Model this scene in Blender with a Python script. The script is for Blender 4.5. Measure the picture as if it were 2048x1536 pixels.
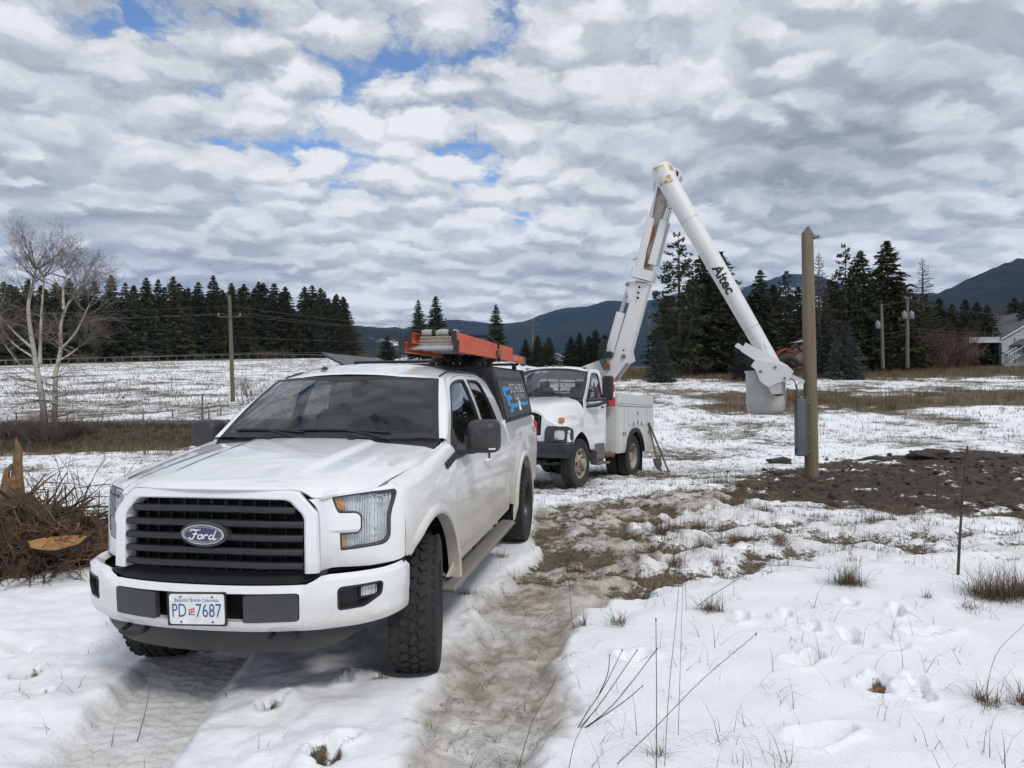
import bpy, bmesh, math, random
import numpy as np
from mathutils import Vector, Matrix, noise as mnoise
from mathutils.geometry import delaunay_2d_cdt
PI = math.pi
R = math.radians
scene = bpy.context.scene
C = scene.collection
for o_ in list(bpy.data.objects):
    bpy.data.objects.remove(o_)
random.seed(7)
RNG = np.random.default_rng(7)

# ------------------------------------------------------------ camera
CAM_Z = 1.75
F_PX = 1431.1
cam_data = bpy.data.cameras.new('camera')
cam_data.sensor_width = 36.0
cam_data.lens = 36.0 * F_PX / 2048.0
cam_data.clip_start = 0.05
cam_data.clip_end = 30000.0
cam = bpy.data.objects.new('camera', cam_data)
C.objects.link(cam)
_r = Vector((1, 0, -0.00788)).normalized()
_f = Vector((0, 1, 0.00175)).normalized()
_u = _r.cross(_f).normalized()
cam.matrix_world = Matrix(((_r.x, _u.x, -_f.x, 0), (_r.y, _u.y, -_f.y, 0), (_r.z, _u.z, -_f.z, CAM_Z), (0, 0, 0, 1)))
scene.camera = cam

# ------------------------------------------------------------ light
SUN_AZ, SUN_EL = R(150), R(48)        # azimuth clockwise from +Y (view direction)
sun_data = bpy.data.lights.new('sun', 'SUN')
sun_data.energy = 1.5
sun_data.angle = R(12)
sun_data.color = (1.0, 0.96, 0.90)
sun = bpy.data.objects.new('sun', sun_data)
C.objects.link(sun)
_sd = Vector((math.sin(SUN_AZ) * math.cos(SUN_EL), math.cos(SUN_AZ) * math.cos(SUN_EL), math.sin(SUN_EL)))
sun.rotation_euler = _sd.to_track_quat('Z', 'Y').to_euler()

scene.view_settings.view_transform = 'Standard'
scene.view_settings.look = 'None'
scene.view_settings.gamma = 1.0
scene.view_settings.exposure = 0.29
scene.view_settings.use_curve_mapping = False
scene.cycles.use_denoising = True
scene.cycles.use_adaptive_sampling = True
scene.cycles.adaptive_threshold = 0.03
scene.cycles.max_bounces = 6
scene.cycles.transparent_max_bounces = 24
scene.cycles.volume_bounces = 1


# ------------------------------------------------------------ sky: clear-sky model behind procedural stratocumulus
class NT:
    """tiny node-tree writer"""
    def __init__(s, tree):
        s.t = tree
        s.t.nodes.clear()

    def n(s, typ, **kw):
        nd = s.t.nodes.new(typ)
        for k, v in kw.items():
            if k.startswith('_'):
                setattr(nd, k[1:], v)
        return nd

    def set(s, nd, key, v):
        i = nd.inputs[key]
        if isinstance(v, bpy.types.NodeSocket):
            s.t.links.new(v, i)
        elif isinstance(v, (tuple, list)) and i.type == 'RGBA' and len(v) == 3:
            i.default_value = (*v, 1)
        else:
            i.default_value = v

    def math(s, op, a, b=0.0, c=None, clamp=False):
        nd = s.n('ShaderNodeMath', _operation=op, _use_clamp=clamp)
        s.set(nd, 0, a)
        s.set(nd, 1, b)
        if c is not None:
            s.set(nd, 2, c)
        return nd.outputs[0]

    def mr(s, v, a, b, c=0.0, d=1.0, smooth=True):
        nd = s.n('ShaderNodeMapRange', _clamp=True)
        nd.interpolation_type = 'SMOOTHSTEP' if smooth else 'LINEAR'
        for k, x in zip(('Value', 'From Min', 'From Max', 'To Min', 'To Max'), (v, a, b, c, d)):
            s.set(nd, k, x)
        return nd.outputs[0]

    def noise(s, vec, scale, detail=4, rough=0.55, dist=0.0, out=0, d2=False):
        nd = s.n('ShaderNodeTexNoise')
        if d2:
            nd.noise_dimensions = '2D'
        if vec is not None:
            s.set(nd, 'Vector', vec)
        for k, x in zip(('Scale', 'Detail', 'Roughness', 'Distortion'), (scale, detail, rough, dist)):
            s.set(nd, k, x)
        return nd.outputs[out]

    def mix(s, fac, a, b, blend='MIX'):
        nd = s.n('ShaderNodeMix', _data_type='RGBA', _blend_type=blend)
        s.set(nd, 0, fac)
        s.set(nd, 6, a)
        s.set(nd, 7, b)
        return nd.outputs[2]

    def mapping(s, vec, loc=(0, 0, 0), rot=(0, 0, 0), scale=(1, 1, 1)):
        nd = s.n('ShaderNodeMapping')
        s.set(nd, 'Vector', vec)
        s.set(nd, 'Location', loc)
        s.set(nd, 'Rotation', rot)
        s.set(nd, 'Scale', scale)
        return nd.outputs[0]


SKY_X, SKY_Y = 0.60, 0.62
world = bpy.data.worlds.new('World')
scene.world = world
world.use_nodes = True
w = NT(world.node_tree)
sky = w.n('ShaderNodeTexSky', _sky_type='NISHITA', _sun_disc=False)
sky.sun_elevation = SUN_EL
sky.sun_rotation = SUN_AZ
sky.altitude = 600
sky.air_density = 1.0
sky.dust_density = 0.0
sky.ozone_density = 6.0
tc = w.n('ShaderNodeTexCoord').outputs['Generated']
sep = w.n('ShaderNodeSeparateXYZ')
w.set(sep, 0, tc)
zc = w.math('ADD', w.math('MAXIMUM', sep.outputs[2], 0.0), 0.26)
comb = w.n('ShaderNodeCombineXYZ')
w.set(comb, 0, w.math('DIVIDE', sep.outputs[0], zc))
w.set(comb, 1, w.math('DIVIDE', sep.outputs[1], zc))
pl = w.mapping(comb.outputs[0], loc=(SKY_X, SKY_Y, 0.0), rot=(0, 0, R(-8)), scale=(1.0, 1.0, 1.0))
wn = w.n('ShaderNodeTexNoise', _noise_dimensions='2D')
for k_, v_ in (('Vector', pl), ('Scale', 4.2), ('Detail', 5), ('Roughness', 0.62)):
    w.set(wn, k_, v_)
wv = w.n('ShaderNodeVectorMath', _operation='MULTIPLY_ADD')
w.set(wv, 0, wn.outputs[1])
w.set(wv, 1, (0.20, 0.20, 0.0))
w.set(wv, 2, pl)
warp = w.mapping(wv.outputs[0], scale=(0.92, 1.0, 1.0))


def cells(vec, sc):
    nd = w.n('ShaderNodeTexVoronoi', _feature='SMOOTH_F1', _voronoi_dimensions='2D')
    for k_, v_ in (('Vector', vec), ('Scale', sc), ('Smoothness', 0.45), ('Randomness', 1.0)):
        w.set(nd, k_, v_)
    return nd.outputs['Distance']


big = w.noise(pl, 1.0, 2, 0.45, d2=True)
c0 = cells(warp, 7.6)
c1 = cells(w.mapping(warp, loc=(0.0, -0.036, 0.0)), 7.6)
puff = w.noise(warp, 15.0, 5, 0.62, 0.0, d2=True)
# density: cloud cells modulated by large-scale cover and ragged edges
dens = w.math('ADD', w.math('MULTIPLY', big, 0.62), w.math('MULTIPLY', puff, 0.30))
dens = w.math('SUBTRACT', dens, w.math('MULTIPLY', c0, 0.42))
hz = w.mr(sep.outputs[2], 0.0, 0.34, 0.22, 0.0)
dens = w.math('ADD', dens, hz)
alpha = w.mr(dens, 0.000, 0.150)
# cells are bright on the upper flank, grey at the base; thick cover is greyer
edge = w.mr(w.math('SUBTRACT', c1, c0), -0.20, 0.20)
thick = w.mr(dens, 0.22, 0.56)
bright = w.math('ADD', w.math('MULTIPLY', w.math('SUBTRACT', 1.0, thick), 0.36), w.math('MULTIPLY', edge, 0.36))
bright = w.math('ADD', bright, w.math('MULTIPLY', w.mr(c0, 0.12, 0.50, 1.0, 0.0), 0.30))
c2 = cells(w.mapping(warp, loc=(3.7, 1.9, 0.0)), 2.3)
bank = w.noise(pl, 1.5, 3, 0.5, d2=True)
bright = w.math('ADD', bright, w.math('MULTIPLY', w.math('SUBTRACT', c2, 0.38), -0.40))
bright = w.math('SUBTRACT', bright, w.math('MULTIPLY', w.math('SUBTRACT', bank, 0.53), 0.75))
bright = w.math('ADD', bright, w.math('MULTIPLY', hz, 0.8))
bright = w.math('ADD', bright, w.math('MULTIPLY', w.math('SUBTRACT', puff, 0.46), 0.95), clamp=True)
ramp = w.n('ShaderNodeValToRGB')
cr = ramp.color_ramp
cr.elements[0].position = 0.0
cr.elements[0].color = (0.275, 0.302, 0.345, 1)
cr.elements[1].position = 1.0
cr.elements[1].color = (0.840, 0.850, 0.865, 1)
e_ = cr.elements.new(0.45)
e_.color = (0.475, 0.508, 0.555, 1)
w.set(ramp, 0, bright)
bg1 = w.n('ShaderNodeBackground')
w.set(bg1, 'Color', sky.outputs[0])
w.set(bg1, 'Strength', 0.13)
bg2 = w.n('ShaderNodeBackground')
w.set(bg2, 'Color', ramp.outputs[0])
w.set(bg2, 'Strength', 0.90)
mx = w.n('ShaderNodeMixShader')
w.set(mx, 0, alpha)
w.set(mx, 1, bg1.outputs[0])
w.set(mx, 2, bg2.outputs[0])
wo = w.n('ShaderNodeOutputWorld')
w.set(wo, 0, mx.outputs[0])

# ------------------------------------------------------------ helpers
def fnoise(x, y, seed=0.0, octv=4, lac=2.0, gain=0.5):
    """vectorised value-noise fbm on numpy arrays, range about -1..1"""
    x = np.asarray(x, float)
    y = np.asarray(y, float)
    out = np.zeros(np.broadcast(x, y).shape)
    amp, tot = 1.0, 0.0
    for o in range(octv):
        xi, yi = np.floor(x), np.floor(y)
        fx, fy = x - xi, y - yi
        fx = fx * fx * fx * (fx * (fx * 6 - 15) + 10)
        fy = fy * fy * fy * (fy * (fy * 6 - 15) + 10)

        def h(a, b):
            v = np.sin(a * 127.1 + b * 311.7 + seed * 17.3 + o * 53.1) * 43758.5453
            return (v - np.floor(v)) * 2 - 1
        a0 = h(xi, yi) * (1 - fx) + h(xi + 1, yi) * fx
        a1 = h(xi, yi + 1) * (1 - fx) + h(xi + 1, yi + 1) * fx
        out += amp * (a0 * (1 - fy) + a1 * fy)
        tot += amp
        amp *= gain
        x, y = x * lac + 11.3, y * lac + 7.7
    return out / tot * 1.5


def sstep(a, b, v):
    t = np.clip((np.asarray(v, float) - a) / (b - a), 0, 1)
    return t * t * (3 - 2 * t)


def interp(x, xs, ys):
    return float(np.interp(x, xs, ys))


def crspline(pts, n=8, closed=False):
    """Catmull-Rom through 2D/3D points"""
    P = [Vector(p) for p in pts]
    out = []
    m = len(P)
    for i in range(m if closed else m - 1):
        if closed:
            a, b, c, d = P[i - 1], P[i], P[(i + 1) % m], P[(i + 2) % m]
        else:
            b, c = P[i], P[i + 1]
            a = P[i - 1] if i > 0 else b * 2 - c
            d = P[i + 2] if i + 2 < m else c * 2 - b
        for k in range(n):
            t = k / n
            out.append(0.5 * ((2 * b) + (c - a) * t + (2 * a - 5 * b + 4 * c - d) * t * t + (3 * b - a - 3 * c + d) * t ** 3))
    if not closed:
        out.append(P[-1])
    return out


def rounded(pts, r, n=4):
    """round the corners of a closed 2D polygon; r is one radius or one per corner"""
    m = len(pts)
    out = []
    for i in range(m):
        p = Vector(pts[i][:2])
        a = Vector(pts[i - 1][:2])
        b = Vector(pts[(i + 1) % m][:2])
        rr = r[i] if isinstance(r, (list, tuple)) else r
        da, db = (a - p), (b - p)
        k = min(rr, da.length * 0.45, db.length * 0.45)
        if k < 1e-5:
            out.append((p.x, p.y))
            continue
        p0, p1 = p + da.normalized() * k, p + db.normalized() * k
        for j in range(n + 1):
            t = j / n
            q = p0 * (1 - t) ** 2 + p * 2 * t * (1 - t) + p1 * t * t
            out.append((q.x, q.y))
    return out


class MB:
    """collects geometry for ONE mesh object"""
    def __init__(s):
        s.v = []
        s.f = []

    def add(s, v, f):
        k = len(s.v)
        s.v += [tuple(p) for p in v]
        s.f += [tuple(i + k for i in q) for q in f]
        return s

    def box(s, c, d, rot=None):
        hx, hy, hz = d[0] / 2, d[1] / 2, d[2] / 2
        vs = [Vector((x, y, z)) for x in (-hx, hx) for y in (-hy, hy) for z in (-hz, hz)]
        if rot is not None:
            vs = [rot @ p for p in vs]
        vs = [p + Vector(c) for p in vs]
        return s.add(vs, [(0, 1, 3, 2), (4, 6, 7, 5), (0, 4, 5, 1), (2, 3, 7, 6), (0, 2, 6, 4), (1, 5, 7, 3)])

    def bbox(s, c, d, b=0.01, rot=None):
        """box with chamfered edges"""
        hx, hy, hz = d[0] / 2, d[1] / 2, d[2] / 2
        b = min(b, hx * .9, hy * .9, hz * .9)
        vs, ix = [], {}
        for sx in (-1, 1):
            for sy in (-1, 1):
                for sz in (-1, 1):
                    for ax in range(3):
                        p = [sx * (hx - b), sy * (hy - b), sz * (hz - b)]
                        p[ax] = (sx * hx, sy * hy, sz * hz)[ax]
                        ix[sx, sy, sz, ax] = len(vs)
                        vs.append(Vector(p))
        fs = []
        for ax in range(3):
            o = [a for a in range(3) if a != ax]
            for sg in (-1, 1):
                q = []
                for u, w_ in ((-1, -1), (1, -1), (1, 1), (-1, 1)):
                    k = [0, 0, 0]
                    k[ax], k[o[0]], k[o[1]] = sg, u, w_
                    q.append(ix[k[0], k[1], k[2], ax])
                if (sg > 0) == (ax == 1):
                    q.reverse()
                fs.append(q)
            for u in (-1, 1):
                for w_ in (-1, 1):
                    k0, k1 = [0, 0, 0], [0, 0, 0]
                    k0[ax], k1[ax] = -1, 1
                    k0[o[0]] = k1[o[0]] = u
                    k0[o[1]] = k1[o[1]] = w_
                    q = [ix[(*k0, o[0])], ix[(*k1, o[0])], ix[(*k1, o[1])], ix[(*k0, o[1])]]
                    if (u * w_ > 0) != (ax == 1):
                        q.reverse()
                    fs.append(q)
        for sx in (-1, 1):
            for sy in (-1, 1):
                for sz in (-1, 1):
                    q = [ix[sx, sy, sz, a] for a in range(3)]
                    if sx * sy * sz < 0:
                        q.reverse()
                    fs.append(q)
        if rot is not None:
            vs = [rot @ p for p in vs]
        return s.add([p + Vector(c) for p in vs], fs)

    def tube(s, path, rad, n=8, caps=True):
        P = [Vector(p) for p in path]
        if not isinstance(rad, (list, tuple)):
            rad = [rad] * len(P)
        vs, fs = [], []
        prev = None
        for i, p in enumerate(P):
            t = (P[min(i + 1, len(P) - 1)] - P[max(i - 1, 0)])
            t = t.normalized() if t.length > 1e-9 else Vector((0, 0, 1))
            if prev is None:
                a = Vector((0, 0, 1)) if abs(t.z) < 0.9 else Vector((1, 0, 0))
                u = t.cross(a).normalized()
            else:
                u = (prev - t * prev.dot(t))
                u = u.normalized() if u.length > 1e-6 else t.orthogonal().normalized()
            prev = u
            w_ = t.cross(u)
            for k in range(n):
                a = 2 * PI * k / n
                vs.append(p + (u * math.cos(a) + w_ * math.sin(a)) * rad[i])
        for i in range(len(P) - 1):
            for k in range(n):
                k2 = (k + 1) % n
                fs.append((i * n + k, i * n + k2, (i + 1) * n + k2, (i + 1) * n + k))
        if caps:
            fs.append(tuple(reversed(range(n))))
            fs.append(tuple((len(P) - 1) * n + k for k in range(n)))
        return s.add(vs, fs)

    def lathe(s, prof, n=32, o=(0, 0, 0), ax=(0, 1, 0), closed=False):
        """prof: (offset along axis, radius)"""
        A = Vector(ax).normalized()
        U = A.orthogonal().normalized()
        W = A.cross(U)
        vs, fs = [], []
        for k in range(n):
            a = 2 * PI * k / n
            d = U * math.cos(a) + W * math.sin(a)
            for h, r in prof:
                vs.append(Vector(o) + A * h + d * r)
        m = len(prof)
        for k in range(n):
            k2 = (k + 1) % n
            for i in range(m if closed else m - 1):
                j = (i + 1) % m
                fs.append((k * m + i, k2 * m + i, k2 * m + j, k * m + j))
        return s.add(vs, fs)

    def prism(s, poly, fn, d0, d1):
        """extrude a 2D polygon: fn(u, v, d) -> xyz; caps are n-gons"""
        n = len(poly)
        vs = [fn(p[0], p[1], d0) for p in poly] + [fn(p[0], p[1], d1) for p in poly]
        fs = [tuple(reversed(range(n))), tuple(range(n, 2 * n))]
        for i in range(n):
            j = (i + 1) % n
            fs.append((i, j, n + j, n + i))
        return s.add(vs, fs)

    def grid(s, fn, us, vs_, flip=False):
        n, m = len(us), len(vs_)
        vv = [fn(u, v) for u in us for v in vs_]
        ff = []
        for i in range(n - 1):
            for j in range(m - 1):
                q = (i * m + j, (i + 1) * m + j, (i + 1) * m + j + 1, i * m + j + 1)
                ff.append(q[::-1] if flip else q)
        return s.add(vv, ff)

    def ball(s, c, r, n=10, m=6):
        rr = r if isinstance(r, (tuple, list)) else (r, r, r)
        vs, fs = [], []
        for j in range(m + 1):
            th = PI * j / m
            for k in range(n):
                a = 2 * PI * k / n
                vs.append((c[0] + rr[0] * math.sin(th) * math.cos(a), c[1] + rr[1] * math.sin(th) * math.sin(a), c[2] + rr[2] * math.cos(th)))
        for j in range(m):
            for k in range(n):
                k2 = (k + 1) % n
                fs.append((j * n + k, (j + 1) * n + k, (j + 1) * n + k2, j * n + k2))
        return s.add(vs, fs)

    def mesh(s, name, mat=None, smooth=35):
        me = bpy.data.meshes.new(name)
        me.from_pydata(s.v, [], s.f)
        me.validate()
        if smooth:
            me.polygons.foreach_set('use_smooth', [True] * len(me.polygons))
            me.set_sharp_from_angle(angle=R(smooth))
        if mat is not None:
            me.materials.append(mat)
        me.update()
        return me

    def build(s, name, mat, parent=None, smooth=35, recalc=False):
        me = s.mesh(name, mat, smooth)
        if recalc:
            bm = bmesh.new()
            bm.from_mesh(me)
            bmesh.ops.recalc_face_normals(bm, faces=bm.faces)
            bm.to_mesh(me)
            bm.free()
            if smooth:
                me.set_sharp_from_angle(angle=R(smooth))
        o = bpy.data.objects.new(name, me)
        C.objects.link(o)
        if parent is not None:
            o.parent = parent
        return o


def tag(o, label, cat, group=None):
    o['label'] = label
    o['category'] = cat
    if group:
        o['group'] = group
    return o


def kind(o, k, label=None):
    o['kind'] = k
    if label:
        o['label'] = label
    return o


def thing(name, label, cat, loc=(0, 0, 0), rz=0.0, group=None, rot=None, parent=None):
    o = bpy.data.objects.new(name, None)
    o.empty_display_size = 0.1
    C.objects.link(o)
    o.location = loc
    o.rotation_euler = rot if rot is not None else (0, 0, rz)
    if parent is not None:
        o.parent = parent
    if label:
        tag(o, label, cat, group)
    return o


def sub(name, parent, loc=(0, 0, 0)):
    """an Empty that is a PART with sub-parts"""
    o = bpy.data.objects.new(name, None)
    o.empty_display_size = 0.1
    C.objects.link(o)
    o.parent = parent
    o.location = loc
    return o


def link_copy(src, parent=None, name=None):
    c = src.copy()
    if name:
        c.name = name
    C.objects.link(c)
    c.parent = parent
    return c


def copy_tree(o, parent=None):
    c = link_copy(o, parent)
    for ch in list(o.children):
        copy_tree(ch, c)
    return c


def pip(x, y, poly):
    ins = False
    n = len(poly)
    j = n - 1
    for i in range(n):
        xi, yi = poly[i][0], poly[i][1]
        xj, yj = poly[j][0], poly[j][1]
        if (yi > y) != (yj > y) and x < (xj - xi) * (y - yi) / (yj - yi) + xi:
            ins = not ins
        j = i
    return ins


def densify(poly, step):
    out = []
    n = len(poly)
    for i in range(n):
        a, b = Vector(poly[i][:2]), Vector(poly[(i + 1) % n][:2])
        k = max(1, int(math.ceil((b - a).length / step)))
        for j in range(k):
            q = a.lerp(b, j / k)
            out.append((q.x, q.y))
    return out


def panel_geo(outline, fn, step=0.04, holes=(), thick=0.015, flip=False, mirror=False, mb=None):
    """A sheet-metal panel: a 2D outline (with holes) mapped through fn onto a curved surface, with turned-in rims."""
    loops = [densify(outline, step)] + [densify(h, step) for h in holes]
    pts, edges = [], []
    for lp in loops:
        k = len(pts)
        pts += [Vector(p) for p in lp]
        edges += [(k + i, k + (i + 1) % len(lp)) for i in range(len(lp))]
    xs = [p[0] for p in loops[0]]
    ys = [p[1] for p in loops[0]]
    bpts = np.array([(p[0], p[1]) for p in pts])
    for gx in np.arange(min(xs) + step * .5, max(xs), step):
        for gy in np.arange(min(ys) + step * .5, max(ys), step):
            if np.min((bpts[:, 0] - gx) ** 2 + (bpts[:, 1] - gy) ** 2) < (step * 0.45) ** 2:
                continue
            if pip(gx, gy, loops[0]) and not any(pip(gx, gy, h) for h in loops[1:]):
                pts.append(Vector((gx, gy)))
    v2, e2, f2, ov, oe, of = delaunay_2d_cdt(pts, edges, [], 0, 1e-6)
    tris = []
    for t in f2:
        cx = sum(v2[i].x for i in t) / 3
        cy = sum(v2[i].y for i in t) / 3
        if pip(cx, cy, loops[0]) and not any(pip(cx, cy, h) for h in loops[1:]):
            tris.append(tuple(t))

    def nrm(u, v):
        e = 1e-3
        a = Vector(fn(u + e, v)) - Vector(fn(u - e, v))
        b = Vector(fn(u, v + e)) - Vector(fn(u, v - e))
        n_ = a.cross(b)
        n_ = n_.normalized() if n_.length > 1e-12 else Vector((0, 0, 1))
        return -n_ if flip else n_
    V = [Vector(fn(p.x, p.y)) for p in v2]
    nV = len(V)
    faces = [t[::-1] if flip else t for t in tris]
    # rims
    from collections import Counter
    cnt = Counter()
    for t in faces:
        for a, b in ((t[0], t[1]), (t[1], t[2]), (t[2], t[0])):
            cnt[(a, b)] += 1
    inner = {}
    for (a, b) in list(cnt):
        if cnt.get((b, a), 0) == 0:
            for k in (a, b):
                if k not in inner:
                    inner[k] = len(V)
                    V.append(V[k] - nrm(v2[k].x, v2[k].y) * thick)
            faces.append((b, a, inner[a], inner[b]))
    if mirror:
        V = [Vector((p.x, -p.y, p.z)) for p in V]
        faces = [t[::-1] for t in faces]
    mb = mb or MB()
    return mb.add(V, faces)


def panel(name, outline, fn, mat, parent, smooth=32, **kw):
    return panel_geo(outline, fn, **kw).build(name, mat, parent, smooth)


_font_cache = {}


def text_geo(body, size=1.0, shear=0.0, extrude=0.0, spacing=1.0, width=None, cuts=0, bold=0.0):
    """letters of the built-in font as flat/extruded geometry centred on the origin in XY; returns verts, faces"""
    cu = bpy.data.curves.new('lettering', 'FONT')
    cu.body = body
    cu.size = size
    cu.shear = shear
    cu.extrude = extrude
    cu.space_character = spacing
    cu.offset = bold
    cu.align_x = 'CENTER'
    cu.align_y = 'CENTER'
    cu.resolution_u = 3
    ob = bpy.data.objects.new('lettering', cu)
    C.objects.link(ob)
    dg = bpy.context.evaluated_depsgraph_get()
    me = ob.evaluated_get(dg).to_mesh()
    v = [p.co.copy() for p in me.vertices]
    f = [tuple(p.vertices) for p in me.polygons]
    ob.evaluated_get(dg).to_mesh_clear()
    bpy.data.objects.remove(ob)
    bpy.data.curves.remove(cu)
    if cuts:
        bm_ = bmesh.new()
        for p in v:
            bm_.verts.new(p)
        bm_.verts.ensure_lookup_table()
        for q in f:
            try:
                bm_.faces.new([bm_.verts[i] for i in q])
            except ValueError:
                pass
        bmesh.ops.triangulate(bm_, faces=bm_.faces)
        bmesh.ops.subdivide_edges(bm_, edges=bm_.edges, cuts=cuts, use_grid_fill=True)
        bm_.verts.index_update()
        v = [p.co.copy() for p in bm_.verts]
        f = [tuple(p.index for p in q.verts) for q in bm_.faces]
        bm_.free()
    if width and v:
        w0 = max(p.x for p in v) - min(p.x for p in v)
        for p in v:
            p.x *= width / w0
    return v, f


# ------------------------------------------------------------ materials
def new_mat(name):
    m = bpy.data.materials.new(name)
    m.use_nodes = True
    return m, NT(m.node_tree)


def finish(m, t, color, rough=0.5, metal=0.0, bump=None, bump_d=0.01, bump_s=0.5, coat=0.0, spec=0.5, alpha=None, trans=0.0, emit=None, sss=0.0):
    b = t.n('ShaderNodeBsdfPrincipled')
    t.set(b, 'Base Color', color)
    t.set(b, 'Roughness', rough)
    t.set(b, 'Metallic', metal)
    t.set(b, 'Coat Weight', coat)
    t.set(b, 'Coat Roughness', 0.03)
    t.set(b, 'Specular IOR Level', spec)
    t.set(b, 'Transmission Weight', trans)
    if sss:
        t.set(b, 'Subsurface Weight', sss)
        t.set(b, 'Subsurface Radius', (0.03, 0.035, 0.04))
        t.set(b, 'Subsurface Scale', 1.0)
    if alpha is not None:
        t.set(b, 'Alpha', alpha)
    if bump is not None:
        bn = t.n('ShaderNodeBump')
        t.set(bn, 'Height', bump)
        t.set(bn, 'Distance', bump_d)
        t.set(bn, 'Strength', bump_s)
        t.set(b, 'Normal', bn.outputs[0])
    o = t.n('ShaderNodeOutputMaterial')
    t.set(o, 0, b.outputs[0])
    return m


def simple(name, col, rough=0.5, metal=0.0, var=0.12, scale=8.0, bump=0.0, coat=0.0, spec=0.5, detail=5):
    """base colour with mottling in object space, roughness variation and optional relief"""
    m, t = new_mat(name)
    co = t.n('ShaderNodeTexCoord').outputs['Object']
    nz = t.noise(co, scale, detail, 0.6)
    k = t.mr(nz, 0.3, 0.7, 1 - var, 1 + var, smooth=False)
    c2 = t.n('ShaderNodeVectorMath', _operation='SCALE')
    t.set(c2, 0, col)
    t.set(c2, 'Scale', k)
    rg = t.mr(nz, 0.3, 0.7, max(rough - 0.08, 0.02), min(rough + 0.10, 1.0), smooth=False)
    return finish(m, t, c2.outputs[0], rg, metal, bump=nz if bump else None, bump_d=bump, coat=coat, spec=spec)


def dirty_paint(name, col, z0, z1, dirt=(0.30, 0.25, 0.185), amount=0.75, speck=True, rough=0.24, coat=1.0, base=0.0, speckc=None):
    """glossy paint with road dirt that has built up low on the panels, plus mud specks (object space of the vehicle)"""
    m, t = new_mat(name)
    co = t.n('ShaderNodeTexCoord').outputs['Object']
    sp = t.n('ShaderNodeSeparateXYZ')
    t.set(sp, 0, co)
    n1 = t.noise(t.mapping(co, scale=(1.0, 1.0, 2.2)), 2.6, 6, 0.65)
    n2 = t.noise(co, 60.0, 3, 0.7)
    zz = t.math('ADD', sp.outputs[2], t.math('MULTIPLY', t.math('SUBTRACT', n1, 0.5), 0.5))
    d = t.mr(zz, z1, z0, base, amount)
    d = t.math('MULTIPLY', d, t.mr(n2, 0.25, 0.7, 0.72, 1.0), clamp=True)
    if speck:
        vo = t.n('ShaderNodeTexVoronoi', _feature='F1')
        t.set(vo, 'Vector', co)
        t.set(vo, 'Scale', 95.0)
        s1 = t.mr(vo.outputs['Distance'], 0.10, 0.19, 1.0, 0.0)
        sc = t.n('ShaderNodeSeparateColor')
        t.set(sc, 0, vo.outputs['Color'])
        keep = t.mr(sc.outputs[0], 0.72, 0.78)
        s1 = t.math('MULTIPLY', t.math('MULTIPLY', s1, keep), t.mr(zz, z1 + 0.35, z0 + 0.1, 0.0, 0.9))
        dd = t.math('MAXIMUM', d, s1)
    c = t.mix(d, col, dirt)
    if speck:
        c = t.mix(s1, c, speckc or tuple(x * .55 for x in dirt))
        d = dd
    rg = t.math('ADD', t.math('MULTIPLY', d, 0.5), rough, clamp=True)
    b = finish(m, t, c, rg, 0.0, coat=0.0)
    bs = [n for n in m.node_tree.nodes if n.type == 'BSDF_PRINCIPLED'][0]
    t.set(bs, 'Coat Weight', t.math('MULTIPLY', t.math('SUBTRACT', 1.0, d), coat))
    return m


def glass(name, tint=(0.02, 0.025, 0.03), see=0.25):
    """window glass: tinted pass-through plus a sharp mirror reflection by Fresnel"""
    m, t = new_mat(name)
    tr = t.n('ShaderNodeBsdfTransparent')
    t.set(tr, 'Color', tuple(see * (0.8 + c) for c in (0.17, 0.20, 0.20)))
    gl = t.n('ShaderNodeBsdfGlossy')
    t.set(gl, 'Color', (0.9, 0.92, 0.95))
    t.set(gl, 'Roughness', 0.015)
    fr = t.n('ShaderNodeFresnel')
    bf = t.n('ShaderNodeNewGeometry').outputs['Backfacing']
    t.set(fr, 'IOR', t.mr(bf, 0.0, 1.0, 1.5, 1 / 1.5, smooth=False))
    mx_ = t.n('ShaderNodeMixShader')
    t.set(mx_, 0, t.math('MULTIPLY', fr.outputs[0], 1.6, clamp=True))
    t.set(mx_, 1, tr.outputs[0])
    t.set(mx_, 2, gl.outputs[0])
    o = t.n('ShaderNodeOutputMaterial')
    t.set(o, 0, mx_.outputs[0])
    return m


M = {}
M['black_plastic'] = simple('black_plastic', (0.018, 0.019, 0.021), 0.55, 0, 0.25, 12)
M['grey_plastic'] = simple('grey_plastic', (0.045, 0.047, 0.05), 0.5, 0, 0.2, 12)
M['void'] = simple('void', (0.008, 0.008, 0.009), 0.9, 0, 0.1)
M['chrome'] = simple('chrome', (0.72, 0.73, 0.75), 0.12, 1.0, 0.05, 3)
M['alu'] = simple('alu', (0.48, 0.49, 0.50), 0.38, 0.9, 0.15, 20)
M['steel'] = simple('steel', (0.22, 0.21, 0.20), 0.5, 0.8, 0.3, 9)
M['rust'] = simple('rust', (0.16, 0.075, 0.04), 0.8, 0.1, 0.4, 9)
M['amber'] = simple('amber', (0.58, 0.21, 0.03), 0.2, 0, 0.1, 40, coat=0.5)
M['red_lens'] = simple('red_lens', (0.45, 0.02, 0.02), 0.2, 0, 0.1, 40, coat=0.5)
M['white_print'] = simple('white_print', (0.75, 0.76, 0.77), 0.5, 0, 0.05, 20)
M['blue_print'] = simple('blue_print', (0.03, 0.30, 0.66), 0.5, 0, 0.1, 20)
M['dark_print'] = simple('dark_print', (0.02, 0.02, 0.025), 0.5, 0, 0.1, 20)
M['glass_dark'] = glass('glass_dark', see=0.30)
M['glass'] = glass('glass', see=0.62)
M['glass_front'] = glass('glass_front', see=0.52)
M['glass_clear'] = glass('glass_clear', see=0.98)
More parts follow.
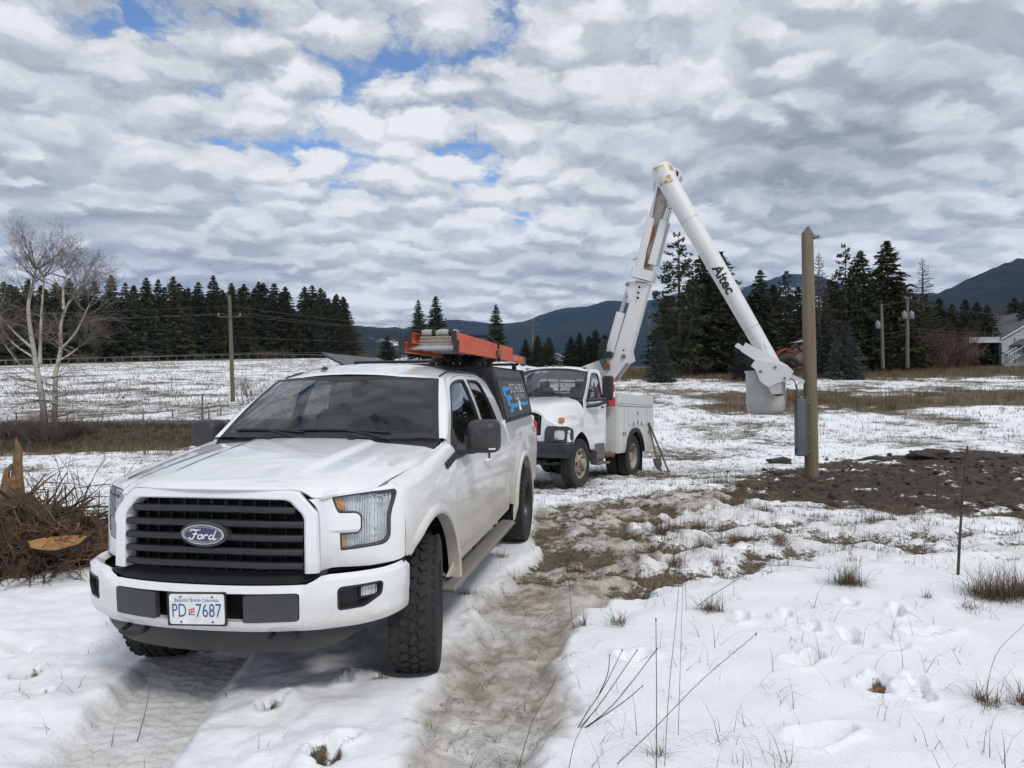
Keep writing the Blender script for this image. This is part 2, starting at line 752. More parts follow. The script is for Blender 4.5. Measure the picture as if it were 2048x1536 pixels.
M['interior'] = simple('interior', (0.055, 0.056, 0.06), 0.8, 0, 0.15, 10)
M['interior_light'] = simple('interior_light', (0.20, 0.20, 0.205), 0.8, 0, 0.15, 10)

# ------------------------------------------------------------ ground
def px2w(px, py, z=0.0):
    """ground point (world X, Y) seen at a photo pixel for a given ground height; used once, to lay out the plan"""
    Y = F_PX * (CAM_Z - z) / (py - 769.0)
    return ((px - 1024.0) / F_PX * Y, Y)


def at(px, py, Y):
    """world point at distance Y along the pixel's ray"""
    return Vector(((px - 1024.0) / F_PX * Y, Y, CAM_Z - (py - 769.0) / F_PX * Y))


def sdf(X, Y, poly):
    """signed distance to a polygon, negative inside (numpy)"""
    d = np.full(X.shape, 1e18)
    ins = np.zeros(X.shape, bool)
    n = len(poly)
    for i in range(n):
        ax, ay = poly[i]
        bx, by = poly[(i + 1) % n]
        ex, ey = bx - ax, by - ay
        wx, wy = X - ax, Y - ay
        t = np.clip((wx * ex + wy * ey) / (ex * ex + ey * ey), 0, 1)
        d = np.minimum(d, (wx - ex * t) ** 2 + (wy - ey * t) ** 2)
        c = ((ay > Y) != (by > Y)) & (X < (bx - ax) * (Y - ay) / (by - ay + 1e-12) + ax)
        ins ^= c
    d = np.sqrt(d)
    return np.where(ins, -d, d)


KR = ([-400, 0, 5, 10, 14, 17, 20, 23, 26, 35, 50, 75, 100, 150, 250, 400, 900], [-2, 0, 0, -.12, -.25, -.40, -.52, -.55, -.42, .12, 1.2, 2.9, 4.0, 5.5, 8, 10, 14])
KL = ([-400, 0, 5, 10, 14, 17, 20, 27.5, 28.6, 30.8, 31.6, 37, 38, 45, 60, 100, 170, 250, 400, 900], [-2, 0, 0, -.12, -.25, -.40, -.50, -.62, -.50, .04, .12, .12, .0, .40, 1.5, 4.2, 8.4, 10, 14, 20])


def road_skew(X):
    """the road and its bank run slightly nearer on the left"""
    return 0.10 * (np.asarray(X, float) + 9.0)


def Hbase(X, Y):
    X = np.asarray(X, float)
    Y = np.asarray(Y, float)
    zr = np.interp(Y, *KR)
    zl = np.interp(Y - road_skew(np.clip(X, -60, 20)) * sstep(20, 28, Y), *KL)
    wgt = sstep(-3, 6, X)
    return zl * (1 - wgt) + zr * wgt


SLUSH = [px2w(*p) for p in ((1062, 1110), (1070, 1000), (1160, 985), (1300, 962), (1400, 955), (1500, 965), (1450, 990), (1400, 1010), (1250, 1040), (1330, 1100), (1270, 1150), (1210, 1215), (1150, 1240), (1120, 1300), (1105, 1400), (1075, 1536), (1020, 1900), (640, 1900), (800, 1536), (860, 1380), (890, 1330), (960, 1200))]
PATCHY = [px2w(*p) for p in ((1100, 1010), (1300, 960), (1480, 955), (1480, 1000), (1750, 1030), (2100, 1060), (2100, 1130), (1900, 1110), (1640, 1120), (1500, 1140), (1340, 1185), (1210, 1220), (1140, 1180))]
DIRT = [px2w(*p, z) for *p, z in ((1440, 985, -.2), (1500, 950, -.3), (1590, 930, -.4), (1720, 914, -.45), (1860, 912, -.45), (1930, 905, -.5), (2060, 912, -.5), (2500, 925, -.5), (2500, 1050, -.15), (2048, 1040, -.15), (1890, 1030, -.15), (1740, 1018, -.15), (1650, 1005, -.2), (1560, 1000, -.2))]
TRACK_L = [px2w(*p) for p in ((330, 1300), (520, 1300), (440, 1400), (360, 1536), (200, 1900), (-220, 1900), (60, 1536), (190, 1420))]
STUMP_MUD = [px2w(*p) for p in ((-260, 1180), (0, 1150), (110, 1120), (190, 1095), (205, 1060), (150, 1010), (60, 990), (-260, 960))]
FEET = [(1605, 1330, .30, .13, .5, .07), (1690, 1285, .28, .13, 1.0, .06), (1640, 1478, .36, .19, .35, .10), (1690, 1213, .26, .13, .9, .05), (1562, 1240, .3, .10, 1.0, .04),
        (1850, 1272, .34, .16, .2, .03), (1790, 1225, .42, .12, 1.1, .04), (1268, 1318, .22, .15, .4, .06), (1740, 1375, .26, .16, .8, .07), (1830, 1385, .34, .12, 1.1, .05),
        (1620, 1265, .24, .09, 1.2, .03), (1905, 1205, .2, .1, .3, .03), (1480, 1245, .3, .1, 1.2, .03), (1790, 1305, .2, .1, .3, .02),
        (60, 1330, .16, .10, .2, .05), (60, 1385, .2, .12, .8, .06), (545, 1412, .22, .10, 1.2, .06), (690, 1355, .2, .08, 1.2, .04), (655, 1500, .3, .12, 1.1, .07), (330, 1240, .3, .2, .3, .03), (30, 1290, .3, .15, 1.1, .03)]
NOSNOW = [(545, 1410, .09), (60, 1330, .08), (60, 1388, .09), (640, 1512, .12), (755, 1350, .08), (1750, 1365, .07)]


def masks(X, Y):
    near = np.hypot(X, Y - 6) < 60
    n1 = fnoise(X * 1.1, Y * 1.1, 1, 4)
    n2 = fnoise(X * 4.5, Y * 4.5, 2, 4)
    m = {}
    big = np.full(X.shape, 50.0)

    def sd(poly, lim=40):
        out = big.copy()
        k = np.hypot(X - np.mean([p[0] for p in poly]), Y - np.mean([p[1] for p in poly])) < lim
        out[k] = sdf(X[k], Y[k], poly)
        return out
    wob = .10 * n1 + .05 * n2
    m['slush'] = sstep(.10, -.10, sd(SLUSH) + wob)
    m['patchy'] = sstep(.45, -.45, sd(PATCHY) + wob * 2.5)
    m['dirt'] = sstep(.75, -.55, sd(DIRT) + wob * 6.5)
    m['trackl'] = sstep(.05, -.05, sd(TRACK_L) + wob * .5)
    m['stump'] = sstep(.10, -.12, sd(STUMP_MUD) + wob * 1.2)
    Yl = Y - road_skew(np.clip(X, -60, 20)) * sstep(20, 28, Y)
    left = 1 - sstep(-4, 0, X)
    m['bank'] = sstep(27.0, 28.2, Yl + n1 * .7) * (1 - sstep(37.2, 37.9, Yl + n1 * .3)) * left
    return m, n1, n2


def ground_fields(X, Y):
    """height, snow cover, soil and slush at ground points (numpy)"""
    m, n1, n2 = masks(X, Y)
    z = Hbase(X, Y)
    n3 = fnoise(X * .35, Y * .35, 5, 3)
    n4 = fnoise(X * 12, Y * 12, 6, 3)
    n5 = fnoise(X * 2.3, Y * 2.3, 9, 4)
    dist = np.hypot(X, Y)
    # open field away from the wheel tracks: snow thins out to stubble with distance
    field = sstep(8, 13, dist + n1 * 2)
    snow = 1.0 - .0 * X
    snow = snow * (1 - field) + field * (0.57 + .24 * n3 + .14 * n5)
    snow = np.where(m['patchy'] > 0, snow * (1 - m['patchy']) + m['patchy'] * (0.56 + .42 * n5 + .12 * n2), snow)
    pk = sstep(6.6, 5.2, Y + .6 * n1)           # hard-packed grey ice nearest the camera
    slushcov = (0.44 + .30 * n5 + .26 * n2) * (1 - pk) + pk * (1.0 + .10 * n2)
    snow = snow * (1 - m['slush']) + m['slush'] * slushcov
    # reed and dry-grass belts on the right, bank and road on the left
    reed = sstep(36, 39, Y + n1 * 2 - .06 * X) * (1 - sstep(44, 50, Y + n1 * 3 - .06 * X)) * sstep(10, 14, X)
    belt = sstep(62, 68, Y + n1 * 4) * (1 - sstep(96, 110, Y + n1 * 4)) * sstep(2, 10, X)
    snow = snow * (1 - .75 * belt) - .62 * reed * (0.7 + .4 * n5)
    snow = snow * (1 - m['bank']) + m['bank'] * (-.25 + .25 * n5)
    strip = (1 - sstep(0.15, 0.45, np.abs(Y - road_skew(X) - 28.1 + .3 * n1))) * sstep(-13.5, -12, X) * (1 - sstep(-9, -8, X))
    snow = np.maximum(snow, strip)
    # forest floor
    wood = sstep(-2, 10, Y - np.interp(X, [-200, -90, -45, 0, 60], [110, 118, 165, 215, 260])) * (1 - sstep(-4, 4, X))
    snow = snow * (1 - wood * .85)
    fr = sstep(-3, 3, Y - np.interp(X, [8, 20, 40, 70, 200], [66, 66, 80, 92, 120])) * sstep(4, 10, X)
    snow = snow * (1 - fr * .7)
    snow = snow * (1 - m['dirt']) + m['dirt'] * (-.05 + .55 * n5 + .30 * n2)
    snow = snow * (1 - m['stump']) - .3 * m['stump']
    for px, py, r in NOSNOW:
        cx, cy = px2w(px, py, .05)
        d = np.hypot(X - cx, (Y - cy) * .7)
        snow -= 1.1 * sstep(r, r * .3, d + n2 * .04)
    snow = np.clip(snow, -.6, 1.15)
    # ---- relief
    pack = m['slush'] + (1 - m['slush']) * m['trackl']
    depth = 0.085 * sstep(0.15, 0.85, snow) * (1 - .85 * pack) * (1 - .5 * field)
    z = z - 0.02 + depth
    smooth_snow = (1 - field) * (1 - pack)
    z += smooth_snow * (.020 * n1 + .010 * fnoise(X * 3, Y * 3, 8, 3))
    left_lumps = sstep(-.3, -1.2, X) * smooth_snow
    z += left_lumps * (.034 * n5 + .020 * n2 + .004 * n4)
    z += field * (.04 * n5 + .02 * n2) * sstep(80, 30, dist)
    z += m['slush'] * (.022 * n5 + .020 * np.abs(n2) + .010 * n4)
    z += m['patchy'] * (.035 * n5 + .030 * n2 + .008 * n4)
    # crumbly rim where the tyres pushed the snow aside
    rim = m['slush'] * (1 - m['slush']) * 4
    z += rim * (.035 * np.clip(n2 + .4, 0, 2) + .012 * n4)
    # tyre prints: chevron lugs pressed into the left track and faintly into the right one
    ca, sa = math.cos(R(9.85)), math.sin(R(9.85))
    al = X * (-sa) + Y * (-ca)
    la = X * ca - Y * sa
    lug = np.sign(np.sin((al + .6 * np.abs((la % .30) - .15)) * 2 * PI / .075)) * np.sign(np.sin(la * 2 * PI / .10))
    z += m['trackl'] * (.0055 * lug * sstep(-.1, .4, n1 + .3) + .010 * n5 + .004 * n4)
    trk = np.exp(-((X - (-.22 + .07 * (Y - 3.3))) / .16) ** 2) + np.exp(-((X - (.02 + .09 * (Y - 3.3))) / .14) ** 2)
    z += -m['slush'] * .045 * np.clip(trk, 0, 1) * (Y < 9) + m['slush'] * .005 * lug * np.clip(trk, 0, 1) * (Y < 6)
    # soil
    z += m['dirt'] * (.045 * np.clip(n5, -.5, 1.5) + .035 * n2 + .018 * n4)
    z += m['stump'] * (.05 * n5 + .03 * n2)
    for px, py, L, W, a, dep in FEET:
        cx, cy = px2w(px, py, .05)
        k = np.hypot(X - cx, Y - cy) < .6
        if not k.any():
            continue
        u = (X[k] - cx) * math.cos(a) + (Y[k] - cy) * math.sin(a)
        v = -(X[k] - cx) * math.sin(a) + (Y[k] - cy) * math.cos(a)
        wv_ = W * (.55 - .16 * np.sin(np.clip(u / L, -.5, .5) * 6 + 1))
        rr = np.sqrt((u / (L * .5)) ** 2 + (v / wv_) ** 2) + .26 * n2[k] + .10 * n4[k]
        z[k] += -dep * sstep(1.03, .82, rr) + (.016 + .02 * np.clip(n2[k], 0, 1)) * np.exp(-((rr - 1.2) / .2) ** 2) + dep * .40 * n4[k] * sstep(1.0, .8, rr) + .008 * np.sin(u * 90) * sstep(.8, .6, rr)
    # wheels rest on z = 0 here
    for tx, ty in ((0, .86), (0, -.86), (-3.68, .86), (-3.68, -.86)):
        wx = FORD_O[0] + tx * FORD_F[0] + ty * FORD_L[0]
        wy = FORD_O[1] + tx * FORD_F[1] + ty * FORD_L[1]
        k = sstep(.34, .16, np.hypot(X - wx, Y - wy))
        z = z * (1 - k) + k * .004
    soil = np.clip(m['dirt'] + m['stump'] + .6 * m['slush'] * (n5 > .1), 0, 1)
    road = m['bank']
    return z, snow, soil, np.clip(m['slush'] * (1 - .08 * pk) + .42 * m['trackl'] + .35 * m['patchy'] * (n5 > 0), 0, 1), road


FORD_O = (-1.44, 4.61)
FORD_F = (-0.17113, -0.98525)
FORD_L = (0.98525, -0.17113)


def HZ(x, y):
    z = ground_fields(np.array([float(x)]), np.array([float(y)]))[0]
    return float(z[0])


def HZa(xs, ys):
    return ground_fields(np.asarray(xs, float), np.asarray(ys, float))


def axis_steps():
    xs = list(np.arange(0, 3.0, .021))
    x, st = 3.0, .021
    while x < 3200:
        xs.append(x)
        st = st * 1.034 + .0004
        x += st
    xs = np.array(sorted([-v for v in xs[1:]] + xs))
    ys = []
    y = 2.7
    while y < 30:
        ys.append(y)
        y += max(.019, .0052 * y)
    while y < 3500:
        ys.append(y)
        y += .0165 * y if y < 500 else .06 * y
    back = [-3000, -1200, -600, -300, -150, -80, -45, -28, -18, -12, -8, -5, -3, -1.5, -.5, .3, .9, 1.4, 1.8, 2.1, 2.35, 2.55]
    return xs, np.array(back + ys)


def ground_material():
    m, t = new_mat('snowy_ground')
    geo = t.n('ShaderNodeNewGeometry')
    pos = geo.outputs['Position']

    def att(n):
        a = t.n('ShaderNodeAttribute', _attribute_name=n)
        return a.outputs['Fac']
    snow, soil, slush, road = att('snow'), att('soil'), att('slush'), att('road')
    n_a = t.noise(pos, 1.6, 5, 0.6)
    n_b = t.noise(pos, 7.0, 6, 0.65)
    n_c = t.noise(pos, 34.0, 4, 0.65)
    n_e = t.noise(pos, 15.0, 4, 0.7)
    n_d = t.noise(pos, 110.0, 3, 0.65)
    mixn = t.math('ADD', t.math('ADD', t.math('MULTIPLY', n_a, 0.18), t.math('MULTIPLY', n_e, 0.34)), t.math('ADD', t.math('MULTIPLY', n_b, 0.28), t.math('MULTIPLY', n_c, 0.20)))
    cov = t.mr(t.math('ADD', snow, t.math('MULTIPLY', t.math('SUBTRACT', mixn, 0.5), 2.3)), 0.36, 0.58)
    # bare ground: dry grass litter, or wet soil
    straw = t.noise(t.mapping(pos, scale=(1.0, 0.35, 1.0)), 46.0, 5, 0.7)
    r1 = t.n('ShaderNodeValToRGB')
    r1.color_ramp.elements[0].color = (0.030, 0.022, 0.014, 1)
    r1.color_ramp.elements[0].position = 0.30
    r1.color_ramp.elements[1].color = (0.210, 0.165, 0.105, 1)
    r1.color_ramp.elements[1].position = 0.72
    t.set(r1, 0, straw)
    r2 = t.n('ShaderNodeValToRGB')
    r2.color_ramp.elements[0].color = (0.016, 0.012, 0.009, 1)
    r2.color_ramp.elements[0].position = 0.32
    r2.color_ramp.elements[1].color = (0.105, 0.074, 0.052, 1)
    r2.color_ramp.elements[1].position = 0.75
    t.set(r2, 0, n_b)
    gravel = t.mix(n_c, (0.035, 0.030, 0.024), (0.115, 0.098, 0.078))
    bare = t.mix(soil, r1.outputs[0], r2.outputs[0])
    bare = t.mix(t.math('MULTIPLY', road, 0.75), bare, gravel)
    # snow: clean, or stained grey-brown where driven over
    clean = t.mix(n_a, (0.80, 0.82, 0.86), (0.88, 0.89, 0.91))
    stain = t.mix(t.mr(n_b, 0.35, 0.65), (0.185, 0.150, 0.108), (0.45, 0.405, 0.34))
    dirty = t.math('MULTIPLY', slush, t.mr(n_a, 0.30, 0.62, 0.55, 1.0))
    sn = t.mix(dirty, clean, stain)
    grit = t.mr(t.noise(pos, 62.0, 3, 0.7), 0.60, 0.70, 0.0, 0.7)
    sn = t.mix(t.math('MULTIPLY', grit, slush), sn, (0.10, 0.085, 0.068))
    # litter scattered on the snow
    lit = t.n('ShaderNodeTexVoronoi')
    t.set(lit, 'Vector', pos)
    t.set(lit, 'Scale', 26.0)
    ls = t.n('ShaderNodeSeparateColor')
    t.set(ls, 0, lit.outputs['Color'])
    fl = t.math('MULTIPLY', t.mr(lit.outputs['Distance'], 0.05, 0.12, 0.8, 0.0), t.mr(ls.outputs[0], 0.90, 0.93))
    sn = t.mix(fl, sn, (0.14, 0.10, 0.06))
    col = t.mix(cov, bare, sn)
    rough = t.mr(cov, 0, 1, 0.92, 0.62)
    h = t.math('ADD', t.math('MULTIPLY', n_c, 0.6), t.math('MULTIPLY', n_d, 0.4))
    h = t.math('ADD', h, t.math('MULTIPLY', cov, 0.9))
    return finish(m, t, col, rough, 0, bump=h, bump_d=0.016, bump_s=0.7, spec=0.35)


def build_ground():
    xs, ys = axis_steps()
    X, Y = np.meshgrid(xs, ys)
    nx, ny = len(xs), len(ys)
    z, snow, soil, slush, road = ground_fields(X.ravel(), Y.ravel())
    co = np.stack([X.ravel(), Y.ravel(), z], 1).astype(np.float32)
    me = bpy.data.meshes.new('ground')
    i, j = np.meshgrid(np.arange(nx - 1), np.arange(ny - 1))
    a = (j * nx + i).ravel()
    q = np.stack([a, a + 1, a + nx + 1, a + nx], 1).astype(np.int32)
    me.vertices.add(len(co))
    me.vertices.foreach_set('co', co.ravel())
    me.loops.add(q.size)
    me.loops.foreach_set('vertex_index', q.ravel())
    me.polygons.add(len(q))
    me.polygons.foreach_set('loop_start', np.arange(0, q.size, 4, dtype=np.int32))
    me.polygons.foreach_set('use_smooth', np.ones(len(q), bool))
    me.update(calc_edges=True)
    for n_, v_ in (('snow', snow), ('soil', soil), ('slush', slush), ('road', road)):
        at_ = me.attributes.new(n_, 'FLOAT', 'POINT')
        at_.data.foreach_set('value', v_.astype(np.float32))
    me.materials.append(ground_material())
    o = bpy.data.objects.new('ground', me)
    C.objects.link(o)
    return kind(o, 'structure')


ground = build_ground()

# ============================================================ the white pickup
M['ford_paint'] = dirty_paint('pickup_paint', (0.78, 0.79, 0.80), 0.50, 1.02, dirt=(0.36, 0.32, 0.26), amount=0.62, speckc=(0.10, 0.085, 0.07))
M['ford_side'] = dirty_paint('pickup_side_paint', (0.78, 0.79, 0.80), 0.52, 1.36, dirt=(0.40, 0.345, 0.265), amount=0.85)
M['bumper_paint'] = dirty_paint('bumper_paint', (0.78, 0.79, 0.80), 0.42, 0.84, dirt=(0.36, 0.31, 0.24), amount=0.50, speckc=(0.09, 0.075, 0.06))
M['ford_black'] = dirty_paint('trim_black', (0.020, 0.021, 0.023), 0.30, 0.60, dirt=(0.17, 0.15, 0.13), amount=0.30, rough=0.5, coat=0.0)
M['mirror_black'] = dirty_paint('mirror_black', (0.020, 0.021, 0.023), 1.20, 1.60, dirt=(0.33, 0.31, 0.29), amount=0.12, rough=0.5, coat=0.0, speckc=(0.50, 0.48, 0.45))
M['insert_grey'] = dirty_paint('insert_grey', (0.040, 0.042, 0.046), 0.5, 0.72, dirt=(0.2, 0.18, 0.15), amount=0.12, rough=0.55, coat=0.0)
M['board'] = dirty_paint('running_board_metal', (0.16, 0.155, 0.15), 0.2, 0.6, dirt=(0.22, 0.19, 0.15), amount=0.85, rough=0.5, coat=0.0)
M['tyre'] = dirty_paint('tyre_rubber', (0.012, 0.012, 0.013), -0.5, 0.75, dirt=(0.11, 0.10, 0.09), amount=0.22, rough=0.75, coat=0.0)
M['rim_dark'] = simple('rim_dark', (0.05, 0.05, 0.052), 0.4, 0.6, 0.3, 10)
M['cap_black'] = simple('canopy_shell', (0.030, 0.031, 0.033), 0.42, 0, 0.25, 6, coat=0.2)
M['cap_panel'] = simple('canopy_door', (0.060, 0.063, 0.062), 0.45, 0, 0.2, 6)
M['plate'] = simple('plate_white', (0.72, 0.74, 0.74), 0.4, 0, 0.12, 25)
M['plate_blue'] = simple('plate_blue', (0.035, 0.08, 0.26), 0.45, 0, 0.1, 25)
M['plate_red'] = simple('plate_red', (0.45, 0.05, 0.06), 0.45, 0, 0.1, 25)
M['oval_blue'] = simple('oval_blue', (0.010, 0.018, 0.075), 0.15, 0, 0.1, 25, coat=1.0)


def reflector_mat():
    m, t = new_mat('lamp_reflector')
    co = t.n('ShaderNodeTexCoord').outputs['Object']
    wv = t.n('ShaderNodeTexWave', _wave_type='BANDS', _bands_direction='Y')
    t.set(wv, 'Vector', co)
    t.set(wv, 'Scale', 24.0)
    t.set(wv, 'Distortion', 1.5)
    nz = t.noise(co, 18, 3, 0.5)
    h = t.math('ADD', wv.outputs['Fac'], t.math('MULTIPLY', nz, 1.5))
    return finish(m, t, (0.90, 0.91, 0.92), 0.22, 0.0, bump=h, bump_d=0.012, bump_s=1.0)


M['reflector'] = reflector_mat()

ford = thing('pickup_truck', 'white pickup truck with black grille and blue oval badge, nearest vehicle', 'pickup truck', (FORD_O[0], FORD_O[1], 0), R(-99.85))

FS = [.42, .60, .80, .95, 1.08, 1.17, 1.28, 1.37, 1.42, 1.55, 1.70, 1.82, 1.90, 2.05]
FY = [.930, .948, .960, .965, .958, .946, .920, .892, .880, .838, .784, .732, .690, .56]
FZ = [.42, .60, .80, .95, 1.08, 1.17, 1.28, 1.37, 1.42, 1.55, 1.69, 1.80, 1.856, 1.905]


def smooth_interp(x, xs, ys):
    """monotone-ish cubic through knots"""
    n = len(xs)
    if x <= xs[0]:
        return ys[0]
    if x >= xs[-1]:
        return ys[-1]
    i = 0
    while xs[i + 1] < x:
        i += 1
    h = xs[i + 1] - xs[i]
    t = (x - xs[i]) / h

    def sl(k):
        if k <= 0:
            return (ys[1] - ys[0]) / (xs[1] - xs[0])
        if k >= n - 1:
            return (ys[-1] - ys[-2]) / (xs[-1] - xs[-2])
        return (ys[k + 1] - ys[k - 1]) / (xs[k + 1] - xs[k - 1])
    m0, m1 = sl(i) * h, sl(i + 1) * h
    return ((2 * t ** 3 - 3 * t * t + 1) * ys[i] + (t ** 3 - 2 * t * t + t) * m0 + (-2 * t ** 3 + 3 * t * t) * ys[i + 1] + (t ** 3 - t * t) * m1)


def ss(a, b, v):
    t = min(max((v - a) / (b - a), 0.0), 1.0)
    return t * t * (3 - 2 * t)


def roof_drop(x):
    return .095 * ss(-1.62, -.90, x) + .03 * ss(-2.3, -2.85, x)


def body(x, s, off=0.0):
    """left side of cab and box: x along the truck, s up the section"""
    y = smooth_interp(s, FS, FY)
    z = smooth_interp(s, FS, FZ)
    y -= .022 * ss(-1.4, -4.2, x)
    # feature crease along the flank
    y += .008 * math.exp(-((s - 1.155) / .035) ** 2) - .006 * math.exp(-((s - .72) / .05) ** 2)
    z -= roof_drop(x) * min(max((s - 1.6) / .3, 0), 1)
    return (x, y - off, z)


def zt(x):
    return 1.350 - .140 * (x + .5)


FE_S = [.42, .60, .80, .95, 1.08, 1.17, 1.25, 1.31, 1.37]


def fender(x, s, off=0.0):
    t_ = zt(x)
    zs = [.42, .60, .80, .95, .95 + (t_ - .10 - .95) * .62, t_ - .10, t_ - .042, t_ - .010, t_ + .002]
    ys = [.930, .948, .960, .965, .966, .962, .948, .915, .868]
    k = smooth_interp(x, [-.3, 0, .2, .36, .44, .50], [0, 0, -.006, -.021, -.038, -.064])
    # swollen arch over the wheel
    d = math.hypot(x, s - .41)
    sw = .012 * ss(.82, .64, d) * (s > .41)
    y = smooth_interp(s, FE_S, ys) + k + sw
    return (x, y - off, smooth_interp(s, FE_S, zs))


# --- nose in plan: arc length t from the centre line round the corner
_nose = crspline([(.893, -.3), (.910, 0), (.893, .30), (.845, .49), (.818, .572), (.755, .594), (.700, .618), (.655, .700), (.600, .785), (.548, .858), (.500, .902), (.44, .928), (.36, .945), (.2, .960), (0, .966)], 10)
_nose = [p for p in _nose if p[1] >= -1e-6]
_nt = [0.0]
for a_, b_ in zip(_nose, _nose[1:]):
    _nt.append(_nt[-1] + (b_ - a_).length)
_nx = [p[0] for p in _nose]
_ny = [p[1] for p in _nose]


T45 = interp(-.45, [-p for p in _nx], _nt)


def nose(t, z, off=0.0):
    """front fascia: t = signed arc length, z = height"""
    s_ = 1 if t >= 0 else -1
    t = abs(t)
    x = interp(t, _nt, _nx)
    y = interp(t, _nt, _ny)
    x0, y0 = interp(t - .02, _nt, _nx), interp(t - .02, _nt, _ny)
    x1, y1 = interp(t + .02, _nt, _nx), interp(t + .02, _nt, _ny)
    n_ = Vector((y1 - y0, -(x1 - x0)))
    n_.normalize()
    lean = .07 * max(0, z - 1.02) ** 1.2 * 3 + .02 * max(0, .92 - z)
    crown = ss(.85, 1.06, t) * smooth_interp(z, [1.117, 1.175, 1.207, 1.219], [0, .014, .047, .094]) if z > 1.117 else 0
    d = -lean * (1 - ss(.85, 1.06, t)) - off - crown
    return (x + n_.x * d, s_ * (y + n_.y * d), z)


def t_of_y(y):
    return math.copysign(interp(abs(y), _ny, _nt), y)


# ---- hood
def hood_front_z(y):
    return smooth_interp(abs(y), [0, .45, .495, .54, .60, .66, .78, .87], [1.218, 1.217, 1.206, 1.177, 1.173, 1.176, 1.196, 1.214])


def hood(u, v):
    hw_ = smooth_interp(u, [0, .2, .45, 1], [.785, .808, .850, .862])
    y = v * hw_
    ay = abs(y)
    xf = nose(t_of_y(y), 1.20)[0] - .004
    xr = -.315 - .05 * (y / .86) ** 2
    x = xf + (xr - xf) * u
    zf = hood_front_z(y)
    zc = 1.246 + (1.382 - 1.246) * u ** .9
    zs_ = zc - .050 * (ay / hw_) ** 2.2
    k = math.exp(-u / .035)
    z = zs_ * (1 - k) + zf * k
    yc = .36 + .07 * u
    z += .016 * ss(yc + .045, yc - .012, ay) * ss(.10, .45, u)
    # outer shoulder dips to the shut line
    z -= .010 * ss(.93, 1.0, abs(v))
    return (x, y, z)


us = [0, .006, .014, .025, .04, .06, .085] + list(np.linspace(.12, 1, 26))
vs = [-1, -.985, -.965] + list(np.linspace(-.93, .93, 61)) + [.965, .985, 1]
mb = MB().grid(hood, us, vs)
# turned-down rims
edge_i = [hood(u, 1) for u in us]
mb.grid(lambda u, k: Vector(hood(u, 1)) + Vector((0, -.004 * k, -.02 * k)), us, [0, 1])
mb.grid(lambda u, k: Vector(hood(u, -1)) + Vector((0, .004 * k, -.02 * k)), us, [0, 1], flip=True)
mb.grid(lambda v, k: Vector(hood(0, v)) + Vector((-.012 * k, 0, -.012 * k)), vs, [0, 1])
mb.grid(lambda v, k: Vector(hood(1, v)) + Vector((0, 0, -.02 * k)), vs, [0, 1], flip=True)
o_hood = mb.build('hood', M['ford_paint'], ford, smooth=40, recalc=True)
# washer nozzles
for y_ in (-.30, .30):
    MB().bbox((-.30, y_, 1.392), (.03, .05, .012), .004).build('washer_nozzle', M['black_plastic'], o_hood)

# ---- fenders
def arc(cx, cz, r, a0, a1, n=22):
    return [(cx + r * math.cos(R(a0 + (a1 - a0) * i / n)), cz + r * math.sin(R(a0 + (a1 - a0) * i / n))) for i in range(n + 1)]


ARCH = .545
f_out = [(.45, .80), (.45, 1.362)] + [(x, 1.366) for x in (.3, .1, -.1, -.34)] + [(-.44, 1.362), (-.535, 1.37), (-.56, 1.20), (-.555, .62), (-.52, .50), (-.40, .455)] + arc(0, .41, ARCH, 178, 46)
for mir in (False, True):
    fo = panel('front_fender', f_out, fender, M['ford_side'], ford, step=.035, flip=True, mirror=mir, thick=.02)
    # side vent badge
    vent = [(-.27, 1.200), (-.552, 1.214), (-.552, 1.162), (-.30, 1.146)]
    vo_ = panel('vent_badge', rounded(vent, .008), lambda x, s: fender(x, s, -.012), M['black_plastic'], fo, step=.03, flip=True, mirror=mir, thick=.016)


def flare(cx, mir, a0, a1, name='wheel_arch_lip', yb=.962, mat=None):
    """raised lip round a wheel opening"""
    mb = MB()
    prof = [(.618, -.014), (.610, .012), (.598, .028), (.574, .036), (.554, .036), (.542, .028), (.540, -.05)]
    def fn(a, k):
        r, dy = prof[int(k)]
        c = math.cos(R(a))
        y = yb + (dy * ss(a0 - 1, a0 + 16, a) if dy > 0 else dy)
        if cx > -1:
            y += smooth_interp(cx + r * c, [-.6, .1, .35, .45, .56, .64], [0, 0, -.018, -.030, -.055, -.085])
        z = .41 + r * math.sin(R(a))
        return (cx + r * c, -y if mir else y, z)
    mb.grid(fn, np.linspace(a0, a1, 40), range(len(prof)), flip=mir)
    return mb.build(name, mat or M['ford_side'], ford, smooth=50)


for mir in (False, True):
    flare(0, mir, 44, 186)
    flare(-3.68, mir, -6, 186, yb=.945)

# ---- front fascia (white corner pieces with the lamp openings)
HL = [(0.705, 1.16), (0.8171, 1.17), (0.9485, 1.18), (1.058, 1.184), (1.065, 1.165), (1.0317, 1.09), (1.0186, 1.04), (1.0168, 0.93), (0.9967, 0.898), (0.966, 0.886), (0.8609, 0.878), (0.7427, 0.872), (0.7392, 0.968), (0.8303, 0.966), (0.8504, 0.985), (0.8504, 1.05), (0.8303, 1.068), (0.7339, 1.072), (0.7208, 1.1)]
HLr = rounded(HL, [.01, 0, 0, .012, .015, .03, .02, .02, .02, .02, 0, .01, .006, .012, .02, .02, .012, .01, .02], 3)


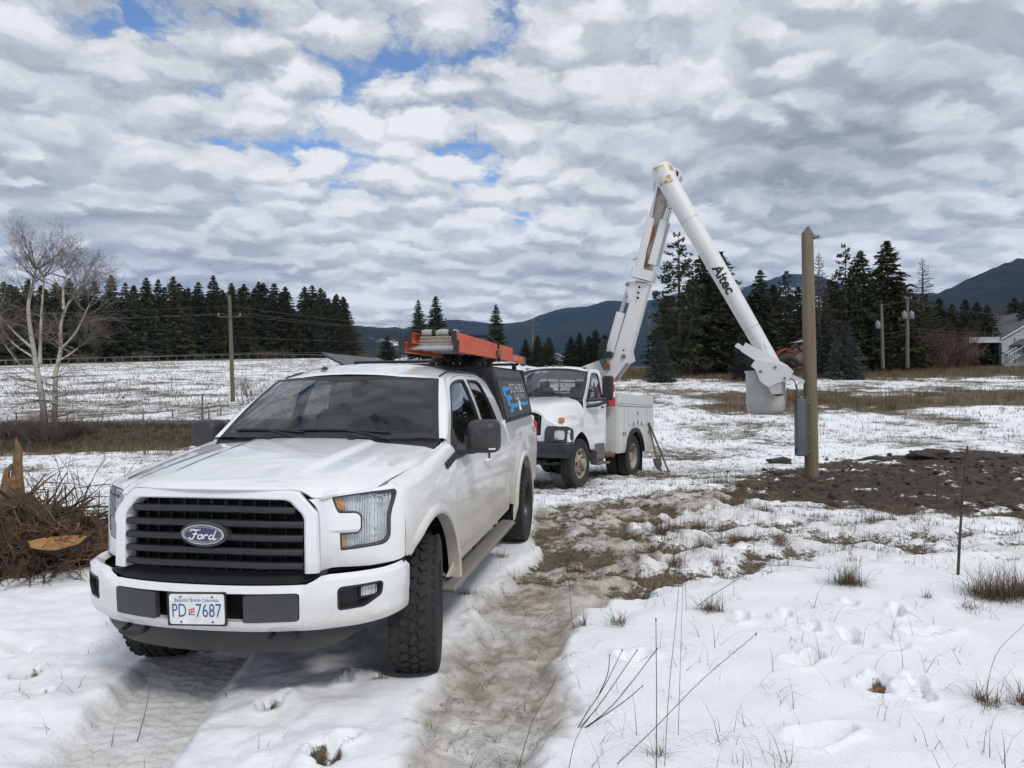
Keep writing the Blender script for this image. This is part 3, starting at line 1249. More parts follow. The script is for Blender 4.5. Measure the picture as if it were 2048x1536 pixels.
def inset(poly, d):
    """offset a closed polygon inwards"""
    n = len(poly)
    area = sum(poly[i][0] * poly[(i + 1) % n][1] - poly[(i + 1) % n][0] * poly[i][1] for i in range(n))
    sg = 1 if area > 0 else -1
    out = []
    for i in range(n):
        a, p, b = Vector(poly[i - 1][:2]), Vector(poly[i][:2]), Vector(poly[(i + 1) % n][:2])
        e1, e2 = (p - a), (b - p)
        if e1.length < 1e-7 or e2.length < 1e-7:
            out.append((p.x, p.y))
            continue
        e1.normalize()
        e2.normalize()
        n1, n2 = Vector((-e1.y, e1.x)) * sg, Vector((-e2.y, e2.x)) * sg
        m_ = (n1 + n2)
        if m_.length < 1e-6:
            m_ = n1
        m_.normalize()
        q = p + m_ * (d / max(m_.dot(n1), .5))
        out.append((q.x, q.y))
    return out


fas_out = [(.606, .792), (.606, 1.092), (.590, 1.124), (.540, 1.166), (.63, 1.166), (.705, 1.168), (.82, 1.180), (.92, 1.190), (.99, 1.202), (1.04, 1.2125), (T45 - .03, 1.2170), (T45, 1.2185), (T45, .80), (T45 - .05, .792), (.90, .780)]
for mir in (False, True):
    fa = panel('front_fascia', fas_out, nose, M['ford_paint'], ford, step=.03, holes=[HLr], mirror=mir, thick=.03)
    # the blunt horizontal nub that reaches into the lamp
    nub = rounded([(.64, .985), (.825, .982), (.838, .995), (.838, 1.038), (.825, 1.052), (.64, 1.055)], .012)
    panel('lamp_bridge', nub, lambda t, z: nose(t, z, .006 - .022 * ss(.64, .74, abs(t))), M['ford_paint'], fa, step=.03, mirror=mir, thick=.03)
    hl = sub('headlight', ford)
    panel('bezel', HLr, lambda t, z: nose(t, z, .004), M['black_plastic'], hl, step=.03, holes=[inset(HLr, .010)], mirror=mir, thick=.055)
    panel('reflector', inset(HLr, .004), lambda t, z: nose(t, z, .052 - .03 * math.sin(abs(t) * 26) ** 2 * .5), M['reflector'], hl, step=.02, mirror=mir, thick=.004)
    for am in ([(0.716, 1.15), (0.754, 1.152), (0.766, 1.085), (0.74, 1.085), (0.73, 1.105)], [(0.751, 0.958), (0.772, 0.958), (0.772, 0.884), (0.751, 0.882)]):
        panel('amber_marker', rounded(am, .006), lambda t, z: nose(t, z, .026), M['amber'], hl, step=.03, mirror=mir, thick=.02)
    for (lt, lz, lr) in ((.90, 1.128, .036), (.97, 1.125, .030), (.93, .955, .028)):
        p = nose(lt if not mir else -lt, lz, .050)
        MB().lathe([(0, lr), (.010, lr), (.012, lr * .8), (-.012, lr * .3), (-.012, 0)], 18, p, (1, .25 if not mir else -.25, 0)).build('projector', M['chrome'], hl)
    panel('lens', inset(HLr, .006), lambda t, z: nose(t, z, .003), M['glass_clear'], hl, step=.03, mirror=mir, thick=.002)

# ---- grille
G_OUT = [(-0.5803, 0.79), (-0.5772, 1.095), (-0.5597, 1.125), (-0.4878, 1.205), (-0.4519, 1.214), (0.4519, 1.214), (0.4878, 1.205), (0.5597, 1.125), (0.5772, 1.095), (0.5803, 0.79)]
G_IN = [(-0.5135, 0.789), (-0.5114, 1.068), (-0.4981, 1.095), (-0.4416, 1.155), (-0.4159, 1.165), (0.4159, 1.165), (0.4416, 1.155), (0.4981, 1.095), (0.5114, 1.068), (0.5135, 0.789)]
grille = sub('grille', ford)
# surround: a faceted ring from outer edge over a crown to the inner edge
mb = MB()
rings = []
for k, (lam, dx) in enumerate(((0, -.010), (.03, .016), (.18, .026), (.82, .022), (.97, .012), (1.0, -.055))):
    ring = []
    for a, b in zip(G_OUT, G_IN):
        y = a[0] + (b[0] - a[0]) * lam
        z = a[1] + (b[1] - a[1]) * lam
        p = nose(t_of_y(y), z, -dx)
        ring.append(p)
    rings.append(ring)
for r0, r1 in zip(rings, rings[1:]):
    n_ = len(r0)
    k = len(mb.v)
    mb.v += r0 + r1
    mb.f += [(k + i, k + i + 1, k + n_ + i + 1, k + n_ + i) for i in range(n_ - 1)]
mb.build('surround', M['ford_paint'], grille, smooth=25, recalc=True)
mb = MB()
for z0, z1, yy, d0, d1 in ((.76, 1.20, .53, .10, .10),):
    mb.grid(lambda y, z: nose(t_of_y(y), z, .085), np.linspace(-.55, .55, 20), np.linspace(.72, 1.19, 8))
mb.build('radiator_screen', M['void'], grille)
for i in range(13):
    y_ = -.48 + .08 * i
    mb = MB()
    p0, p1 = nose(t_of_y(y_), .79, .058), nose(t_of_y(y_), 1.155, .058)
    mb.box(((p0[0] + p1[0]) / 2, y_, .972), (.03, .006, .375))
    mb.build('grille_rib', M['black_plastic'], grille)
for zb in (1.118, 1.047, .976, .905, .834):
    mb = MB()
    wmax = .510 if zb < 1.07 else .468
    prof = [(-.055, .000), (-.020, .0185), (.006, .017), (.014, .004), (.012, -.010), (-.012, -.021), (-.055, -.010)]
    def fnb(y, k, zb=zb, prof=prof):
        dx, dz = prof[int(k) % len(prof)]
        p = nose(t_of_y(y), zb, 0)
        bow = -.012 * (abs(y) / .5) ** 2
        return (p[0] + dx - .002, y, zb + dz + bow)
    mb.grid(fnb, np.linspace(-wmax, wmax, 25), range(len(prof) + 1))
    mb.build('grille_bar', M['black_plastic'], grille, smooth=50, recalc=True)
# badge
badge = sub('badge', grille)
bc = (nose(0, .993)[0] + .020, 0, .993)


def oval(a, b, n=40):
    return [(a * math.cos(2 * PI * i / n), b * math.sin(2 * PI * i / n)) for i in range(n)]


bpl = lambda u, v, d: (bc[0] + d - .02 * abs(v) * 0, bc[1] + u, bc[2] + v)
MB().prism(oval(.134, .066), bpl, -.05, -.004).build('badge_mount', M['grey_plastic'], grille)
mb = MB()
mb.grid(lambda a, k: bpl(([.120, .119, .113, .109][int(k)]) * math.cos(a), ([.0525, .0515, .0455, .0415][int(k)]) * math.sin(a), [-.004, .006, .010, .002][int(k)]), np.linspace(0, 2 * PI, 49), range(4))
mb.build('badge_ring', M['chrome'], grille, recalc=True)
MB().prism(oval(.111, .0435), bpl, -.004, .003).build('badge_field', M['oval_blue'], grille)
mb = MB()
mb.grid(lambda a, k: bpl(([.1045, .1030][int(k)]) * math.cos(a), ([.0385, .0372][int(k)]) * math.sin(a), .0042), np.linspace(0, 2 * PI, 49), range(2))
mb.build('badge_line', M['white_print'], grille, recalc=True)
strokes = [[(-.02, .80), (.10, .93), (.28, .95), (.50, .93), (.72, 1.02)], [(.44, .94), (.36, .60), (.26, .22), (.10, .00), (-.06, .08), (-.04, .20)], [(.18, .52), (.36, .54), (.52, .52)],
           [(.74, .48), (.60, .42), (.54, .20), (.62, .04), (.76, .10), (.84, .32), (.74, .48), (.88, .44)], [(.98, .46), (.94, .25), (.90, .02)], [(.94, .25), (1.06, .46), (1.18, .46), (1.20, .38)],
           [(1.56, .44), (1.42, .46), (1.30, .24), (1.36, .04), (1.50, .10), (1.60, .36)], [(1.80, 1.0), (1.68, .60), (1.58, .14), (1.66, .02), (1.78, .14)]]
mb = MB()
for st in strokes:
    pts = [bpl((p[0] - .87) * .083, (p[1] - .50) * .050, .0048) for p in crspline(st, 4)]
    mb.tube(pts, [.0026 + .0012 * math.sin(PI * i / (len(pts) - 1)) for i in range(len(pts))], 6)
mb.build('badge_script', M['white_print'], grille)
bpy.data.objects.remove(badge)

# ---- bumper
_bp = crspline([(.962, -.3), (.980, 0), (.962, .30), (.900, .56), (.840, .68), (.758, .80), (.662, .890), (.57, .930), (.49, .945), (.40, .948)], 10)
_bp = [p for p in _bp if p[1] >= -1e-6]
_bt = [0.0]
for a_, b_ in zip(_bp, _bp[1:]):
    _bt.append(_bt[-1] + (b_ - a_).length)


def bump(t, z, off=0.0):
    s_ = 1 if t >= 0 else -1
    t = abs(t)
    xs_, ys_ = [p[0] for p in _bp], [p[1] for p in _bp]
    x, y = interp(t, _bt, xs_), interp(t, _bt, ys_)
    n_ = Vector((interp(t + .02, _bt, ys_) - interp(t - .02, _bt, ys_), -(interp(t + .02, _bt, xs_) - interp(t - .02, _bt, xs_))))
    n_.normalize()
    # crowned section: rolls back at the top and tucks under at the bottom
    zt_ = .735 + .045 * ss(.52, .66, t)
    d = -.036 * ss(zt_ - .022, zt_ + .006, z) - .030 * ss(.535, .502, z) - .004 * ss(.66, .60, z) - off
    return (x + n_.x * d, s_ * (y + n_.y * d), z)


b_out = []
for t_ in np.linspace(-1.21, 1.21, 40):
    b_out.append((t_, .505 + .02 * ss(.8, 1.2, abs(t_))))
for t_ in np.linspace(1.21, -1.21, 60):
    b_out.append((t_, .738 + .045 * ss(.54, .66, abs(t_))))
ins_l = rounded([(-.520, .572), (-.505, .566), (-.245, .560), (-.245, .698), (-.500, .704), (-.520, .698)], .012)
ins_r = [(-a, b) for a, b in ins_l][::-1]
mid = rounded([(-.245, .562), (.245, .562), (.245, .700), (-.245, .700)], .01)
hole_c = rounded([(-.525, .570), (-.505, .562), (.505, .562), (.525, .570), (.525, .700), (.505, .706), (-.505, .706), (-.525, .700)], .012)
fog = rounded([(.715, .600), (.855, .604), (.955, .655), (.962, .715), (.945, .726), (.730, .722), (.712, .705)], [.02, .02, .02, .015, .015, .02, .015])
fog_m = [(-a, b) for a, b in fog][::-1]
bumper = panel('front_bumper', b_out, bump, M['bumper_paint'], ford, step=.03, holes=[hole_c, fog, fog_m], thick=.05)
mb = MB()
mb.grid(lambda t, z: bump(t, z, .085), np.linspace(-1.0, 1.0, 40), np.linspace(.54, .74, 4))
mb.build('bumper_core', M['void'], bumper)
for q in (ins_l, ins_r):
    panel('bumper_pad', q, lambda t, z: bump(t, z, -.006), M['insert_grey'], bumper, step=.04, thick=.03)
for sg in (1, -1):
    fg = sub('fog_lamp', ford)
    fo_ = fog if sg > 0 else fog_m
    panel('pocket', fo_, lambda t, z: bump(t, z, .055), M['ford_black'], fg, step=.03, thick=.01)
    panel('pocket_rim', fo_, lambda t, z: bump(t, z, -.002), M['ford_black'], fg, step=.03, holes=[inset(fo_, .010)], thick=.06)
    lp = rounded([(sg * .845, .650), (sg * .940, .652), (sg * .940, .705), (sg * .845, .702)], .012)
    if sg < 0:
        lp = lp[::-1]
    panel('lamp_frame', inset(lp, -.010), lambda t, z: bump(t, z, .026), M['black_plastic'], fg, step=.03, holes=[lp], thick=.03)
    panel('lamp_glass', lp, lambda t, z: bump(t, z, .034), M['reflector'], fg, step=.02, thick=.01)
# black shelf between bumper and grille
mb = MB()
shelf = [(-.02, .742), (-.07, .757), (-.10, .792)]
mb.grid(lambda t, k: (bump(t, .72)[0] + shelf[int(k)][0] - .02, bump(t, .72)[1], shelf[int(k)][1] + .03 * ss(.5, .62, abs(t)) * (2 - k) / 2), np.linspace(-.62, .62, 40), range(3))
mb.build('bumper_shelf', M['ford_black'], bumper, recalc=True)
for mir in (False, True):
    panel('bumper_gap_filler', [(.6, .76), (T45 - .01, .77), (T45 - .01, .81), (.6, .805)], lambda t, z: nose(t, z, .02), M['void'], bumper, step=.05, mirror=mir, thick=.01)
# lower valance
def vala(t, z, off=0):
    k = (z - .36) / .15
    s_ = 1 if t >= 0 else -1
    p = bump(abs(t), .64)
    x = p[0] - .055 - .06 * (1 - k) + .02 * math.sin(PI * min(max(k, 0), 1))
    return (x - off, s_ * (p[1] - .06), z)


v_out = [(t_, .368 + .13 * ss(.50, 1.02, abs(t_)) ** 1.6) for t_ in np.linspace(-1.02, 1.02, 44)] + [(t_, .520) for t_ in np.linspace(1.02, -1.02, 44)]
val = panel('air_dam', v_out, vala, M['ford_black'], ford, step=.035, thick=.02)
for sg in (-1, 1):
    mb = MB()
    mb.tube([(.86, sg * .36, .485), (.93, sg * .36, .470), (.95, sg * .40, .468), (.95, sg * .44, .468), (.93, sg * .48, .470), (.86, sg * .48, .485)], .013, 8)
    mb.build('tow_hook', M['black_plastic'], ford)

# ---- licence plate
px_ = bump(0, .62)[0] + .012
plate = sub('licence_plate', ford)
tilt = Matrix.Rotation(R(2), 3, 'X')
plf = lambda u, v, d: tuple(tilt @ Vector((px_ + d, u, v)) + Vector((0, 0, .626)))
MB().prism(rounded([(-.168, -.086), (.160, -.086), (.160, .084), (-.168, .084)], .008), plf, -.012, -.003).build('plate_holder', M['black_plastic'], plate)
MB().prism(rounded([(-.1525, -.076), (.1525, -.076), (.1525, .076), (-.1525, .076)], .014), plf, -.002, .002).build('plate_sheet', M['plate'], plate)


def put_text(name, body_, size, fn, mat, parent, **kw):
    v, f = text_geo(body_, size, **kw)
    return MB().add([fn(p.x, p.y) for p in v], f).build(name, mat, parent, smooth=0)


put_text('plate_slogan', 'Beautiful British Columbia', .026, lambda u, v: plf(u, v + .045, .0032), M['plate_blue'], plate, width=.245)
put_text('plate_letters', 'PD', .098, lambda u, v: plf(u - .098, v - .010, .0032), M['plate_blue'], plate, width=.078)
put_text('plate_digits', '7687', .098, lambda u, v: plf(u + .066, v - .010, .0032), M['plate_blue'], plate, width=.142)
mb = MB()
for i in range(3):
    for j in range(2):
        mb.prism([(-.044 + i * .012, -.022 + j * .013 + .003 * i), (-.035 + i * .012, -.022 + j * .013 + .004 * i), (-.035 + i * .012, -.014 + j * .013 + .004 * i), (-.044 + i * .012, -.014 + j * .013 + .003 * i)], plf, .002, .0034)
mb.build('plate_flag', M['plate_red'], plate, smooth=0)
mb = MB()
for i in range(3):
    mb.prism([(-.046 + i * .012, -.030), (-.036 + i * .012, -.030), (-.038 + i * .012, -.024), (-.046 + i * .012, -.024)], plf, .002, .0034)
mb.build('plate_waves', M['plate_blue'], plate, smooth=0)
for u_, v_ in ((-.088, .062), (.088, .062), (-.088, -.064), (.088, -.064)):
    MB().lathe([(0, .006), (.004, .005), (.005, 0)], 10, plf(u_, v_, .002), (1, 0, 0)).build('plate_bolt', M['steel'], plate)

# ---- windscreen, cowl, wipers
def ws(u, v, off=0.0):
    """u -1..1 across, v 0 bottom .. 1 top"""
    yb, yt = .845 * u, .680 * u
    xb = -.405 - .165 * abs(u) ** 2.2
    xt_ = -.985 - .175 * abs(u) ** 2.2
    zb, ztp = 1.392 - .010 * u * u, 1.838 - .026 * u * u
    bow = .030 * math.sin(PI * v) * (1 - .3 * u * u)
    return (xb + (xt_ - xb) * v + bow * .6 - off * .6, yb + (yt - yb) * v, zb + (ztp - zb) * v + bow * .8 - off * .8)


mb = MB().grid(lambda u, v: ws(u, v), np.linspace(-.985, .985, 29), np.linspace(.015, .975, 13), flip=True)
windscreen = mb.build('windscreen', M['glass_front'], ford, smooth=60)
# black ceramic band round the glass
mb = MB()
rim_o = [(-.995, 0), (-.5, 0), (0, 0), (.5, 0), (.995, 0), (.995, .5), (.995, .985), (.4, .985), (.25, .985), (0, .985), (-.25, .985), (-.4, .985), (-.995, .985), (-.995, .5)]
rim_i = [(-.945, .07), (-.5, .07), (0, .07), (.5, .07), (.945, .07), (.945, .5), (.935, .935), (.4, .925), (.25, .90), (0, .86), (-.25, .90), (-.4, .925), (-.935, .935), (-.945, .5)]
k = len(rim_o)
dn = lambda L: [L[i][0] * (1 - j / 6) + L[(i + 1) % k][0] * j / 6 for i in range(k) for j in range(6)], 
ro = [(a[0] * (1 - j / 6) + b[0] * j / 6, a[1] * (1 - j / 6) + b[1] * j / 6) for a, b in zip(rim_o, rim_o[1:] + rim_o[:1]) for j in range(6)]
ri = [(a[0] * (1 - j / 6) + b[0] * j / 6, a[1] * (1 - j / 6) + b[1] * j / 6) for a, b in zip(rim_i, rim_i[1:] + rim_i[:1]) for j in range(6)]
n_ = len(ro)
mb.add([ws(u, v, -.0015) for u, v in ro] + [ws(u, v, -.0015) for u, v in ri], [(i, (i + 1) % n_, n_ + (i + 1) % n_, n_ + i) for i in range(n_)])
mb.build('glass_band', M['dark_print'], windscreen, recalc=True)
mb = MB()
mb.grid(lambda u, k: Vector(hood(1, u * .985)) * (1 - k) + Vector(ws(u, .02)) * k + Vector((0, 0, -.025 - .012 * math.sin(PI * k))), np.linspace(-1, 1, 31), np.linspace(-.05, 1, 6), flip=True)
cowl = mb.build('cowl', M['black_plastic'], ford, recalc=True)
for i in range(26):
    u_ = -.80 + 1.6 * i / 25
    if abs(u_) < .06:
        continue
    p = Vector(hood(1, u_)) * .55 + Vector(ws(u_, .02)) * .45
    MB().bbox((p.x, p.y, p.z - .030), (.06, .018, .010), .003, Matrix.Rotation(R(25 if u_ > 0 else -25), 3, 'Z')).build('cowl_slat', M['grey_plastic'], cowl)


def wiper(u0, u1, name='wiper'):
    wpr = sub(name, ford)
    piv = Vector(ws(u0, .0)) + Vector((.06, 0, -.005))
    tip = Vector(ws(u1, .10, -.02))
    midp = Vector(ws((u0 + u1) * .5, .035, -.03))
    MB().tube(crspline([piv, piv.lerp(midp, .5) + Vector((.02, 0, .015)), midp + Vector((0, 0, .01))], 5), [.012] * 6 + [.008] * 5, 7).build('arm', M['black_plastic'], wpr)
    MB().lathe([(-.02, .02), (.012, .02), (.018, .012), (.018, 0)], 12, piv, (.3, 0, 1)).build('pivot', M['black_plastic'], wpr)
    a, b = Vector(ws(u1 - (u1 - u0) * 1.0, .055, -.012)), Vector(ws(u1 + (u1 - u0) * .12, .085, -.012))
    pts = [a.lerp(b, t) + Vector((.012, 0, .012)) * math.sin(PI * t) * .6 for t in np.linspace(0, 1, 9)]
    MB().tube(pts, [.006] + [.011] * 7 + [.006], 6).build('blade', M['black_plastic'], wpr)


wiper(.62, -.10)
wiper(-.12, -.78)

# ---- cab sides and doors
cab_out = [(-.575, 1.365), (-.70, 1.445), (-.85, 1.56), (-1.00, 1.67), (-1.13, 1.775), (-1.21, 1.85), (-1.28, 1.895), (-1.6, 1.90), (-2.2, 1.90), (-2.56, 1.888), (-2.68, 1.82), (-2.78, 1.60), (-2.845, 1.38), (-2.850, 1.20), (-2.850, .56), (-2.82, .50), (-.60, .485), (-.575, .52)]
d1 = [(-.600, 1.32), (-.735, 1.435), (-.92, 1.58), (-1.08, 1.70), (-1.20, 1.795), (-1.29, 1.845), (-1.40, 1.862), (-1.795, 1.866), (-1.800, 1.40), (-1.800, .60), (-1.76, .565), (-.66, .565), (-.605, .60)]
d2 = [(-1.808, 1.866), (-2.25, 1.862), (-2.38, 1.838), (-2.44, 1.79), (-2.54, 1.55), (-2.60, 1.34), (-2.60, .90), (-2.56, .60), (-2.50, .565), (-1.85, .565), (-1.808, .60)]
w1 = rounded([(-.725, 1.262), (-.725, 1.385), (-.93, 1.545), (-1.10, 1.68), (-1.24, 1.785), (-1.36, 1.808), (-1.735, 1.810), (-1.748, 1.372), (-1.20, 1.350), (-1.05, 1.300), (-.95, 1.262)], [.02, .02, 0, 0, .05, .03, .015, .02, .06, .05, .03])
w2 = rounded([(-1.868, 1.810), (-2.24, 1.806), (-2.35, 1.775), (-2.45, 1.56), (-2.515, 1.395), (-2.49, 1.372), (-1.855, 1.372)], [.02, .03, .04, 0, .03, .02, .02])
for mir in (False, True):
    cs = panel('cab_side', cab_out, body, M['ford_side'], ford, step=.05, holes=[d1, d2], flip=True, mirror=mir, thick=.03)
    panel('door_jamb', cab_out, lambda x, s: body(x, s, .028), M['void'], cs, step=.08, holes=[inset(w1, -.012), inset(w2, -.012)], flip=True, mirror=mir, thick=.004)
    panel('inner_trim', cab_out, lambda x, s: body(x, s, .045), M['interior'], cs, step=.08, holes=[w1, w2], flip=False, mirror=mir, thick=.004)
    for nm, dd, ww in (('front_door', inset(d1, .0055), w1), ('rear_door', inset(d2, .0055), w2)):
        do = panel(nm, dd, lambda x, s: body(x, s, .001), M['ford_side'], ford, step=.035, holes=[ww], flip=True, mirror=mir, thick=.022)
        panel('window_seal', inset(ww, -.016), lambda x, s: body(x, s, -.002), M['black_plastic'], do, step=.05, holes=[inset(ww, .006)], flip=True, mirror=mir, thick=.025)
        panel('window_glass', ww, lambda x, s: body(x, s, .014), M['glass_dark'], do, step=.06, flip=True, mirror=mir, thick=.002)
        if nm == 'front_door':
            # black sail panel under the mirror
            panel('mirror_sail', rounded([(-.61, 1.30), (-.735, 1.42), (-.80, 1.46), (-.85, 1.34), (-.98, 1.255), (-.96, 1.225), (-.70, 1.222)], .012), lambda x, s: body(x, s, -.004), M['mirror_black'], do, step=.04, flip=True, mirror=mir, thick=.012)
            hd = sub('door_handle', ford)
            sg = -1 if mir else 1
            p = body(-1.64, 1.115)
            MB().lathe([(0, .045), (-.012, .030), (-.014, 0)], 18, (p[0], sg * (p[1] + .001), p[2]), (0, sg, 0)).build('cup', M['ford_side'], hd)
            mb = MB()
            mb.tube(crspline([(-1.54, sg * (p[1] + .0), 1.125), (-1.575, sg * (p[1] + .038), 1.125), (-1.70, sg * (p[1] + .038), 1.122), (-1.735, sg * (p[1] + .0), 1.120)], 5), .013, 8)
            mb.build('grip', M['ford_side'], hd)
            MB().bbox((-1.80 + .075, sg * (p[1] + .004), 1.16), (.03, .012, .07), .004).build('keypad', M['black_plastic'], hd)
    # windscreen pillar between the glass and the door frame
    pe = [(-.575, 1.365), (-.70, 1.445), (-.85, 1.56), (-1.00, 1.67), (-1.13, 1.775), (-1.21, 1.85), (-1.26, 1.885)]
    sg = -1 if mir else 1

    def pil(v, k):
        a = Vector(ws(.992, v))
        b = Vector(body(interp(v, np.linspace(0, 1, 7), [p[0] for p in pe]), interp(v, np.linspace(0, 1, 7), [p[1] for p in pe])))
        p = a.lerp(b, k) + Vector((.010, .012, .008)) * math.sin(PI * k)
        return (p.x, sg * p.y, p.z)
    MB().grid(pil, np.linspace(0, 1, 19), np.linspace(0, 1, 6), flip=mir).build('windscreen_pillar', M['ford_paint'], ford, smooth=60)
# roof
def roofz(x, y):
    return 1.948 - .088 * (abs(y) / .69) ** 2.6 - roof_drop(x) * (.92 + .08 * abs(y) / .69)


def rooff(u, v):
    """u 0 front..1 back, v -1..1 across"""
    y = v * .700
    xf = -.975 - .185 * abs(v) ** 2.2
    x = xf + (-2.80 + .07 * abs(v) ** 3 - xf) * u
    z = roofz(x, y)
    z -= .018 * math.exp(-u / .012)
    # pressed ribs
    z -= .006 * ss(.15, .3, u) * sum(math.exp(-((abs(y) - c) / .03) ** 2) for c in (.18, .42))
    return (x, y, z)


mb = MB().grid(rooff, [0, .006, .015, .03, .05, .08] + list(np.linspace(.12, 1, 20)), np.linspace(-1, 1, 33))
roof = mb.build('roof', M['ford_paint'], ford, smooth=45, recalc=True)
mb = MB().grid(lambda u, v: Vector(rooff(u, v * .97)) + Vector((0, 0, -.045)), np.linspace(.02, .98, 8), np.linspace(-1, 1, 11), flip=True)
mb.build('headliner', M['interior_light'], ford)
for mir in (-1, 1):
    MB().tube([(x, mir * .655, roofz(x, .655) + .004) for x in np.linspace(-1.25, -2.75, 12)], .008, 6).build('roof_ditch_trim', M['black_plastic'], roof)
mb = MB()
mb.grid(lambda u, v: (-1.22 - .10 * u, -.33 + (.022 - .012 * u * 0) * v * (1 - .3 * (1 - abs(2 * u - 1))) , roofz(-1.22 - .10 * u, -.33) + .028 * math.sin(PI * min(1, u * .9 + .1)) * (1 - v * v)), np.linspace(0, 1, 9), np.linspace(-1, 1, 9))
mb.build('roof_aerial', M['black_plastic'], roof, recalc=True)
# cab back wall and firewall
mb = MB()
mb.grid(lambda y, z: (-2.835 + .10 * ss(1.38, 1.85, z), y * (.90 - .20 * ss(1.37, 1.86, z)), z), np.linspace(-1, 1, 9), np.linspace(.5, 1.40, 6))
mb.build('cab_back', M['ford_paint'], ford)
bw = lambda y, z: (-2.835 + .10 * ss(1.38, 1.85, z), y, z)
panel('cab_back_upper', [(-.86, 1.40), (.86, 1.40), (.70, 1.84), (.40, 1.90), (-.40, 1.90), (-.70, 1.84)], bw, M['interior'], ford, step=.1, holes=[[(-.68, 1.44), (.68, 1.44), (.60, 1.78), (-.60, 1.78)]], thick=.02)
panel('back_window', [(-.69, 1.43), (.69, 1.43), (.61, 1.79), (-.61, 1.79)], bw, M['glass_dark'], ford, step=.2, thick=.002)

# ---- cabin
cabin = sub('cabin', ford)
mb = MB()
mb.grid(lambda y, k: [(-.50, y, 1.00), (-.52, y, 1.30), (-.62, y, 1.345), (-.85, y, 1.345 - .02 * abs(y)), (-.95, y, 1.28), (-.97, y, 1.05), (-.90, y, .85)][int(k)], np.linspace(-.83, .83, 13), range(7))
mb.build('dashboard', M['interior'], cabin, recalc=True)
mb = MB()
mb.ball((-.90, .38, 1.345), (.11, .20, .045), 14, 7)
mb.build('instrument_hood', M['interior'], cabin)
mb = MB()
wc, wr = Vector((-1.10, .38, 1.235)), .185
wax = Vector((-.86, 0, .51)).normalized()
wu, wv_ = Vector((0, 1, 0)), wax.cross(Vector((0, 1, 0)))
mb.tube([wc + (wu * math.cos(a) + wv_ * math.sin(a)) * wr for a in np.linspace(0, 2 * PI, 33)], .016, 8)
for a in (0, PI, -PI / 2):
    mb.tube([wc, wc + (wu * math.cos(a) + wv_ * math.sin(a)) * wr], .014, 6)
mb.ball(wc, (.05, .06, .05), 10, 6)
mb.tube([wc, wc - wax * .2], .03, 8)
mb.build('steering_wheel', M['interior'], cabin)
for y_ in (-.40, .40):
    mb = MB()
    mb.bbox((-1.48, y_, .92), (.52, .52, .16), .05)
    mb.bbox((-1.76, y_, 1.24), (.15, .50, .62), .06, Matrix.Rotation(R(-12), 3, 'Y'))
    mb.bbox((-1.84, y_, 1.66), (.10, .27, .18), .045, Matrix.Rotation(R(-8), 3, 'Y'))
    mb.tube([(-1.82, y_ - .06, 1.5), (-1.83, y_ - .06, 1.6)], .008, 6)
    mb.tube([(-1.82, y_ + .06, 1.5), (-1.83, y_ + .06, 1.6)], .008, 6)
    mb.build('seat', M['interior_light'], cabin, recalc=True)
mb = MB()
mb.bbox((-2.45, 0, 1.15), (.18, 1.5, .60), .06, Matrix.Rotation(R(-10), 3, 'Y'))
mb.build('rear_bench', M['interior_light'], cabin, recalc=True)
MB().box((-1.65, 0, .58), (2.3, 1.7, .03)).build('cab_floor', M['void'], cabin)
MB().box((-.50, 0, .85), (.03, 1.72, .80)).build('firewall', M['void'], cabin)
mb = MB()
mb.bbox((-1.04, 0, 1.77), (.03, .25, .07), .02)
mb.tube([(-1.03, 0, 1.77), (-1.0, 0, 1.83)], .01, 6)
mb.build('rear_view_mirror', M['black_plastic'], cabin, recalc=True)

# ---- door mirrors
for sg in (1, -1):
    mr_ = sub('door_mirror', ford)
    mb = MB()
    mb.tube([(-.80, sg * .90, 1.285), (-.81, sg * .97, 1.285), (-.82, sg * 1.04, 1.295)], [.045, .040, .045], 10)
    mb.build('bracket', M['mirror_black'], mr_)
    mb = MB()
    hw, hh = .118, .122
    def mf(a, k):
        # super-ellipse face; shell bulges forward (towards +x)
        c, s_ = math.cos(a), math.sin(a)
        e = .42
        yy = math.copysign(abs(c) ** e, c) * hw
        zz_ = math.copysign(abs(s_) ** e, s_) * hh
        rr, dx = [(1.0, -.055), (1.0, -.005), (.95, .045), (.80, .075), (.5, .092), (0, .098)][int(k)]
        return (-.825 + dx + .04 * yy * (-1), sg * (1.105 + yy * rr), 1.378 + zz_ * rr + .01 * yy)
    mb.grid(mf, np.linspace(0, 2 * PI, 37), range(6))
    mb.build('housing', M['mirror_black'], mr_, recalc=True)
    MB().bbox((-.877, sg * 1.105, 1.378), (.006, .20, .21), .002).build('mirror_glass', M['chrome'], mr_)
    MB().bbox((-.765, sg * 1.180, 1.292), (.05, .05, .012), .004).build('turn_signal', M['white_print'], mr_)

# ---- box
def bed(x, z, off=0.0):
    y = smooth_interp(z, [.42, .60, .80, .95, 1.08, 1.17, 1.28, 1.37], [.925, .940, .950, .955, .950, .942, .918, .890])
    y -= .012 * ss(-2.9, -4.2, x)
    y += .008 * math.exp(-((z - 1.155) / .035) ** 2)
    d = math.hypot(x + 3.68, z - .41)
    y += .014 * ss(.82, .64, d) * (z > .41)
    y -= .05 * ss(-4.80, -4.95, x)
    return (x, y - off, z)


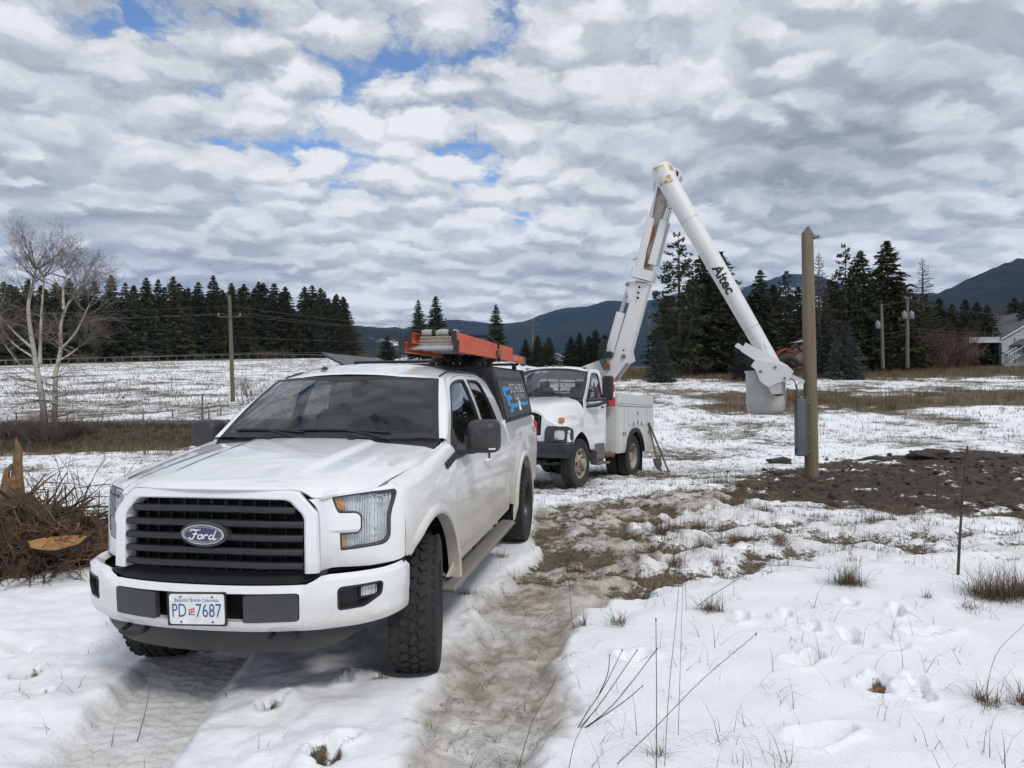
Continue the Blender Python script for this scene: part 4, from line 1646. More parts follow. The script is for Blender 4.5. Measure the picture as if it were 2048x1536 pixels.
bed_out = [(-2.866, 1.362), (-4.92, 1.372), (-4.94, 1.30), (-4.93, .62), (-4.88, .56), (-4.35, .54), (-4.22, .50)] + arc(-3.68, .41, ARCH, 6, 174) + [(-3.10, .50), (-2.90, .54), (-2.866, .58)]
for mir in (False, True):
    bo = panel('box_side', bed_out, bed, M['ford_side'], ford, step=.04, flip=True, mirror=mir, thick=.02)
    MB().tube([(x, (-1 if mir else 1) * (bed(x, 1.37)[1] - .012), 1.374) for x in np.linspace(-2.88, -4.90, 9)], .018, 8).build('box_rail', M['black_plastic'], bo)
    v_, f_ = text_geo('FX4', .11, shear=.25)
    sg = -1 if mir else 1
    MB().add([(-4.62 - p.x * sg * 1.0 * sg, sg * (bed(-4.62 - p.x, 1.19 + p.y)[1] + .002), 1.19 + p.y) for p in v_], [q if not mir else q[::-1] for q in f_]).build('box_decal', M['plate_red'], bo, smooth=0)
mb = MB()
mb.bbox((-4.935, 0, .97), (.05, 1.78, .78), .02)
mb.build('tailgate', M['ford_side'], ford, recalc=True)
mb = MB()
mb.bbox((-5.02, 0, .62), (.12, 1.80, .20), .03)
mb.build('rear_bumper', M['chrome'], ford, recalc=True)
for sg in (-1, 1):
    MB().bbox((-4.93, sg * .86, 1.08), (.05, .14, .42), .02).build('tail_lamp', M['red_lens'], ford)
MB().box((-3.9, 0, .80), (2.0, 1.8, .03)).build('box_floor', M['void'], ford)
MB().box((-2.88, 0, 1.1), (.02, 1.72, .55)).build('box_front', M['void'], ford)
# ---- chassis and wheel wells
mb = MB()
for sg in (-1, 1):
    mb.box((-2.1, sg * .45, .56), (5.4, .09, .16))
for x_ in (.55, -.45, -1.6, -2.9, -4.3):
    mb.box((x_, 0, .55), (.10, .9, .12))
mb.box((.15, 0, .52), (.9, .70, .16))
mb.build('chassis', M['void'], ford)
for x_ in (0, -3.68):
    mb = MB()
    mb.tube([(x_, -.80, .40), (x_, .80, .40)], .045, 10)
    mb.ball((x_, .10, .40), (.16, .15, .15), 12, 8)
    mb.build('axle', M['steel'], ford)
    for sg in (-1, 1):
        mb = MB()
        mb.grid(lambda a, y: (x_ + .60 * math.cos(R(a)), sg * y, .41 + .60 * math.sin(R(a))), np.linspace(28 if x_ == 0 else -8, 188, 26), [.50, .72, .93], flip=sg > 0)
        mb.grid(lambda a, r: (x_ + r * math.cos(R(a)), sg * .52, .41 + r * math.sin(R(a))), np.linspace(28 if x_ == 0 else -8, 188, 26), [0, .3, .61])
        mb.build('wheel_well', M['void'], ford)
for sg in (-1, 1):
    rb = sub('running_board', ford)
    MB().bbox((-1.50, sg * .945, .395), (2.36, .15, .05), .018).build('step', M['board'], rb)
    for x_ in (-.60, -1.5, -2.4):
        MB().tube([(x_, sg * .90, .40), (x_, sg * .60, .52)], .02, 6).build('step_bracket', M['steel'], rb)


# ---- wheels
def make_wheel(parent, x, y, z, rad, wid, sg, rim_r, mat_rim, lugs=34, treads=True, name='wheel', dish=0.03, spokes=6):
    """sg = +1 when the outer face looks to +y"""
    wh = sub(name, parent, (x, y, z))
    mb = MB()
    h = wid / 2
    prof = [(-h * .80, rim_r * .96), (-h * .96, rim_r * 1.06), (-h * 1.0, rad * .78), (-h * .99, rad * .90), (-h * .90, rad * .955), (-h * .70, rad * .968), (0, rad * .972), (h * .70, rad * .968), (h * .90, rad * .955), (h * .99, rad * .90), (h * 1.0, rad * .78), (h * .96, rim_r * 1.06), (h * .80, rim_r * .96)]
    mb.lathe(prof, 56, (0, 0, 0), (0, 1, 0))
    if treads:
        for k in range(lugs):
            for col, (yc, w_, l_, tw, ph) in enumerate(((-.80, .30, .62, 0, 0), (-.37, .30, .60, 20, .5), (0, .24, .66, -24, .15), (.37, .30, .60, 20, .62), (.80, .30, .62, 0, .3))):
                a = 2 * PI * (k + ph) / lugs
                seg = 2 * PI * rad / lugs
                jit = ((k * 7 + col * 3) % 5 - 2) * .03
                rot = Matrix.Rotation(-a, 3, 'Y') @ Matrix.Rotation(R(tw + (10 if k % 2 else -8)), 3, 'Z')
                yy = yc * h
                rr = rad * .985 - (.014 * rad / .41 if abs(yc) > .6 else 0)
                if abs(yc) > .6:
                    tl = Matrix.Rotation(R(22 if yc > 0 else -22), 3, 'X')
                    rot = Matrix.Rotation(-a, 3, 'Y') @ tl
                mb.bbox((rr * math.sin(-a) * -1 * -1, yy, rr * math.cos(a)) if False else tuple(Matrix.Rotation(-a, 3, 'Y') @ Vector((0, yy, rr))), (seg * (l_ + jit), h * w_, rad * .045), .004, rot)
    mb.build('tyre', M['tyre'], wh, smooth=30)
    mb = MB()
    s = sg
    rp = [(-h * .80, rim_r * .97), (-h * .70, rim_r * .90), (h * .55 - dish, rim_r * .90), (h * .80, rim_r * 1.0), (h * .86, rim_r * .97), (h * .70, rim_r * .88), (h * .45 - dish, rim_r * .84)]
    mb.lathe([(a * s, r) for a, r in rp], 40, (0, 0, 0), (0, 1, 0))
    mb.build('rim', mat_rim, wh, recalc=True)
    if spokes:
        for k in range(spokes):
            a = 2 * PI * k / spokes
            mb = MB()
            rot = Matrix.Rotation(-a, 3, 'Y')
            for dx in (-.03, .03):
                mb.bbox(tuple(rot @ Vector((dx, s * (h * .52 - dish), rim_r * .55))), (.036, .03, rim_r * .68), .008, rot)
            mb.build('spoke', mat_rim, wh)
        mb = MB()
        mb.lathe([(s * (h * .40 - dish), .075), (s * (h * .62 - dish), .07), (s * (h * .70 - dish), .04), (s * (h * .70 - dish), 0)], 20, (0, 0, 0), (0, 1, 0))
        mb.build('hub', mat_rim, wh)
    mb = MB()
    mb.lathe([(0, .01), (0, rim_r * .9)], 24, (0, -s * h * .1, 0), (0, 1, 0))
    mb.build('brake_disc', M['steel'], wh)
    return wh


for x_ in (0.0, -3.68):
    for sg in (-1, 1):
        wh_ = make_wheel(ford, x_, sg * .855, .410, .414, .285, sg, .235, M['rim_dark'])
        if x_ == 0.0:
            wh_.rotation_euler = (0, 0, R(13))     # front wheels steered

# ---- canopy on the box
canopy = sub('canopy', ford)


def cap(x, z, off=0.0):
    y = .880 - .012 * ss(-2.9, -4.2, x) - .235 * (z - 1.385) - .05 * max(0, z - 1.385) ** 2
    return (x + .03 * (z - 1.385) * ss(-3.9, -4.9, x) * 4 * .6, y - off, z)


cap_o = rounded([(-2.885, 1.386), (-4.93, 1.386), (-4.93, 1.90), (-4.88, 1.945), (-2.93, 1.945), (-2.885, 1.90)], [0, 0, .03, .02, .02, .03])
c_door = rounded([(-2.99, 1.410), (-4.84, 1.410), (-4.84, 1.805), (-2.99, 1.805)], .03)
c_win = rounded([(-3.05, 1.835), (-4.72, 1.835), (-4.66, 1.905), (-4.58, 1.915), (-3.12, 1.915), (-3.05, 1.90)], .02)
panel('side_wall', cap_o, cap, M['cap_black'], canopy, step=.06, flip=True, thick=.02)
cd = panel('side_door', c_door, lambda x, z: cap(x, z, -.014), M['cap_panel'], canopy, step=.06, flip=True, thick=.016)
panel('door_trim', inset(c_door, -.018), lambda x, z: cap(x, z, -.008), M['black_plastic'], canopy, step=.08, holes=[inset(c_door, .006)], flip=True, thick=.01)
panel('upper_window', c_win, lambda x, z: cap(x, z, -.005), M['cap_panel'], canopy, step=.08, flip=True, thick=.004)
# lettering on the door
cpt = lambda u, v: cap(-u, v, -.0165)


def cap_text(name, body_, size, u, v, mat, width=None):
    vv, ff = text_geo(body_, size, width=width)
    return MB().add([cpt(u + p.x, v + p.y) for p in vv], ff).build(name, mat, canopy, smooth=0)


cap_text('door_name', 'S C H I B S', .15, 4.12, 1.710, M['white_print'], width=.98)
cap_text('door_name_small', 'E L E C T R I C', .085, 4.22, 1.612, M['cap_letter'] if 'cap_letter' in M else M['white_print'], width=.80)
for poly in ([(3.14, 1.735), (3.56, 1.735), (3.56, 1.690), (3.28, 1.690), (3.28, 1.630), (3.14, 1.630)], [(3.26, 1.640), (3.60, 1.640), (3.60, 1.590), (3.42, 1.590), (3.42, 1.530), (3.26, 1.530)], [(3.38, 1.545), (3.92, 1.545), (3.92, 1.500), (3.55, 1.500), (3.50, 1.455), (3.28, 1.455), (3.28, 1.490), (3.38, 1.500)], [(4.12, 1.545), (4.70, 1.545), (4.70, 1.505), (4.12, 1.505)]):
    mb = MB()
    mb.add([cap(-u, v, -.0163) for u, v in poly], [tuple(range(len(poly)))])
    mb.build('door_logo', M['blue_print'], canopy, smooth=0)
mb = MB()
for sgm in ([(3.98, 1.60), (4.02, 1.565)], [(4.02, 1.565), (4.00, 1.51)], [(4.00, 1.51), (3.96, 1.46)], [(4.00, 1.51), (4.05, 1.46)], [(4.02, 1.56), (4.09, 1.54)]):
    mb.tube([cap(-u, v, -.0175) for u, v in sgm], .012, 6)
mb.build('door_figure', M['white_print'], canopy)
# far side, opened hatch on that side, top, front and back
mb = MB()
far_o = [(-2.885, 1.386), (-4.93, 1.386), (-4.93, 1.945), (-2.885, 1.945)]
panel('side_wall', far_o, cap, M['cap_black'], canopy, step=.1, flip=True, mirror=True, thick=.02, holes=[[(-3.04, 1.435), (-4.80, 1.435), (-4.80, 1.90), (-3.04, 1.90)]])
mb = MB()
mb.grid(lambda x, y: (x, y, 1.945 + .040 * (1 - (abs(y) / .75) ** 2.5)), np.linspace(-2.90, -4.92, 8), np.linspace(-.752, .752, 17))
mb.build('top', M['cap_black'], canopy, recalc=True)
mb = MB()
mb.add([(-2.89, -.88, 1.386), (-2.89, .88, 1.386), (-2.90, .75, 1.945), (-2.90, 0, 1.985), (-2.90, -.75, 1.945)], [(0, 1, 2, 3, 4)])
mb.build('front_wall', M['cap_black'], canopy)
mb = MB()
mb.add([(-4.93, -.87, 1.386), (-4.93, .87, 1.386), (-4.92, .75, 1.945), (-4.92, 0, 1.985), (-4.92, -.75, 1.945)], [(4, 3, 2, 1, 0)])
mb.build('back_door', M['cap_black'], canopy)
hang = sub('open_side_hatch', ford)
hx0, hx1 = -3.02, -4.82
h_in, h_out = Vector((0, -.80, 1.925)), Vector((0, -1.16, 2.110))
hn = Vector((0, -(h_out - h_in).z, (h_out - h_in).y)).normalized()
hf = lambda x, k, d=0.0: tuple(Vector((x, 0, 0)) + h_in.lerp(h_out, k) + hn * d)
mb = MB()
mb.prism([(hx0, 0), (hx1, 0), (hx1, 1), (hx0, 1)], lambda u, v, d: hf(u, v, d), -.012, .012)
mb.build('hatch_panel', M['cap_panel'], hang, recalc=True, smooth=0)
mb = MB()
mb.prism([(hx0 - .12, .22), (hx0 - .75, .22), (hx0 - .62, .72), (hx0 - .12, .72)], lambda u, v, d: hf(u, v, d), .013, .016)
mb.build('hatch_logo', M['blue_print'], hang, recalc=True, smooth=0)
put_text('hatch_name', 'SCHIBS', .34, lambda u, v: hf(hx0 - 1.25 - u, .48 + v, .015), M['white_print'], hang, width=.8)
for x_ in (hx0 - .08, hx1 + .08):
    MB().tube([(x_, -.80, 1.60), hf(x_, .55, 0)], .009, 6).build('gas_strut', M['black_plastic'], hang)
# ---- roof rack
rack = sub('roof_rack', ford)
for x_ in (-3.05, -4.55):
    MB().bbox((x_, -.02, 2.010), (.05, 1.56, .03), .01).build('crossbar', M['black_plastic'], rack)
    for sg in (-1, 1):
        MB().bbox((x_, sg * .70, 1.972), (.09, .05, .07), .015).build('foot', M['black_plastic'], rack)

# ============================================================ the bucket truck
M['gmc_paint'] = dirty_paint('bucket_truck_paint', (0.74, 0.75, 0.76), 0.45, 1.05, dirt=(0.33, 0.29, 0.23), amount=0.45, speck=False)
M['gmc_body'] = dirty_paint('service_body_paint', (0.62, 0.63, 0.62), 0.50, 1.20, dirt=(0.34, 0.31, 0.26), amount=0.45, speck=False, rough=0.38, coat=0.2, base=0.08)
M['boom_white'] = dirty_paint('boom_gelcoat', (0.70, 0.71, 0.71), -1.0, 9.0, dirt=(0.30, 0.28, 0.25), amount=0.16, speck=False, rough=0.42, coat=0.2)
M['bucket_grey'] = simple('bucket_fibreglass', (0.50, 0.50, 0.48), 0.5, 0, 0.12, 3)
def _yel():
    m, t = new_mat('yellowed_gelcoat')
    co = t.n('ShaderNodeTexCoord').outputs['Object']
    k = t.mr(t.noise(co, 5.0, 4, 0.6), 0.45, 0.60)
    return finish(m, t, t.mix(k, (0.66, 0.66, 0.63), (0.46, 0.27, 0.06)), 0.5)


M['yellowed'] = _yel()
M['boom_rusty'] = simple('boom_streaked', (0.40, 0.36, 0.31), 0.6, 0, 0.4, 5)
M['cream_rim'] = simple('cream_rim', (0.30, 0.26, 0.20), 0.6, 0, 0.5, 9)
M['amber_dull'] = simple('amber_dull', (0.16, 0.07, 0.03), 0.3, 0, 0.2, 30)
M['hose'] = simple('hose', (0.30, 0.07, 0.03), 0.6, 0, 0.3, 20)
M['bumper_black'] = simple('bumper_black', (0.014, 0.018, 0.026), 0.35, 0, 0.3, 5, coat=0.3)

GF, GL = Vector((-.468, -.884, 0)).normalized(), Vector((.884, -.468, 0)).normalized()
_p = R(2.6)
gx = Vector((GF.x * math.cos(_p), GF.y * math.cos(_p), math.sin(_p)))
gy = GL
gz = gx.cross(gy).normalized()
GM = Matrix(((gx.x, gy.x, gz.x, .36), (gx.y, gy.y, gz.y, 14.36), (gx.z, gy.z, gz.z, -.262), (0, 0, 0, 1)))
gmc = thing('bucket_truck', 'white bucket truck with raised folded boom, parked behind the pickup', 'bucket truck', (0, 0, 0))
gmc.location = GM.to_translation()
gmc.rotation_euler = GM.to_euler()
GI = GM.inverted()


def wbuild(mb, name, mat, parent=None, **kw):
    """geometry given in world space, stored in the truck's space"""
    mb.v = [tuple(GI @ Vector(p)) for p in mb.v]
    return mb.build(name, mat, parent or gmc, **kw)


# ---- nose: sections from the centre line out to the wheel opening
SX = [-.46, 0.0, .42, .66, .78]
SEC = [[(0, 1.80), (.5, 1.785), (.80, 1.71), (.925, 1.55), (.955, 1.32), (.965, 1.08), (.965, .72)],
       [(0, 1.72), (.5, 1.705), (.75, 1.63), (.86, 1.47), (.985, 1.365), (1.075, 1.28), (1.095, 1.11)],
       [(0, 1.63), (.48, 1.615), (.68, 1.55), (.79, 1.42), (.985, 1.325), (1.085, 1.24), (1.11, .92)],
       [(0, 1.555), (.46, 1.545), (.62, 1.49), (.74, 1.37), (.95, 1.28), (1.06, 1.20), (1.085, .92)],
       [(0, 1.50), (.45, 1.492), (.59, 1.44), (.69, 1.33), (.87, 1.235), (.95, 1.16), (.965, .92)]]


def gsec(x):
    pts = []
    for k in range(7):
        y = smooth_interp(x, SX, [s[k][0] for s in SEC])
        z = smooth_interp(x, SX, [s[k][1] for s in SEC])
        pts.append((y, z))
    a = .60 ** 2 - x * x
    if a > 0:
        zb = max(.5 + math.sqrt(a), .72 if x < 0 else .92)
        y6, z6 = pts[6]
        pts[6] = (y6, zb)
        if pts[5][1] < zb + .05:
            pts[5] = (pts[5][0], zb + .08)
    return pts


gxs = [.78, .76, .72] + list(np.linspace(.66, -.46, 20))
for sg in (1, -1):
    rows_ = [[Vector((x, sg * p.x, p.y)) for p in crspline(gsec(x), 5)] for x in gxs]
    mb = MB()
    n_ = len(rows_[0])
    mb.v = [tuple(p) for r_ in rows_ for p in r_]
    for i in range(len(rows_) - 1):
        for j in range(n_ - 1):
            q = (i * n_ + j, (i + 1) * n_ + j, (i + 1) * n_ + j + 1, i * n_ + j + 1)
            mb.f.append(q if sg > 0 else q[::-1])
    mb.build('nose_shell', M['gmc_paint'], gmc, smooth=50, recalc=False)
fp = [(p.x, p.y) for p in crspline(gsec(.78), 5)]
front = [(a, b) for a, b in fp] + [(0, .92)]
front = [(-a, b) for a, b in reversed(fp)] + fp[1:] + [(.40, .92), (-.40, .92)]
gg = rounded([(-.58, 1.03), (.58, 1.03), (.60, 1.40), (.46, 1.46), (-.46, 1.46), (-.60, 1.40)], .03)
panel('front_face', front, lambda y, z: (.78, y, z), M['gmc_paint'], gmc, step=.08, holes=[gg], thick=.05)
panel('grille', gg, lambda y, z: (.745, y, z), M['void'], gmc, step=.2, thick=.01)
for i in range(12):
    y_ = -.54 + .098 * i
    MB().bbox((.77, y_, 1.24), (.02, .012, .41), .003).build('grille_bar', M['grey_plastic'], gmc)
for i in range(4):
    MB().bbox((.772, 0, 1.08 + .1 * i), (.02, 1.14, .012), .003).build('grille_bar', M['grey_plastic'], gmc)
for sg in (1, -1):
    hl = sub('headlight', gmc)

    def gface(t, z, off=0.0):
        # wraps from the front face round the corner
        y = .64 + t * .47
        x = interp(y, [.5, .94, .97, 1.075, 1.10, 1.12], [.80, .795, .78, .68, .58, .45]) + .012 - off
        return (x, sg * y, z)
    bz = rounded([(.06, .925), (1.02, .925), (1.02, 1.15), (.95, 1.21), (.18, 1.21), (.08, 1.13)], .04)
    lamp = rounded([(.50, .995), (.84, .995), (.84, 1.105), (.50, 1.105)], .03)
    panel('bezel', bz, gface, M['grey_plastic'], hl, step=.08, holes=[inset(lamp, -.03)], flip=sg < 0, thick=.05)
    panel('lamp_seat', inset(lamp, -.03), lambda t, z: gface(t, z, .03), M['black_plastic'], hl, step=.08, flip=sg < 0, thick=.01)
    panel('lens', lamp, lambda t, z: gface(t, z, .01), M['reflector'], hl, step=.05, flip=sg < 0, thick=.02)
    MB().bbox((.70, sg * .97, 1.325), (.06, .12, .10), .02).build('amber_marker', M['amber'], gmc)
mb = MB()
bpath = [(.66, -1.22), (.80, -1.14), (.90, -.75), (.93, 0), (.90, .75), (.80, 1.14), (.66, 1.22)]
bp_ = crspline([(a, b, 0) for a, b in bpath], 5)
pr = [(-.06, .62), (0, .63), (.012, .66), (.012, .88), (0, .905), (-.12, .91)]
mb.grid(lambda i, k: (bp_[int(i)].x + pr[int(k)][0], bp_[int(i)].y, pr[int(k)][1]), range(len(bp_)), range(len(pr)))
mb.build('front_bumper', M['bumper_black'], gmc, recalc=True)
MB().box((.58, 0, .72), (.3, 2.0, .22)).build('bumper_beam', M['void'], gmc)

# ---- cab
def gcab(x, z, off=0.0):
    y = smooth_interp(z, [.6, 1.0, 1.4, 1.70, 1.95, 2.2, 2.36, 2.42], [.955, .965, .965, .95, .905, .855, .815, .78])
    return (x, y - off, z)


c_out = [(-.46, 1.73), (-.60, 1.86), (-.76, 2.03), (-.90, 2.18), (-1.00, 2.30), (-1.10, 2.39), (-1.62, 2.41), (-1.66, 2.34), (-1.66, .74), (-1.0, .72), (-.62, .72), (-.46, .90)]
c_door = [(-.56, 1.70), (-.80, 1.99), (-.95, 2.16), (-1.06, 2.30), (-1.15, 2.345), (-1.52, 2.35), (-1.57, 2.30), (-1.58, .95), (-1.50, .82), (-.80, .80), (-.64, 1.02), (-.57, 1.20)]
c_wn = rounded([(-.62, 1.755), (-.78, 1.92), (-.95, 2.11), (-1.07, 2.25), (-1.16, 2.30), (-1.44, 2.31), (-1.49, 2.27), (-1.505, 1.77), (-1.48, 1.745)], [.03, 0, 0, .04, .04, .04, .04, .03, .02])
for mir in (False, True):
    cs = panel('cab_side', c_out, gcab, M['gmc_paint'], gmc, step=.08, holes=[c_door], flip=True, mirror=mir, thick=.03)
    panel('door_jamb', c_out, lambda x, z: gcab(x, z, .03), M['void'], cs, step=.15, holes=[c_wn], flip=True, mirror=mir, thick=.004)
    do = panel('door', inset(c_door, .005), gcab, M['gmc_paint'], gmc, step=.07, holes=[c_wn], flip=True, mirror=mir, thick=.03)
    panel('window_seal', inset(c_wn, -.015), lambda x, z: gcab(x, z, -.004), M['black_plastic'], do, step=.1, holes=[inset(c_wn, .012)], flip=True, mirror=mir, thick=.03)
    panel('window_glass', c_wn, lambda x, z: gcab(x, z, .012), M['glass'], do, step=.1, flip=True, mirror=mir, thick=.002)
    sg = -1 if mir else 1
    MB().bbox((-1.44, sg * .975, 1.60), (.13, .03, .035), .01).build('door_handle', M['black_plastic'], do)
    mr_ = sub('tow_mirror', gmc)
    MB().bbox((-.86, sg * 1.30, 1.985), (.09, .24, .50), .04).build('housing', M['black_plastic'], mr_)
    MB().bbox((-.908, sg * 1.30, 1.985), (.005, .20, .45), .002).build('mirror_glass', M['chrome'], mr_)
    for z_ in (1.72, 1.60):
        MB().tube([(-.56, sg * .95, z_), (-.75, sg * 1.12, z_ + .03), (-.86, sg * 1.30, 1.72 + (z_ - 1.6) * .3)], .034, 8).build('arm', M['black_plastic'], mr_)
    if sg > 0:
        MB().lathe([(0, 0), (0, .085), (.02, .085), (.06, .05), (.075, 0)], 18, (-.62, 1.10, 2.08), (-1, .3, 0)).build('spot_mirror', M['chrome'], mr_)
        MB().tube([(-.60, .97, 1.80), (-.60, 1.08, 2.0), (-.62, 1.10, 2.08)], .01, 6).build('spot_stalk', M['black_plastic'], mr_)


def gws(u, v, off=0.0):
    xb, xt_ = -.34 - .14 * abs(u) ** 2.2, -.93 - .17 * abs(u) ** 2.2
    zb, ztp = 1.81 - .06 * u * u, 2.40 - .07 * u * u
    yb, yt = .915 * u, .805 * u
    bow = .03 * math.sin(PI * v)
    return (xb + (xt_ - xb) * v + bow - off, yb + (yt - yb) * v, zb + (ztp - zb) * v + bow * .6 - off)


mb = MB().grid(gws, np.linspace(-.97, .97, 21), np.linspace(.02, .97, 9), flip=True)
gwind = mb.build('windscreen', M['glass'], gmc, smooth=60)
mb = MB()
for lo, hi in (((-1, 0), (1, .10)), ((-1, .93), (1, 1)), ((-1, .10), (-.93, .93)), ((.93, .10), (1, .93))):
    mb.grid(lambda u, v: gws(u, v, -.003), np.linspace(lo[0], hi[0], 15), np.linspace(lo[1], hi[1], 4), flip=True)
mb.build('glass_band', M['dark_print'], gwind, recalc=False)
for u0, u1 in ((.55, -.05), (-.2, -.75)):
    MB().tube([gws(u0, .0, -.03), gws((u0 + u1) / 2, .09, -.03), gws(u1, .13, -.02)], .012, 6).build('wiper', M['black_plastic'], gmc)


def groof(u, v):
    y = v * .79
    xf = -.92 - .18 * abs(v) ** 2.2
    x = xf + (-1.66 - xf) * u
    return (x, y, 2.475 - .075 * abs(v) ** 2.4 - .06 * math.exp(-u / .12) - .03 * ss(.8, 1, u))


groof_o = MB().grid(groof, [0, .02, .05, .1, .2, .35, .5, .7, .85, 1], np.linspace(-1, 1, 21)).build('roof', M['gmc_paint'], gmc, smooth=50, recalc=True)
for y_ in (-.68, -.17, 0, .17, .68):
    p = groof(.16, y_ / .79)
    MB().bbox((p[0], y_, p[2] + .012), (.09, .07, .03), .012).build('roof_marker', M['amber_dull'], gmc)
bk = lambda y, z: (-1.66, y, z)
panel('cab_back', [(-.95, .75), (.95, .75), (.95, 1.7), (.80, 2.36), (-.80, 2.36), (-.95, 1.7)], bk, M['gmc_paint'], gmc, step=.2, holes=[rounded([(-.70, 1.80), (.70, 1.80), (.66, 2.22), (-.66, 2.22)], .05)], thick=.03)
panel('back_window', [(-.71, 1.79), (.71, 1.79), (.67, 2.23), (-.67, 2.23)], bk, M['glass'], gmc, step=.4, thick=.002)
mb = MB()
mb.grid(lambda y, k: [(-.45, y, 1.3), (-.46, y, 1.74), (-.70, y, 1.76), (-.85, y, 1.66), (-.85, y, 1.3)][int(k)], np.linspace(-.90, .90, 7), range(5))
mb.build('dashboard', M['interior'], gmc, recalc=True)
mb = MB()
wc = Vector((-1.0, .42, 1.74))
wax = Vector((-.6, 0, .8)).normalized()
wu = Vector((0, 1, 0))
wv_ = wax.cross(wu)
mb.tube([wc + (wu * math.cos(a) + wv_ * math.sin(a)) * .21 for a in np.linspace(0, 2 * PI, 25)], .016, 6)
mb.tube([wc - wu * .2, wc + wu * .2], .014, 6)
mb.tube([wc, wc - wax * .25], .03, 6)
mb.build('steering_wheel', M['interior'], gmc)
for y_ in (-.45, .42):
    mb = MB()
    mb.bbox((-1.25, y_, 1.25), (.5, .5, .16), .05)
    mb.bbox((-1.48, y_, 1.66), (.14, .48, .75), .06, Matrix.Rotation(R(-8), 3, 'Y'))
    mb.bbox((-1.54, y_, 2.08), (.09, .26, .17), .04)
    mb.build('seat', M['interior'], gmc, recalc=True)
MB().box((-1.05, 0, .80), (1.15, 1.84, .04)).build('cab_floor', M['void'], gmc)
MB().box((-.47, 0, 1.25), (.03, 1.8, .9)).build('firewall', M['void'], gmc)
# headache rack behind the cab
mb = MB()
for z_ in (1.75, 1.95, 2.15, 2.34):
    mb.tube([(-1.80, -.85, z_), (-1.80, .85, z_)], .018, 6)
for y_ in (-.85, -.5, -.2, .2, .5, .85):
    mb.tube([(-1.80, y_, 1.2), (-1.80, y_, 2.36)], .018, 6)
mb.build('headache_rack', M['alu'], gmc)

# ---- chassis, tank, steps, wheels
mb = MB()
for sg in (-1, 1):
    mb.box((-2.0, sg * .43, .74), (5.4, .09, .22))
for x_ in (.4, -1.2, -2.2, -3.8):
    mb.box((x_, 0, .74), (.12, .9, .16))
mb.box((.1, 0, .80), (1.0, .7, .5))
mb.build('chassis', M['void'], gmc)
for sg in (1, -1):
    MB().bbox((-1.30, sg * .80, .66), (.62, .36, .42), .05).build('fuel_tank', M['steel'], gmc)
    MB().bbox((-1.32, sg * .99, .42), (.66, .18, .05), .015).build('cab_step', M['steel'], gmc)
    MB().bbox((-.95, sg * .98, .55), (.03, .16, .30), .01).build('step_hanger', M['steel'], gmc)
MB().tube(crspline([(-1.7, .75, .52), (-1.85, .98, .58), (-2.0, 1.0, .56)], 5), .06, 10).build('exhaust', M['rust'], gmc)


def truck_wheel(x, y, sg, rear):
    wh = sub('wheel', gmc, (x, y, .485))
    rad, wid, rr = .482, .26, .285
    mb = MB()
    h = wid / 2
    mb.lathe([(-h * .8, rr), (-h, rr * 1.15), (-h * 1.02, rad * .82), (-h * .9, rad * .96), (-h * .7, rad), (-h * .4, rad), (-h * .38, rad * .975), (-h * .30, rad * .975), (-h * .28, rad), (h * .28, rad), (h * .30, rad * .975), (h * .38, rad * .975), (h * .4, rad), (h * .7, rad), (h * .9, rad * .96), (h * 1.02, rad * .82), (h, rr * 1.15), (h * .8, rr)], 44, (0, 0, 0), (0, 1, 0))
    mb.build('tyre', M['tyre'], wh, smooth=35)
    s = sg
    mb = MB()
    if not rear:
        prof = [(-h * .8, rr), (h * .85, rr * 1.03), (h * .88, rr * .96), (h * .55, rr * .90), (h * .50, rr * .80), (h * 1.05, rr * .56), (h * 1.10, rr * .42), (h * 1.0, rr * .36), (h * 1.55, rr * .30), (h * 1.65, rr * .2), (h * 1.65, 0)]
    else:
        prof = [(-h * .8, rr), (h * .85, rr * 1.03), (h * .88, rr * .96), (h * .60, rr * .90), (-h * .2, rr * .84), (-h * .35, rr * .60), (-h * .1, rr * .40), (h * .4, rr * .34), (h * .45, 0)]
    mb.lathe([(a * s, r) for a, r in prof], 36, (0, 0, 0), (0, 1, 0))
    mb.build('rim', M['cream_rim'], wh, recalc=True)
    hd = h * .72 if not rear else -h * .2
    for k in range(5):
        a = 2 * PI * k / 5
        MB().lathe([(0, .040), (.012, .038), (.012, 0)], 12, (rr * .68 * math.cos(a), s * (hd + .012), rr * .68 * math.sin(a)), (0, s, 0)).build('hand_hole', M['void'], wh)
    for k in range(8):
        a = 2 * PI * (k + .5) / 8
        MB().lathe([(0, .016), (.035, .014), (.035, 0)], 6, (rr * .47 * math.cos(a), s * (h * 1.07 if not rear else -h * .2), rr * .47 * math.sin(a)), (0, s, 0)).build('lug_nut', M['rust'], wh)


for sg in (1, -1):
    truck_wheel(0, sg * .96, sg, False)
    truck_wheel(-3.12, sg * .99, sg, True)
    truck_wheel(-3.12, sg * .70, sg, True)
for x_ in (0, -3.12):
    MB().tube([(x_, -.6, .48), (x_, .6, .48)], .06, 8).build('axle', M['steel'], gmc)
for sg in (1, -1):
    mb = MB()
    mb.grid(lambda a, y: (.60 * math.cos(R(a)), sg * y, .5 + .60 * math.sin(R(a))), np.linspace(20, 165, 16), [.5, 1.05], flip=sg > 0)
    mb.grid(lambda a, r: (r * math.cos(R(a)), sg * .62, .5 + r * math.sin(R(a))), np.linspace(0, 180, 16), [0, .61])
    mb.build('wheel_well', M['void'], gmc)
    MB().bbox((-3.78, sg * .86, .42), (.02, .50, .62), .005).build('mud_flap', M['black_plastic'], gmc)

